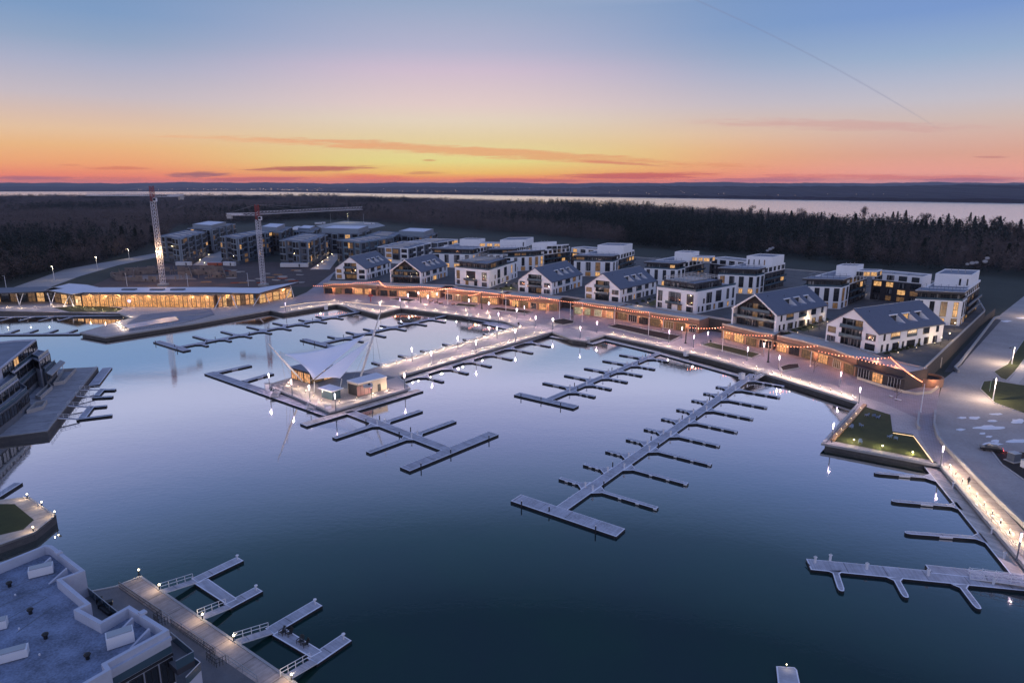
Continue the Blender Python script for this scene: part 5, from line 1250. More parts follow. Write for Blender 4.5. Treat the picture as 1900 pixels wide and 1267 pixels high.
def steps(label, a, b, n, run, w):
    p, q = P(*a), P(*b); d = (V2(q) - V2(p)); L = d.length; d /= L; nn = Vector((-d.y, d.x)) * (w / 2); t = thing('stairs', label, 'stairs', p); m = MB()
    for k in range(n):
        z = PZ - (PZ - .6) * (k + 1) / (n + 1); c = V2(p) + d * (L * (k + .5) / n); m.box((c.x, c.y, z), (L / n, w, .18), math.atan2(d.y, d.x), conc)
    m.part('treads', t); m = MB()
    for s in (1, -1): rail(m, V2(p) + nn * s, V2(q) + nn * s, PZ, .6, whitem, 3, .04)
    m.part('handrail', t)
steps('white railed steps down to the pontoon at the left of the island', (517, 722), (508, 732), 6, .3, 2.4); steps('white railed steps down to the pontoon at the front of the island', (584, 745), (576, 754), 6, .3, 2.6)
for lb, q in (('white utility cabinet at the left tip of the island', (497, 722)), ('white utility cabinet at the front tip of the island', (609, 763)), ('white service cabinet on the quay above the masted dock', (872, 590)), ('white service cabinet on the pontoon by the plaza steps', (1090, 634)),
              ('white service cabinet beside the gangway of the longest dock', (1376, 703)), ('pale cabinet on the long dock below the flat white block', (1273, 660)), ('white cabinet at the root of the long back dock', (605, 574))):
    p = P(*q, .6); m = MB(); m.box((p.x, p.y, 1.5), (1.6, 1.3, 1.9), .5, whitem); m.box((p.x, p.y, 2.5), (1.8, 1.5, .12), .5, galv); m.solo('utility_cabinet', lb, 'cabinet')
# railings
def railing(label, px, z=PZ, step=2.5):
    p = [V2(q) for q in PX(px, z)]; t = thing('railing', label, 'railing', (*p[0], z)); 
    for i in range(len(p) - 1):
        m = MB(); rail(m, p[i], p[i + 1], z, z, galv, max(2, int((p[i + 1] - p[i]).length / step)), .035, 1); m.part('rail_section', t)
railing('thin metal railing along the near edge of the island', [(503, 715), (560, 737)]); railing('thin metal railing along the island edge by the service building', [(625, 757), (752, 721)])
railing('thin metal railing along the far edge of the lit pier', [(700, 682), (962, 607)]); railing('thin metal railing along the near edge of the lit pier', [(740, 697), (1012, 617)])
railing('thin metal railing along the left quay edge below the clubhouse', [(240, 617), (490, 577)]); railing('metal railing at the back of the near boardwalk', [(222, 1090), (300, 1142), (400, 1212), (478, 1266)], PZ)
railing('thin metal railing on the wall above the walkway at the right edge', [(1752, 866), (1800, 922), (1850, 982), (1898, 1036)], PZ)

# ================================================================== LAMPS
def column_lamp_proto():
    t = thing('light_column', 'x', 'lamp', (0, 0, 0)); m = MB(); m.tube((0, 0, 0), (0, 0, 3.4), .11, .11, dsteel, 8); m.tube((0, 0, 0), (0, 0, .25), .22, .2, dsteel, 8); m.part('post', t)
    m = MB(); m.tube((0, 0, 3.4), (0, 0, 4.9), .12, .12, e_tube, 10); m.part('light_tube', t); m = MB(); m.tube((0, 0, 4.9), (0, 0, 5.0), .19, .19, galv, 10); m.part('cap', t); point_light(t, (0, -.4, 4.5), 700, (1, .70, .74)); return t
proto = column_lamp_proto(); first = [True]
def place_lamp(label, top, group):
    # the top of the glowing tube is 5 m up
    p = P(*top, PZ + 5.0); o = proto if first[0] else copy_tree(proto); first[0] = False; o.location = (p.x, p.y, PZ); setp(o, label, 'lamp', group)
for lb, grp, pts in (
    ('tall post with a lilac glowing top on the canopy island, %s from the left', 'light columns on the island', [(498, 692), (540, 704), (573, 714), (621, 730), (688, 710), (750, 692)]),
    ('tall post with a lilac glowing top on the lit pier, %s from the island', 'light columns on the pier', [(764, 645), (800, 652), (849, 625), (883, 632), (922, 606), (956, 611), (994, 586), (1026, 590)]),
    ('tall lilac glowing post at the left end of the promenade, %s from the left', 'light columns on the left promenade', [(529, 561), (705, 561), (742, 553), (757, 546), (776, 541), (794, 548), (811, 543)]),
    ('tall post with a lilac glowing top on the middle promenade, %s from the left', 'light columns on the middle promenade', [(870, 555), (907, 560), (925, 580), (959, 572), (973, 567), (1077, 606), (1108, 596)]),
    ('tall post with a lilac glowing top on the right promenade, %s from the left', 'light columns on the right promenade', [(1242, 612), (1266, 606), (1288, 621), (1314, 615), (1388, 644), (1418, 636), (1447, 659), (1561, 689), (1597, 718)]),
    ('tall lilac glowing post by the lawn deck and right boardwalk, %s from the left', 'light columns at the right', [(1547, 784), (1751, 826), (1896, 988)])):
    for k, q in enumerate(pts): place_lamp(lb % ORD[k], q, grp)
# low path lights
bproto = thing('path_light', 'x', 'lamp', (0, 0, 0)); m = MB(); m.tube((0, 0, 0), (0, 0, .62), .07, .07, blackm, 6); m.part('post', bproto); m = MB(); m.ball((0, 0, .72), .10, e_boll, 8, 5); m.part('lens', bproto)
point_light(bproto, (0, 0, 1.15), 340, (1, .77, .54), .05)
fb = [True]
def bollards(label, group, px, n, both=None):
    p = [V2(q) for q in PX(px)]; L = [(p[i + 1] - p[i]).length for i in range(len(p) - 1)]; tot = sum(L)
    for k in range(n):
        s = tot * (k + .5) / n; i = 0
        while i < len(L) - 1 and s > L[i]: s -= L[i]; i += 1
        q = p[i].lerp(p[i + 1], s / L[i]); o = bproto if fb[0] else copy_tree(bproto); fb[0] = False; o.location = (q.x, q.y, PZ); setp(o, label % ORD[k], 'lamp', group)
bollards('low warm path light on the far edge of the pier, %s from the plaza', 'path lights along the pier', [(972, 606), (706, 682)], 17)
bollards('low warm path light on the near edge of the pier, %s from the plaza', 'path lights along the pier', [(1012, 614), (742, 695)], 15)
bollards('low path light on the quay right of the plaza steps, %s from the steps', 'path lights along the promenade', [(1128, 618), (1200, 633), (1320, 660), (1416, 687)], 13)
bollards('low path light on the quay right of the longest dock, %s from its gangway', 'path lights along the promenade', [(1425, 690), (1592, 741)], 9)
bollards('low warm path light along the quay left of the pier, %s from the pier', 'path lights along the promenade', [(950, 598), (940, 593), (744, 568)], 11)
bollards('low warm path light beside the green quay strip, %s from the right', 'path lights by the green quay', [(738, 569), (700, 578), (628, 561), (530, 575)], 15)
bollards('low warm path light on the right boardwalk, %s from the lawn deck', 'path lights on the right boardwalk', [(1756, 862), (1900, 1018)], 10)
bollards('low warm path light on the terrace before the clubhouse, %s from the left edge', 'path lights by the clubhouse', [(2, 570), (60, 572), (110, 566), (200, 578), (232, 574)], 10)
bollards('low warm path light along the slip by the small basin, %s from the clubhouse', 'path lights by the clubhouse', [(245, 586), (215, 598), (232, 614)], 7)
bollards('low warm path light at the front of the island, %s from the left', 'path lights on the island', [(524, 712), (545, 716), (600, 748), (640, 748), (735, 722)], 9)
bollards('low warm path light across the middle of the plaza, %s from the left', 'path lights on the plaza', [(600, 556), (760, 562), (930, 584), (1010, 598), (1100, 611)], 12)
# strip light edges
def strip_light(label, px, z, pw, name='strip_light'):
    p = PX(px, z); t = thing(name, label, 'strip light', p[0])
    m = MB()
    for i in range(len(p) - 1): m.tube(p[i], p[i + 1], .06, .06, e_strip, 4)
    m.part('tube', t)
strip_light('glowing amber strip along the inner edge of the lawn deck', [(1657, 803), (1695, 809), (1731, 857)], PZ + .3, 60)
strip_light('glowing amber strip along the back of the green quay', [(640, 560), (700, 566), (742, 569.5)], PZ + .4, 60)
strip_light('glowing amber strip along the curve of the green quay', [(520, 570), (570, 562), (620, 559)], PZ + .4, 60)
# strings of bulbs
bulbm = MB(); bulbm.ball((0, 0, 0), .16, e_bulb, 6, 4); bulb_me = bulbm.mesh('bulb'); sc_ = [0]
def festoon(label, a, b, za, zb, sag, n=None, pw=330):
    p, q = P(*a, za), P(*b, zb); L = (q - p).length; n = n or int(L / 1.05); t = thing('string_light', label, 'string light', p, 'strings of amber bulbs along the shops'); m = MB(); prev = p
    pt = lambda s: p.lerp(q, s) + Vector((0, 0, -sag * 4 * s * (1 - s)))
    for k in range(1, 13): c = pt(k / 12); m.tube(prev, c, .02, .02, blackm, 3, False); prev = c
    m.part('wire', t)
    for k in range(min(n, 60)):
        c = pt((k + .5) / min(n, 60)); o = bpy.data.objects.new('bulb', bulb_me); COL.objects.link(o); o.parent = t; o.location = c - p - Vector((0, 0, .12))
    for s in ((.25, .75) if L > 14 else (.5,)): point_light(t, pt(s) + Vector((0, -.3, -.4)), pw, (1, .36, .14), .3)
FS = [((580, 530), (620, 527), 'leftmost, over the lit walkway'), ((620, 527), (662, 524), 'over the leftmost shop'), ((662, 524), (703, 521), 'right part of the leftmost shop'), ((703, 521), (716, 532), 'steep drop between the first and second shops'),
      ((716, 532), (779, 531), 'across the second shop'), ((779, 531), (842, 535), 'right part of the second shop'), ((779, 539), (836, 534), 'lower string by the second shop'), ((836, 534), (894, 541), 'over the shop below the left flat block'), ((868, 548), (894, 541), 'short one left of the tall dark post'), ((894, 550), (948, 547), 'lower one before the third gabled house'), ((894, 541), (1000, 552), 'along the canopy below the third gabled house'),
      ((952, 555), (1000, 552), 'lower one at the third gabled house'), ((1000, 550), (1080, 562), 'across the lane opening'), ((1080, 562), (1140, 571), 'over the pale green lit shop'), ((1140, 571), (1205, 579), 'over the left part of the long curved shop'), ((1208, 586), (1278, 592), 'over the right part of the long curved shop'), ((1278, 607), (1345, 606), 'across the gap between the curved shop and the next'),
      ((1345, 616), (1434, 622), 'over the shop below the open gabled house'), ((1434, 640), (1520, 641), 'right of the tall dark post below the open gabled house'), ((1516, 650), (1600, 662), 'over the doors of the long shop at the right'), ((1600, 662), (1652, 662), 'right part of the long shop'), ((1652, 662), (1712, 708), 'long drop to the last white mast'), ((1590, 664), (1665, 678), 'lower one over the corner shop roof')]
for a, b, w in FS: festoon('string of amber bulbs, ' + w, a, b, 8.6 if b[1] < 700 else 8.4, 8.6 if b[1] < 700 else 10.2, .5)
def mast(label, top, foot, mt, r=.12, name='mast', group='slim masts on the promenade'):
    p = P(*foot); h = (foot[1] - top[1]) / (foot[1] - HY) * (CH - PZ); m = MB(); m.tube(p, p + Vector((0, 0, h)), r, r * .7, mt, 8); m.tube(p, p + Vector((0, 0, .3)), r * 2, r * 2, mt, 8); m.solo(name, label, 'mast', group)
for k, (a, b) in enumerate((((938.6, 550), (938.6, 578)), ((1038, 557), (1038, 590)), ((1058, 561), (1058, 593)), ((1080, 561), (1080, 597)), ((1140, 567), (1140, 601)), ((1203, 578), (1203, 623)), ((1230, 590), (1230, 612)), ((1341, 612), (1340, 652)), ((1432, 620), (1431, 642)), ((1506, 650), (1503, 680)), ((1714, 708), (1708, 765)), ((831, 536), (831, 565)), ((720, 532), (720, 549)))):
    mast('slim white mast carrying the bulb strings, %s from the left' % ORD[k] if k < 11 else 'slim white mast by the second shop, ' + ('right one' if k == 11 else 'left one'), a, b, whitem)
for k, (a, b) in enumerate((((894, 541), (894, 573)), ((781, 548), (781, 562)), ((1272, 607), (1272, 637)), ((1427, 640), (1425, 672)))):
    mast('thick dark post on the promenade, %s from the left' % ('first', 'second', 'third', 'fourth')[(1, 0, 2, 3)[k]], a, b, blackm, .24, 'dark_post', 'thick dark posts on the promenade')
# planters, beds and benches on the plaza
def bed(label, px, planted=True, fence=False):
    p = [V2(q) for q in PX(px)]; t = thing('planter_bed', label, 'planter', (*p[0], PZ), 'planted beds on the plaza'); m = MB(); m.ring(p, .3, PZ, PZ + .45, conc); m.part('kerb', t); m = MB(); m.sheet(inset(p, .3), PZ + .3, grass if planted else litter); m.part('planting', t)
    if fence:
        m = MB(); q = ccw(p)
        for k in range(4): rail(m, q[k], q[(k + 1) % 4], PZ + .4, PZ + .4, blackm, max(2, int((q[k] - q[(k + 1) % 4]).length / 1.5)), .03, 1, .7)
        m.part('fence', t)
bed('long fenced lawn bed before the open gabled house shop', [(1300, 641), (1318, 636), (1412, 658), (1395, 666)], True, True); bed('rusty looking bed before the long curved shop', [(1128, 607), (1145, 602), (1265, 625), (1245, 634)], False, True)
bed('round ended bed of bare shrubs in the middle of the plaza', [(1024, 596), (1045, 592), (1066, 597), (1064, 601), (1045, 604), (1026, 601)], False); bed('bed below the third gabled house', [(908, 575), (922, 571), (990, 579), (978, 583)], False)
bed('bed with rough grass before the left flat block', [(842, 568), (850, 564), (888, 567), (880, 571)], True); bed('bed below the second gabled house', [(724, 556), (738, 554), (772, 557), (760, 561)], False); bed('sunken bed at the right of the promenade', [(1446, 682), (1462, 677), (1482, 676), (1484, 684), (1452, 690)], False)
def bench(label, a, b, mt=wood):
    p, q = V2(P(*a)), V2(P(*b)); d = (q - p).normalized(); nn = Vector((-d.y, d.x)); t = thing('bench', label, 'bench', (*p, PZ), 'benches on the plaza'); m = MB(); c = p.lerp(q, .5); ang = math.atan2(d.y, d.x); L = (q - p).length
    for k in range(4): m.box((*(c + nn * (.13 * k - .2)), PZ + .46), (L, .11, .06), ang, mt)
    m.part('seat', t)
    for k in (.12, .88): m = MB(); m.box((*p.lerp(q, k), PZ + .22), (.12, .5, .43), ang, conc); m.part('leg', t)
for k, (a, b) in enumerate((((1187, 610), (1200, 613)), ((1209, 614), (1224, 617)), ((1232, 619), (1246, 622)), ((1660, 742), (1672, 745)), ((1650, 736), (1656, 738)), ((1362, 633), (1376, 637)), ((812, 563), (822, 565)))):
    bench('low bench on the promenade, %s' % ('leftmost of three before the long curved shop', 'middle of three before the long curved shop', 'rightmost of three before the long curved shop', 'right one of a pair below the corner shop', 'left one of a pair below the corner shop', 'blue one before the open gabled house shop', 'in front of the second gabled house')[k], a, b, bluem if k == 5 else whitem if k < 5 else wood)
m = MB(); p = P(688, 560)
t = thing('red_sculpture', 'red sculpture on a post on the plaza in front of the first shops', 'sculpture', p); m.tube(p, p + Vector((0, 0, 3)), .25, .2, redm, 8); m.part('post', t); m = MB()
for k in range(3): m.ball(p + Vector(((k - 1) * .7, 0, 3.4 + .3 * (k % 2))), .6, redm, 8, 5)
m.part('top', t)
for k, q in enumerate(((800, 560), (809, 562), (818, 564), (841, 566))):
    p = P(*q); t = thing('picnic_table', 'wooden picnic table before the second gabled house, %s from the left' % ORD[k], 'table', p, 'picnic tables on the plaza'); m = MB(); m.box((p.x, p.y, PZ + .74), (1.9, .8, .06), .3, wood); m.part('tabletop', t)
    for s in (-.75, .75): m = MB(); m.box((p.x - s * math.sin(.3), p.y + s * math.cos(.3), PZ + .45), (1.9, .28, .05), .3, redm); m.part('seat', t)
    for s in (-.7, .7): m = MB(); m.box((p.x + s * math.cos(.3), p.y + s * math.sin(.3), PZ + .37), (.08, 1.5, .7), .3, blackm); m.part('leg', t)
# lawn deck furniture and lamps
for k, (q, rz) in enumerate((((1608, 772), .4), ((1621, 773), -.3), ((1628, 776), 1.2), ((1579, 794), 2.2), ((1598, 791), -1.2), ((1650, 812), .3), ((1662, 815), -.6), ((1596, 822), 2.7))):
    armchair('blue grey lawn chair on the lawn deck, ' + ('leftmost of the three near its top corner', 'middle of the three near its top corner', 'rightmost of the three near its top corner', 'on its own at the left', 'left of centre facing the water', 'left of the pair by the amber strip', 'right of the pair by the amber strip', 'next to the left flood lamp')[k], q, PZ + .12, rz, mat('blue_chair_paint_%d' % k, (.16, .24, .42), .5, var=.1) if k == 0 else MATS['blue_chair_paint_0'], 'lawn chairs on the lawn deck')
for k, q in enumerate(((1584, 820), (1637, 831), (1693, 843))):
    p = P(*q, PZ + .1); t = thing('ground_floodlight', 'small ground floodlight on the front edge of the lawn deck, %s from the left' % ORD[k], 'lamp', p, 'floodlights on the lawn deck'); m = MB(); m.tube(p, p + Vector((0, 0, .5)), .06, .06, blackm, 6); m.part('post', t)
    m = MB(); m.ball(p + Vector((0, 0, .6)), .2, e_flood, 8, 5, .7); m.part('lens', t); point_light(t, p + Vector((0, .4, 1.0)), 520, (1, .80, .34), .1)
t = thing('white_cabinet', 'x', 'cabinet', P(1703, 805)); bpy.data.objects.remove(t)
# timber edge of the lawn deck with small lamps
m = MB(); band(m, PX([(1540, 818), (1601, 752)]), 1.0, PZ + .1, PZ + .55, wood, -1); m.solo('timber_edge', 'timber bench edge along the left side of the lawn deck', 'edge bench')
for k in range(7):
    p = P(1541 + 9 * k, 815 - 9.6 * k, PZ + .6); t = thing('edge_light', 'tiny warm light on the timber edge of the lawn deck, %s from its tip' % ORD[k], 'lamp', p, 'edge lights of the lawn deck'); m = MB(); m.ball(p + Vector((.3, 0, .12)), .09, e_boll, 6, 4); m.part('lens', t); point_light(t, p + Vector((.5, 0, .4)), 14, (1, .8, .5), .1)
# deck lamps of the near quays: a post with a tilted white head
def deck_lamp(label, px, pw, group):
    p = P(*px); t = thing('deck_lamp', label, 'lamp', p, group); m = MB(); m.tube(p, p + Vector((0, 0, .85)), .09, .07, blackm, 8); m.box((p.x, p.y, p.z + .03), (.4, .4, .06), 0, blackm); m.part('post', t)
    m = MB(); m.face([p + Vector((-.1, -.1, .8)), p + Vector((.5, -.25, 1.25)), p + Vector((.6, .25, 1.25)), p + Vector((-.1, .15, .8))], whitem); m.ball(p + Vector((.05, 0, .92)), .16, e_flood, 8, 5); m.part('head', t)
    point_light(t, p + Vector((-.5, -.2, 1.25)), pw, (1, .74, .46), .06)
for k, q in enumerate(((258, 1066), (296, 1094), (376, 1149), (434, 1189), (541, 1262))): deck_lamp('bright deck lamp on the outer edge of the near boardwalk, %s from its far corner' % ORD[k], q, 95, 'deck lamps on the near boardwalk')
for k, q in enumerate(((51, 924), (78, 939), (102, 957), (62, 986))): deck_lamp('bright deck lamp on the corner quay by the left edge, %s clockwise' % ORD[k], q, 110, 'deck lamps on the corner quay')

# ================================================================== CUT OFF BUILDINGS AT THE LEFT
t = thing('waterside_house', 'grey stepped apartment house with terraces cut by the left edge', 'apartment house', P(20, 740))
def at(px, z): return [V2(p) for p in PX(px, z)]
top = at([(67, 629), (2, 682), (-90, 756), (-190, 720), (-60, 640), (25, 631)], 14); block(t, top, PZ, 14, offw, flat, .5, .4)
for lv, z, pts in ((1, 10.4, [(92, 653), (72, 668), (60, 663), (20, 694), (34, 702), (14, 717), (-60, 772), (-120, 720), (30, 640)]), (2, 6.6, [(104, 672), (84, 690), (70, 684), (38, 714), (52, 724), (30, 744), (-40, 795), (-110, 740), (40, 660)])):
    q = at(pts, z); block(t, q, PZ, z, dsteel if lv == 2 else offw, flat, .2, .3, 'terrace_level'); m = MB(); pr = ccw(inset(q, .2))
    for k in range(len(pr)):
        a, b = pr[k], pr[(k + 1) % len(pr)]
        if (a + b).x / 2 > -150: m.face([(*a, z), (*b, z), (*b, z + 1), (*a, z + 1)], glassb); m.tube((*a, z + 1.02), (*b, z + 1.02), .05, .05, galv, 4)
    m.part('terrace_rail', t)
for px, z, h, nb in (([(2, 682), (67, 629)], 14, 2.6, 7), ([(14, 717), (34, 702)], 10.4, 2.4, 2), ([(60, 663), (72, 668)], 10.4, 2.4, 1), ([(72, 668), (92, 653)], 10.4, 2.4, 2), ([(20, 694), (60, 663)], 10.4, 2.5, 3), ([(30, 744), (52, 724)], 6.6, 2.6, 3), ([(38, 714), (70, 684)], 6.6, 2.6, 3), ([(84, 690), (104, 672)], 6.6, 2.6, 2), ([(-40, 795), (30, 744)], 6.6, 2.8, 5), ([(-60, 772), (14, 717)], 10.4, 2.4, 5)):
    a, b = at(px, z); d = (b - a).normalized(); nn = Vector((d.y, -d.x)); L = (b - a).length
    for k in range(nb): c = a.lerp(b, (k + .5) / nb) + nn * .02; window(t, (*c, z - h - .5), d, L / nb - .6, h, l_warm if (z == 14 and k == 2) else glass, 1)
for k, q in enumerate(((118, 690), (108, 702), (96, 712))):
    p = P(*q); m = MB(); m.tube(p, p + Vector((0, 0, 4)), .12, .12, whitem, 6); m.part('terrace_post', t)
m = MB(); m.prism(at([(121, 672), (112, 668), (86, 692), (96, 697)], 6.4), 6.2, 6.5, conc, None, True); m.part('balcony', t)
m = MB()
for px in ([(118, 690), (142, 688), (120, 712), (100, 716)], [(76, 742), (98, 722), (92, 716), (66, 740)], [(50, 768), (80, 760), (88, 748), (66, 752)]): m.ring([V2(p) for p in PX(px)], .25, PZ, PZ + 1.1, conc)
m.part('patio_wall', t)
railing('thin rail along the outer edge of the left quay', [(92, 797), (180, 683)])

ZN = 15.0
t = thing('near_building', 'grey flat roofed building with white parapets filling the lower left corner', 'apartment house', P(199, 1230, PZ))
rp = at([(-90, 1081), (84, 1010), (97, 1011), (158, 1058), (115, 1074), (169, 1119), (148, 1129), (189, 1151), (240, 1122), (314, 1168), (199, 1230), (206, 1241), (130, 1285), (-90, 1420)], ZN)
roof_dirt = mat('gravelly_roof', (.165, .20, .285), .9, var=1.0, scale=.3, scale2=4, bump=.3)
block(t, rp, PZ, ZN, offw, roof_dirt, 1.2, .45)
rec = at([(158, 1058), (240, 1122), (189, 1151), (148, 1129), (169, 1119), (115, 1074)], ZN); m = MB(); m.prism(inset(rec, .02), PZ, 11.4, offw, dconc); m.part('terrace', t)
m = MB(); a, b = at([(158, 1058), (240, 1122)], ZN)
for z, mt in ((11.4, None),): m.face([(*a, 11.3), (*b, 11.3), (*b, 12.5), (*a, 12.5)], glassb)
rail(m, a, b, 11.4, 11.4, galv, 6, .05, 0, 1.15); m.part('terrace_rail', t)
m = MB()
for k, q in enumerate(((60, 1063), (61, 1090))): pass
c = P(196, 1124, 11.4); m.box((c.x, c.y, 11.75), (1.6, .7, .5), .5, blackm); m.box((c.x - 1.2, c.y + .8, 11.7), (.7, .7, .6), .5, blackm); m.box((c.x + .9, c.y - 1.1, 11.65), (2.4, .8, .35), -.6, blackm); m.part('terrace_furniture', t)
bal = at([(316, 1172), (359, 1208), (326, 1226), (285, 1188)], 12.4); m = MB(); m.prism(bal, 10.6, 11.3, dark, dconc, True); q = ccw(bal)
m.part('balcony', t); m = MB()
for i in range(2): a, b = bal[i], bal[i + 1]; m.face([(*a, 11.3), (*b, 11.3), (*b, 12.4), (*a, 12.4)], glassb); m.tube((*a, 12.42), (*b, 12.42), .05, .05, galv, 4)
m.part('balcony_rail', t)
m = MB(); m.prism(at([(330, 1200), (372, 1232), (330, 1275), (280, 1215)], 8), PZ, 7.2, offw, dconc); m.part('lower_terrace', t)
m = MB(); q = at([(330, 1200), (372, 1232), (345, 1260)], 8)
for i in range(2): m.face([(*q[i], 7.2), (*q[i + 1], 7.2), (*q[i + 1], 8.3), (*q[i], 8.3)], glassb); m.tube((*q[i], 8.3), (*q[i + 1], 8.3), .05, .05, whitem, 4)
m.part('lower_rail', t)
a, b = at([(199, 1230), (314, 1168)], ZN); d = (b - a).normalized(); nn = Vector((d.y, -d.x)); L = (b - a).length
m = MB(); m.face([(*(a + nn * .03), 12.2), (*(b + nn * .03), 12.2), (*(b + nn * .03), 13.1), (*(a + nn * .03), 13.1)], glassb); m.prism([a + nn * .35, b + nn * .35, b, a], 13.9, 14.3, offw); m.prism([a + nn * .2, b + nn * .2, b, a], 11.9, 12.15, frame); m.part('facade_band', t)
for k in range(4):
    c = a.lerp(b, (k + .5) / 4) + nn * .04; window(t, (*c, 8.6), d, L / 4 - .15, 3.1, glass, 1); window(t, (*c, 5.0), d, L / 4 - .15, 3.1, glass, 1)
a, b = at([(240, 1122), (314, 1168)], ZN)
d = (b - a).normalized()
for sgn_, (e0, e1) in ((1, at([(84, 1010), (158, 1058)], ZN)), (1, at([(240, 1122), (314, 1168)], ZN))):
    d = (e1 - e0).normalized(); n2 = Vector((d.y, -d.x)); n2 = n2 if n2.x > 0 else -n2
    for f in ((.35, .75) if e0.x < -60 else (.3, .72)):
        c = e0.lerp(e1, f) - n2 * .95; m = MB(); z = ZN - 1.2
        for o in (-.15, .15): u = c + d * o; m.face([(*u, z), (*(u - n2 * 2.2), z), (*u, ZN - .1)], offw)
        m.face([(*(c - d * .15), ZN - .1), (*(c - d * .15 - n2 * 2.2), z), (*(c + d * .15 - n2 * 2.2), z), (*(c + d * .15), ZN - .1)], offw); m.part('buttress', t)
    c = e0.lerp(e1, .03); m = MB(); m.box((*e0.lerp(e1, .35), ZN + .12), (.7, .7, .25), math.atan2(d.y, d.x), offw); m.part('coping_block', t)
for k, (q, s, r_) in enumerate((((77, 1062), (2.6, 1.3, 1.0), .55), ((224, 1190), (2.6, 1.4, 1.3), .6), ((8, 1222), (4.2, 1.2, .9), .5), ((-2, 1162), (1.6, 1.2, .9), .5))):
    c = P(*q, ZN - 1.0); m = MB(); m.box((c.x, c.y, ZN - 1.2 + s[2] / 2 + .1), s, r_, whitem); m.box((c.x, c.y, ZN - 1.05 + s[2]), (s[0] * .9, s[1] * .8, .12), r_, galv); m.box((c.x, c.y, ZN - 1.14), (s[0] * .8, s[1] * .7, .12), r_, blackm); m.part('roof_unit', t)
for q in ((18, 1088), (57, 1138), (85, 1184), (163, 1222)):
    c = P(*q, ZN - 1.2); m = MB(); m.tube((c.x, c.y, ZN - 1.2), (c.x, c.y, ZN - .75), .2, .2, blackm, 8); m.ball((c.x, c.y, ZN - .65), .36, blackm, 10, 6, .6); m.part('roof_vent', t)
for q in ((29, 1107), (36, 1170), (74, 1218)): c = P(*q, ZN - 1.4); m = MB(); m.tube((c.x, c.y, ZN - 1.2), (c.x, c.y, ZN - 1.0), .09, .09, whitem, 6); m.part('roof_pipe', t)
m = MB()
for k in range(9):
    a, b = P(-60 + 30 * k, 1120 + 18 * k, ZN - 1.19), P(60 + 14 * k, 1075 + 16 * k, ZN - 1.19); d = (b - a).normalized(); nn = Vector((-d.y, d.x, 0)) * .07
    if k in (0, 1, 2, 3): m.face([a - nn, b - nn, b + nn, a + nn], dsteel)
m.part('membrane_seam', t)
# patios between the building and the boardwalk
t = thing('patio_fence', 'dark slatted patio fences with steps between the near building and the boardwalk', 'fence', P(300, 1150))
for px in ([(222, 1092), (300, 1146)], [(300, 1146), (286, 1152), (296, 1162), (312, 1157)], [(318, 1162), (398, 1216)], [(398, 1216), (384, 1224), (402, 1238), (420, 1230)]):
    q = [V2(p) for p in PX(px)]
    m = MB()
    for i in range(len(q) - 1):
        n_ = max(2, int((q[i + 1] - q[i]).length / .35)); rail(m, q[i], q[i + 1], PZ, PZ, blackm, n_, .03, 1, 1.2)
    m.part('fence_panel', t)

# ================================================================== STREET FURNITURE AT THE RIGHT
def street_lamp(label, top, foot, arm):
    p = P(*foot); h = (foot[1] - top[1]) / (foot[1] - HY) * (CH - PZ); t = thing('street_lamp', label, 'street lamp', p, 'street lamps by the road'); m = MB(); m.tube(p, p + Vector((0, 0, h)), .14, .09, whitem, 8); m.tube(p, p + Vector((0, 0, .9)), .22, .18, whitem, 8); m.part('post', t)
    m = MB(); e = p + Vector((arm, -.2, h - .4)); m.tube(p + Vector((0, 0, h - .15)), e + Vector((0, 0, .4)), .05, .05, blackm, 5); m.tube(e + Vector((0, 0, .4)), e, .08, .38, blackm, 10); m.part('arm', t)
    m = MB(); m.tube(e + Vector((0, 0, -.02)), e + Vector((0, 0, .02)), .3, .3, e_cool, 10); m.part('lens', t); point_light(t, e - Vector((0, 0, .35)), 5000, (1, .72, .50), .25)
street_lamp('white street lamp post on the near corner of the roadside lawn', (1852, 699), (1842, 743), -.9)
street_lamp('street lamp on the grass verge with a bell shaped head', (1883, 642), (1877, 676), -1.6)
street_lamp('street lamp just outside the corner of the road at the right edge', (1935, 560), (1930, 590), -1.6)
t = thing('road_sign', 'pale green information board on posts beside the white street lamp', 'sign', P(1836, 726)); p = P(1836, 726); m = MB(); m.box((p.x, p.y, PZ + 2.1), (1.6, .12, 2.0), .9, mat('sign_green', (.10, .22, .17), .5, var=.1)); m.part('board', t)
for s in (-.7, .7): m = MB(); m.tube((p.x + s * .62, p.y + s * .78, PZ), (p.x + s * .62, p.y + s * .78, PZ + 3.2), .06, .06, galv, 6); m.part('post', t)
t = thing('transformer_box', 'black utility box on a pale pad at the right edge of the planted bank', 'utility box', P(1880, 856)); p = P(1880, 856); m = MB(); m.box((p.x, p.y, PZ + .15), (2.9, 2.4, .3), .3, walk); m.part('pad', t); m = MB(); m.box((p.x, p.y, PZ + 1.2), (2.1, 1.7, 1.8), .3, dsteel); m.box((p.x, p.y, PZ + 2.13), (2.2, 1.8, .08), .3, galv); m.part('cabinet', t)
t = thing('white_cabinet', 'white utility cabinet just below the black utility box', 'utility box', P(1903, 868)); p = P(1903, 868); m = MB(); m.box((p.x, p.y, PZ + .9), (1.6, 1.4, 1.8), .3, whitem); m.box((p.x, p.y, PZ + 1.84), (1.8, 1.6, .08), .3, galv); m.part('body', t)
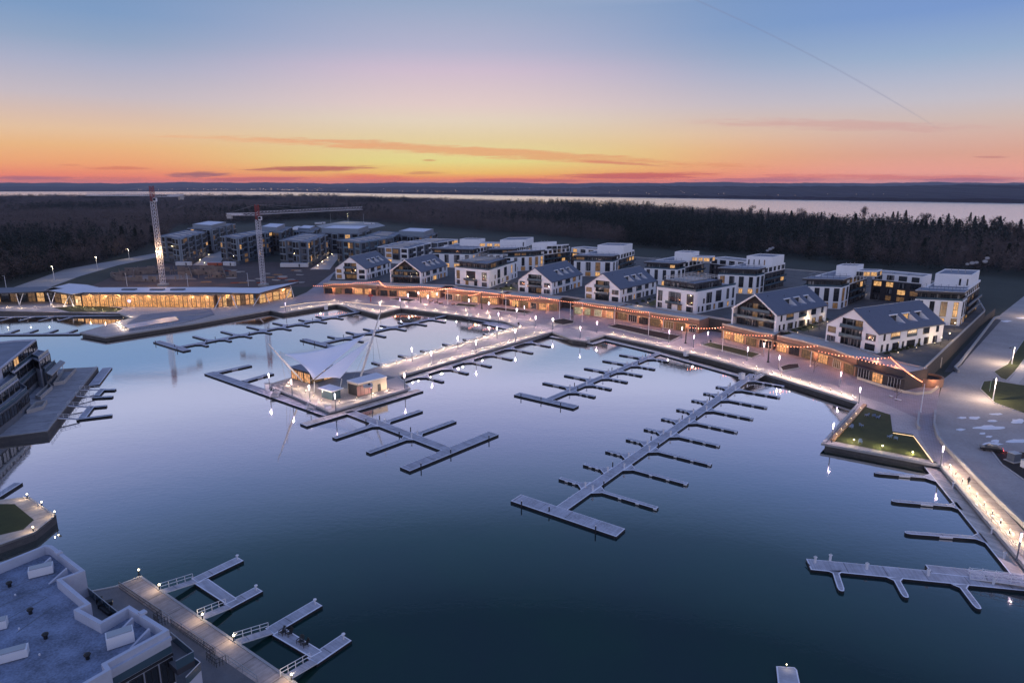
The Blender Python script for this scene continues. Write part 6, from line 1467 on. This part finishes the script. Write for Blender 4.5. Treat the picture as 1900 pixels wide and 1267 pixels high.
# car with its red rear lamp
def car(label, px, rz):
    p = P(*px, PZ + .02); t = thing('parked_car', label, 'car', p); c, s = math.cos(rz), math.sin(rz); paint = mat('dark_car_paint', (.02, .022, .028), .25, var=0, spec=.6)
    def L(x, y, z): return (p.x + x * c - y * s, p.y + x * s + y * c, p.z + z)
    prof = [(-2.2, .35), (2.15, .35), (2.25, .75), (1.2, .92), (.55, 1.42), (-1.1, 1.45), (-1.9, .98), (-2.25, .9)]
    m = MB(); N_ = len(prof)
    for y in (-.88, .88): f = [L(x, y * (.86 if z > 1.2 else 1), z) for x, z in prof]; m.face(f if y < 0 else f[::-1], paint)
    for i in range(N_):
        (x0, z0), (x1, z1) = prof[i], prof[(i + 1) % N_]; k0, k1 = (.86 if z0 > 1.2 else 1), (.86 if z1 > 1.2 else 1); m.face([L(x0, -.88 * k0, z0), L(x0, .88 * k0, z0), L(x1, .88 * k1, z1), L(x1, -.88 * k1, z1)], paint)
    m.part('body', t)
    m = MB()
    for y, k in ((-.89, 1), (.89, 1)): m.face([L(-1.6, y * .96, 1.0), L(.95, y * .96, .98), L(.5, y * .88, 1.36), L(-1.05, y * .88, 1.38)], glass)
    m.part('side_windows', t); m = MB(); m.face([L(1.15, -.78, .96), L(1.15, .78, .96), L(.6, .68, 1.38), L(.6, -.68, 1.38)], glass); m.part('windscreen', t)
    for x in (-1.35, 1.35):
        for y in (-.82, .82): m = MB(); m.tube(L(x, y - .1, .33), L(x, y + .1, .33), .33, .33, blackm, 14); m.part('wheel', t)
    for y in (-.65, .65): m = MB(); q = L(-2.27, y, .78); m.box(q, (.06, .32, .16), rz, e_red); m.part('tail_light', t)
    point_light(t, L(-2.9, 0, .8), 60, (1, .08, .05), .1)
car('dark car with glowing red tail lights by the planted bank', (1838, 836), 2.6)
for lb, q in (('black litter bin near the root of the pier', (962, 603)), ('black litter bin on the plaza before the third gabled house', (957, 570)), ('dark litter bin left of the lawn bed', (1318, 636))):
    p = P(*q); m = MB(); m.tube(p, p + Vector((0, 0, 1.15)), .36, .4, blackm, 12); m.tube(p + Vector((0, 0, 1.15)), p + Vector((0, 0, 1.35)), .42, .2, dsteel, 12); m.solo('litter_bin', lb, 'bin', 'litter bins')

# ================================================================== THE WALKER ON THE RIGHT BOARDWALK
def person(label, px, rz):
    p = P(*px); J = {}; E = []
    def j(n_, x, y, z, r): J[n_] = (x, y, z, r)
    j('pelvis', 0, 0, .95, .15); j('waist', 0, 0, 1.1, .14); j('chest', 0, .02, 1.32, .17); j('neck', 0, .02, 1.48, .06); j('head', 0, .03, 1.62, .10); j('crown', 0, .02, 1.70, .085)
    E += [('pelvis', 'waist'), ('waist', 'chest'), ('chest', 'neck'), ('neck', 'head'), ('head', 'crown')]
    for s, n_, st_ in ((1, 'r', .22), (-1, 'l', -.24)):
        j(n_ + 'hip', s * .1, 0, .9, .11); j(n_ + 'knee', s * .1, st_ * .6 + .05, .5, .07); j(n_ + 'ank', s * .1, st_ - .04, .09, .045); j(n_ + 'toe', s * .11, st_ + .16, .04, .04)
        j(n_ + 'sh', s * .2, .01, 1.42, .075); j(n_ + 'elb', s * .25, -st_ * .35, 1.14, .05); j(n_ + 'wr', s * .24, -st_ * .6 + .1, .9, .032); j(n_ + 'palm', s * .24, -st_ * .7 + .12, .82, .03)
        E += [('pelvis', n_ + 'hip'), (n_ + 'hip', n_ + 'knee'), (n_ + 'knee', n_ + 'ank'), (n_ + 'ank', n_ + 'toe'), ('chest', n_ + 'sh'), (n_ + 'sh', n_ + 'elb'), (n_ + 'elb', n_ + 'wr'), (n_ + 'wr', n_ + 'palm')]
        for k in range(4): j(n_ + 'f%d' % k, s * .24 + (k - 1.5) * .006, -st_ * .7 + .09 + k * .022, .735 + (.012 if k in (0, 3) else 0), .009); E.append((n_ + 'palm', n_ + 'f%d' % k))
        j(n_ + 'th', s * .22, -st_ * .7 + .18, .79, .01); E.append((n_ + 'wr', n_ + 'th'))
    idx = {k: i for i, k in enumerate(J)}; me = bpy.data.meshes.new('person'); me.from_pydata([J[k][:3] for k in J], [(idx[a], idx[b]) for a, b in E], [])
    o = bpy.data.objects.new('person', me); COL.objects.link(o); o.location = p; o.rotation_euler = (0, 0, rz); setp(o, label, 'person'); me.materials.append(cloth)
    md = o.modifiers.new('skin', 'SKIN'); sv = me.skin_vertices[0].data
    for k, i in idx.items(): sv[i].radius = (J[k][3], J[k][3] * (.8 if k in ('chest', 'waist', 'pelvis') else 1))
    sv[0].use_root = True; o.modifiers.new('sub', 'SUBSURF').levels = 1
    ORI[o.name] = Vector((0, 0, 0)); m = MB(); m.ball((0, .015, 1.70), .115, blackm, 10, 6, .9); m.part('hair', o)
    m = MB(); m.ball((0, .105, 1.62), .06, skin, 8, 6, 1.3); m.ball((0, .165, 1.615), .014, skin, 5, 4, 1.5); 
    for s in (-1, 1): m.ball((s * .03, .158, 1.64), .009, blackm, 5, 4); m.ball((s * .112, .02, 1.63), .02, skin, 5, 4, 1.4)
    m.part('face', o); m = MB(); m.tube((0, 0, .84), (0, 0, 1.40), .2, .19, cloth, 10); m.part('coat', o)
person('person in dark clothes walking along the lit right boardwalk', (1796, 899), 2.7 + math.pi)

# ================================================================== TREES
nr = np.random.default_rng(5)
def tris_mesh(name, V, mats_, mi=None):
    """V: n x 3 x 3 triangles"""
    n = len(V); me = bpy.data.meshes.new(name); me.vertices.add(n * 3); me.vertices.foreach_set('co', V.reshape(-1).astype(np.float32)); me.loops.add(n * 3); me.loops.foreach_set('vertex_index', np.arange(n * 3, dtype=np.int32))
    me.polygons.add(n); me.polygons.foreach_set('loop_start', np.arange(0, n * 3, 3, dtype=np.int32)); me.polygons.foreach_set('loop_total', np.full(n, 3, dtype=np.int32))
    for m_ in mats_: me.materials.append(m_)
    if mi is not None: me.polygons.foreach_set('material_index', mi.astype(np.int32))
    me.update(); me.validate(); return me
def bare_crown(n, rad=3.6, h=14, seed=0, base=.32):
    """sprays of twigs: slivers growing outward and upward through a domed volume"""
    g = np.random.default_rng(seed); nl = 9; lob = np.c_[g.normal(0, rad * .42, nl), g.normal(0, rad * .42, nl), h * (base + .12 + g.random(nl) * (.72 - base))]; k = g.integers(0, nl, n)
    d = g.normal(0, 1, (n, 3)); d /= np.linalg.norm(d, axis=1)[:, None]; r = (g.random(n) ** .45)[:, None]
    c = lob[k] + d * r * np.array([rad * .5, rad * .5, h * .17]); out = c - np.array([0, 0, h * .3]); out /= np.linalg.norm(out, axis=1)[:, None]
    dirn = out + g.normal(0, .45, (n, 3)); dirn /= np.linalg.norm(dirn, axis=1)[:, None]; side = np.cross(dirn, g.normal(0, 1, (n, 3))); side /= np.linalg.norm(side, axis=1)[:, None]
    L = (.5 + g.random(n)[:, None] * 1.1) * h / 14; w = (.05 + .12 * g.random(n)[:, None]) * h / 14
    return np.stack([c - side * w, c + side * w, c + dirn * L], 1)
def conifer_crown(n, rad=2.6, h=18, seed=0):
    g = np.random.default_rng(seed); t_ = g.random(n) ** .8; z = h * (.12 + .88 * t_); lay = .75 + .25 * np.cos(t_ * 60); R_ = rad * (1 - t_) ** .85 * lay + .1; a = g.random(n) * 6.283
    rr = R_ * (.35 + .65 * g.random(n) ** .5); c = np.stack([rr * np.cos(a), rr * np.sin(a), z - rr * .25], 1)
    o = np.stack([np.cos(a), np.sin(a), -.35 + 0 * a], 1) + g.normal(0, .3, (n, 3)); o /= np.linalg.norm(o, axis=1)[:, None]; s = np.stack([-np.sin(a), np.cos(a), g.normal(0, .3, n)], 1)
    L = (.8 + 1.1 * g.random(n))[:, None] * (.6 + .6 * (1 - t_))[:, None]; w = (.22 + .32 * g.random(n))[:, None]
    return np.stack([c - s * w, c + s * w, c + o * L], 1)
def trunk_mb(h, r, bare, seed):
    m = MB(); g = random.Random(seed); m.tube((0, 0, -.3), (0, 0, h * .45), r, r * .7, bark, 7); m.tube((0, 0, h * .45), (g.uniform(-.3, .3), g.uniform(-.3, .3), h * .93), r * .7, .03, bark, 6)
    for k in range(12 if bare else 0):
        z = h * g.uniform(.25, .75); a = g.uniform(0, 6.28); L = h * g.uniform(.16, .32); e = (math.cos(a) * L * .75, math.sin(a) * L * .75, z + L * .8); m.tube((0, 0, z), e, r * .35, .03, bark, 4)
        for q in range(3): b = a + g.uniform(-.9, .9); s = Vector((0, 0, z)).lerp(Vector(e), g.uniform(.4, .8)); m.tube(s, s + Vector((math.cos(b) * L * .4, math.sin(b) * L * .4, L * .45)), r * .15, .02, bark, 3)
    return m
def tree_proto(kind, i):
    if kind == 'conifer_tree': V = conifer_crown(1300, 3.4 + .6 * (i % 3), 17, 40 + i); cm = needle; tm = trunk_mb(17, .25, False, i)
    else: V = bare_crown(1100, 3.6, 14, 60 + i); cm = twig; tm = trunk_mb(14, .26, True, i)
    t = thing(kind, 'x', 'tree', (0, 0, 0)); o = bpy.data.objects.new('crown', tris_mesh('crown', V, [cm])); COL.objects.link(o); o.parent = t; ORI[o.name] = Vector(); tm.part('trunk', t); return t
protos = {k: [tree_proto(k, i) for i in range(4)] for k in ('conifer_tree', 'bare_tree')}; used = set()
def plant(kind, i, loc, s, rz, label, group):
    pr = protos[kind][i % 4]
    if (kind, i % 4) in used: o = copy_tree(pr)
    else: o = pr; used.add((kind, i % 4))
    o.location = loc; o.scale = (s, s, s); o.rotation_euler = (0, 0, rz); setp(o, label, 'tree', group); return o
tr = random.Random(77)
# conifers and bare trees standing up against the pale lake at the right (x, y of the top, height)
k = 0
for i in range(58):
    x = 1170 + i * 12.8 + tr.uniform(-5, 5); yt = 376 + max(0, x - 1300) * .052 + tr.choice((-6, -2, 3, 7, 12)) + tr.uniform(-3, 3); h = tr.uniform(17, 25); z = PZ + h
    p = P(x, yt, z)
    if p.y > 1500: continue
    con = tr.random() < .68; h0 = 17 if con else 14
    plant('conifer_tree' if con else 'bare_tree', tr.randrange(4), (p.x, p.y, PZ), h / h0, tr.uniform(0, 6.3), 'tall dark conifer standing out against the pale lake' if con else 'bare tree standing out against the pale lake', 'conifers against the lake' if con else 'bare trees against the lake')
plant('bare_tree', 1, (*V2(P(1722, 391, 28)), PZ), 23.5 / 14, .4, 'tallest bare tree with a wide airy crown against the lake at the right', None)
for i in range(46):
    x = 1150 + i * 17 + tr.uniform(-7, 7); yb = 452 + max(0, x - 1200) * .075 + tr.uniform(-7, 3) - (6 if 1300 < x < 1330 else 0); p = P(x, yb); con = tr.random() < .45; s = tr.uniform(.8, 1.35)
    plant('conifer_tree' if con else 'bare_tree', tr.randrange(4), p, s, tr.uniform(0, 6.3), 'dark conifer at the near edge of the right hand wood' if con else 'bare tree at the near edge of the right hand wood', 'conifers at the right wood edge' if con else 'bare trees at the right wood edge')
for i in range(40):
    t_ = i / 40; x = -30 + 345 * t_ + tr.uniform(-6, 6); yb = 522 - 68 * t_ + tr.uniform(-6, 2); p = P(x, yb); con = tr.random() < .4; s = tr.uniform(.85, 1.4)
    plant('conifer_tree' if con else 'bare_tree', tr.randrange(4), p, s, tr.uniform(0, 6.3), 'dark conifer at the near edge of the left wood' if con else 'bare tree at the near edge of the left wood', 'conifers at the left wood edge' if con else 'bare trees at the left wood edge')
for k_, pl in protos.items():
    for i, o in enumerate(pl):
        if (k_, i) not in used:
            for c in list(o.children): bpy.data.objects.remove(c)
            bpy.data.objects.remove(o)
# the wood itself, one mass: crowns spread evenly over the land between the site and the lake
lake_edge = [(-3500, 4150), (-1000, 3570), (-340, 2750), (86, 2170), (350, 1740), (462, 1270), (518, 990), (606, 780), (1000, 685), (2600, 630)]
near_edge = [(p.x, p.y) for p in PX([(-900, 580), (0, 533), (120, 503), (220, 482), (290, 456), (330, 424), (600, 407), (700, 414), (850, 428), (1200, 461), (1450, 479), (1640, 498), (1900, 516), (2600, 580)])]
def inside(x, y, poly):
    c = np.zeros(len(x), bool); n = len(poly)
    for i in range(n):
        (x0, y0), (x1, y1) = poly[i], poly[(i + 1) % n]; k = ((y0 > y) != (y1 > y)) & (x < (x1 - x0) * (y - y0) / (y1 - y0 + 1e-9) + x0); c ^= k
    return c
wood_poly = near_edge + lake_edge[::-1]
N0 = 110000; r = np.exp(nr.uniform(math.log(330), math.log(4300), N0)); th = nr.uniform(-.75, .8, N0); x = r * np.sin(th); y = r * np.cos(th); ok = inside(x, y, wood_poly); x, y, r = x[ok], y[ok], r[ok]
order = nr.permutation(len(x))[:26000]; x, y, r = x[order], y[order], r[order]
vb = [bare_crown(110, 4.6, 15, 100 + i, .2) for i in range(6)]; vc = [conifer_crown(100, 3.6, 17, 200 + i) for i in range(4)]
grove = np.sin(x / 95) + np.sin(y / 140 + x / 260) + nr.normal(0, .7, len(x)); conif = grove > np.where(x > 120, np.where(r < 850, -.7, -.1), 1.2)
for nm, sel, protos_, mt, lb in (('bare_wood', ~conif, vb, twig, 'mass of bare leafless trees covering the land behind the buildings'), ('conifer_wood', conif, vc, needle, 'scattered dark conifers through the bare wood behind the buildings')):
    out = []
    for a, b, rr in zip(x[sel], y[sel], r[sel]):
        V = protos_[nr.integers(len(protos_))]; s = nr.uniform(.65, 1.3); wd = min(5, max(1, rr / 650)) * (1.25 if nm == 'bare_wood' else 1); q = nr.uniform(0, 6.28); c_, s_ = math.cos(q), math.sin(q)
        X = V[..., 0] * s * wd; Y = V[..., 1] * s * wd; out.append(np.stack([a + X * c_ - Y * s_, b + X * s_ + Y * c_, PZ + V[..., 2] * s * (1.05 if nm == 'bare_wood' else 1.15)], -1))
    o = bpy.data.objects.new(nm, tris_mesh(nm, np.concatenate(out), [mt])); COL.objects.link(o); setp(o, lb, 'woods', None, 'stuff')
# shrubs and saplings
def shrub_mesh(seed, n=160, r_=.8):
    g = np.random.default_rng(seed); d = g.normal(0, 1, (n, 3)); d /= np.linalg.norm(d, axis=1)[:, None]; d[:, 2] = np.abs(d[:, 2]); c = d * (r_ * (.5 + .5 * g.random(n)))[:, None]; a = g.normal(0, .16, (n, 3)); b = g.normal(0, .16, (n, 3)); return tris_mesh('shrub', np.stack([c, c + a, c + b], 1), [shrubm])
sm = [shrub_mesh(i) for i in range(3)]
sh = random.Random(5)
for k, (x0, y0, x1, y1, n_, wh) in enumerate(((1635, 655, 1737, 628, 9, 'beside the rightmost gabled house'), (1452, 618, 1535, 588, 8, 'beside the open gabled house at the right'), (1160, 566, 1216, 548, 5, 'left of the right flat block'), (910, 537, 958, 522, 5, 'beside the left flat white block'))):
    for i in range(n_):
        p = P(x0 + (x1 - x0) * (i + .5) / n_ + 5, y0 + (y1 - y0) * (i + .5) / n_ + 3, BASE); o = bpy.data.objects.new('shrub', sm[i % 3]); COL.objects.link(o); o.location = p; s = sh.uniform(.8, 1.5); o.scale = (s, s, s); setp(o, 'small leafy shrub ' + wh, 'shrub', 'shrubs ' + wh)
    m = MB()
    for i in range(3):
        p = P(x0 + (x1 - x0) * (i + .5) / 3 + 14, y0 + (y1 - y0) * (i + .5) / 3 + 7, BASE); t = thing('garden_light', 'small warm garden light ' + wh, 'lamp', p, 'garden lights ' + wh); m = MB(); m.tube(p, p + Vector((0, 0, .6)), .06, .06, blackm, 5); m.part('post', t); m = MB(); m.ball(p + Vector((0, 0, .7)), .13, e_boll, 6, 4); m.part('lens', t); point_light(t, p + Vector((0, 0, 1.2)), 110, (1, .7, .36), .12)
sap = [bare_crown(130, 1.5, 5, 300 + i) for i in range(2)]; sap_me = [tris_mesh('crown', V, [twig]) for V in sap]; sap_t = trunk_mb(5, .07, True, 3).mesh('trunk')
for k, (q, wh) in enumerate((((1520, 612), 'in the lit courtyard left of the white gabled house'), ((1500, 617), 'in the lit courtyard nearer the open gabled house'), ((1062, 601), 'by the round ended plaza bed'), ((1663, 742), 'beside the pair of benches below the corner shop'), ((1012, 580), 'in the bed below the third gabled house'), ((1510, 690), 'beside the sunken promenade bed'))):
    p = P(*q, BASE if k < 2 else PZ); t = thing('sapling', 'thin bare sapling ' + wh, 'tree', p); o = bpy.data.objects.new('crown', sap_me[k % 2]); COL.objects.link(o); o.parent = t; o = bpy.data.objects.new('trunk', sap_t); COL.objects.link(o); o.parent = t
# steam from two roofs
def steam_mat(d):
    m = bpy.data.materials.new('steam'); m.use_nodes = True; t = m.node_tree; t.nodes.clear(); o = t.nodes.new('ShaderNodeOutputMaterial'); v = t.nodes.new('ShaderNodeVolumePrincipled'); v.inputs['Color'].default_value = (.95, .95, 1, 1); v.inputs['Density'].default_value = d; t.links.new(v.outputs[0], o.inputs['Volume']); return m
stm = steam_mat(.55)
for lb, pts, z in (('white puff of steam drifting over the right flat block courtyard roof', [(1424, 465, 1.0), (1429, 462, 1.3), (1434, 460, 1.0)], 25), ('pair of steam puffs behind the rightmost roof tower', [(1795, 490, .9), (1804, 488, 1.2), (1812, 487, 1.0)], 26), ('round steam puff farthest right above the rightmost roof tower', [(1828, 485, 1.2), (1832, 479, 1.1)], 27)):
    m = MB()
    for x_, y_, r_ in pts: m.ball(P(x_, y_, z), r_, stm, 12, 8, .7)
    o = m.solo('steam_plume', lb, 'steam')

# every repeat that only its place tells apart is counted from the left of the photo
bylab = {}
for o in list(COL.objects):
    if o.parent is None and o.get('label') and o.get('group'): bylab.setdefault(o['label'], []).append(o)
for lb, os_ in bylab.items():
    if len(os_) > 1:
        for k, o in enumerate(sorted(os_, key=lambda q: q.location.x / q.location.y)): o['label'] = lb + ', ' + ORD[k] + ' from the left'

# ================================================================== THE EVENING AIR
hm = bpy.data.materials.new('haze'); hm.use_nodes = True; t_ = hm.node_tree; t_.nodes.clear(); o_ = t_.nodes.new('ShaderNodeOutputMaterial'); v_ = t_.nodes.new('ShaderNodeVolumePrincipled')
v_.inputs['Color'].default_value = (.80, .82, 1.0, 1); v_.inputs['Density'].default_value = .000032; v_.inputs['Anisotropy'].default_value = .2; t_.links.new(v_.outputs[0], o_.inputs['Volume'])
m = MB(); m.box((0, 8400, 79), (27000, 18000, 164), 0, hm); m.setting('haze', 'stuff'); scene.cycles.volume_bounces = 0
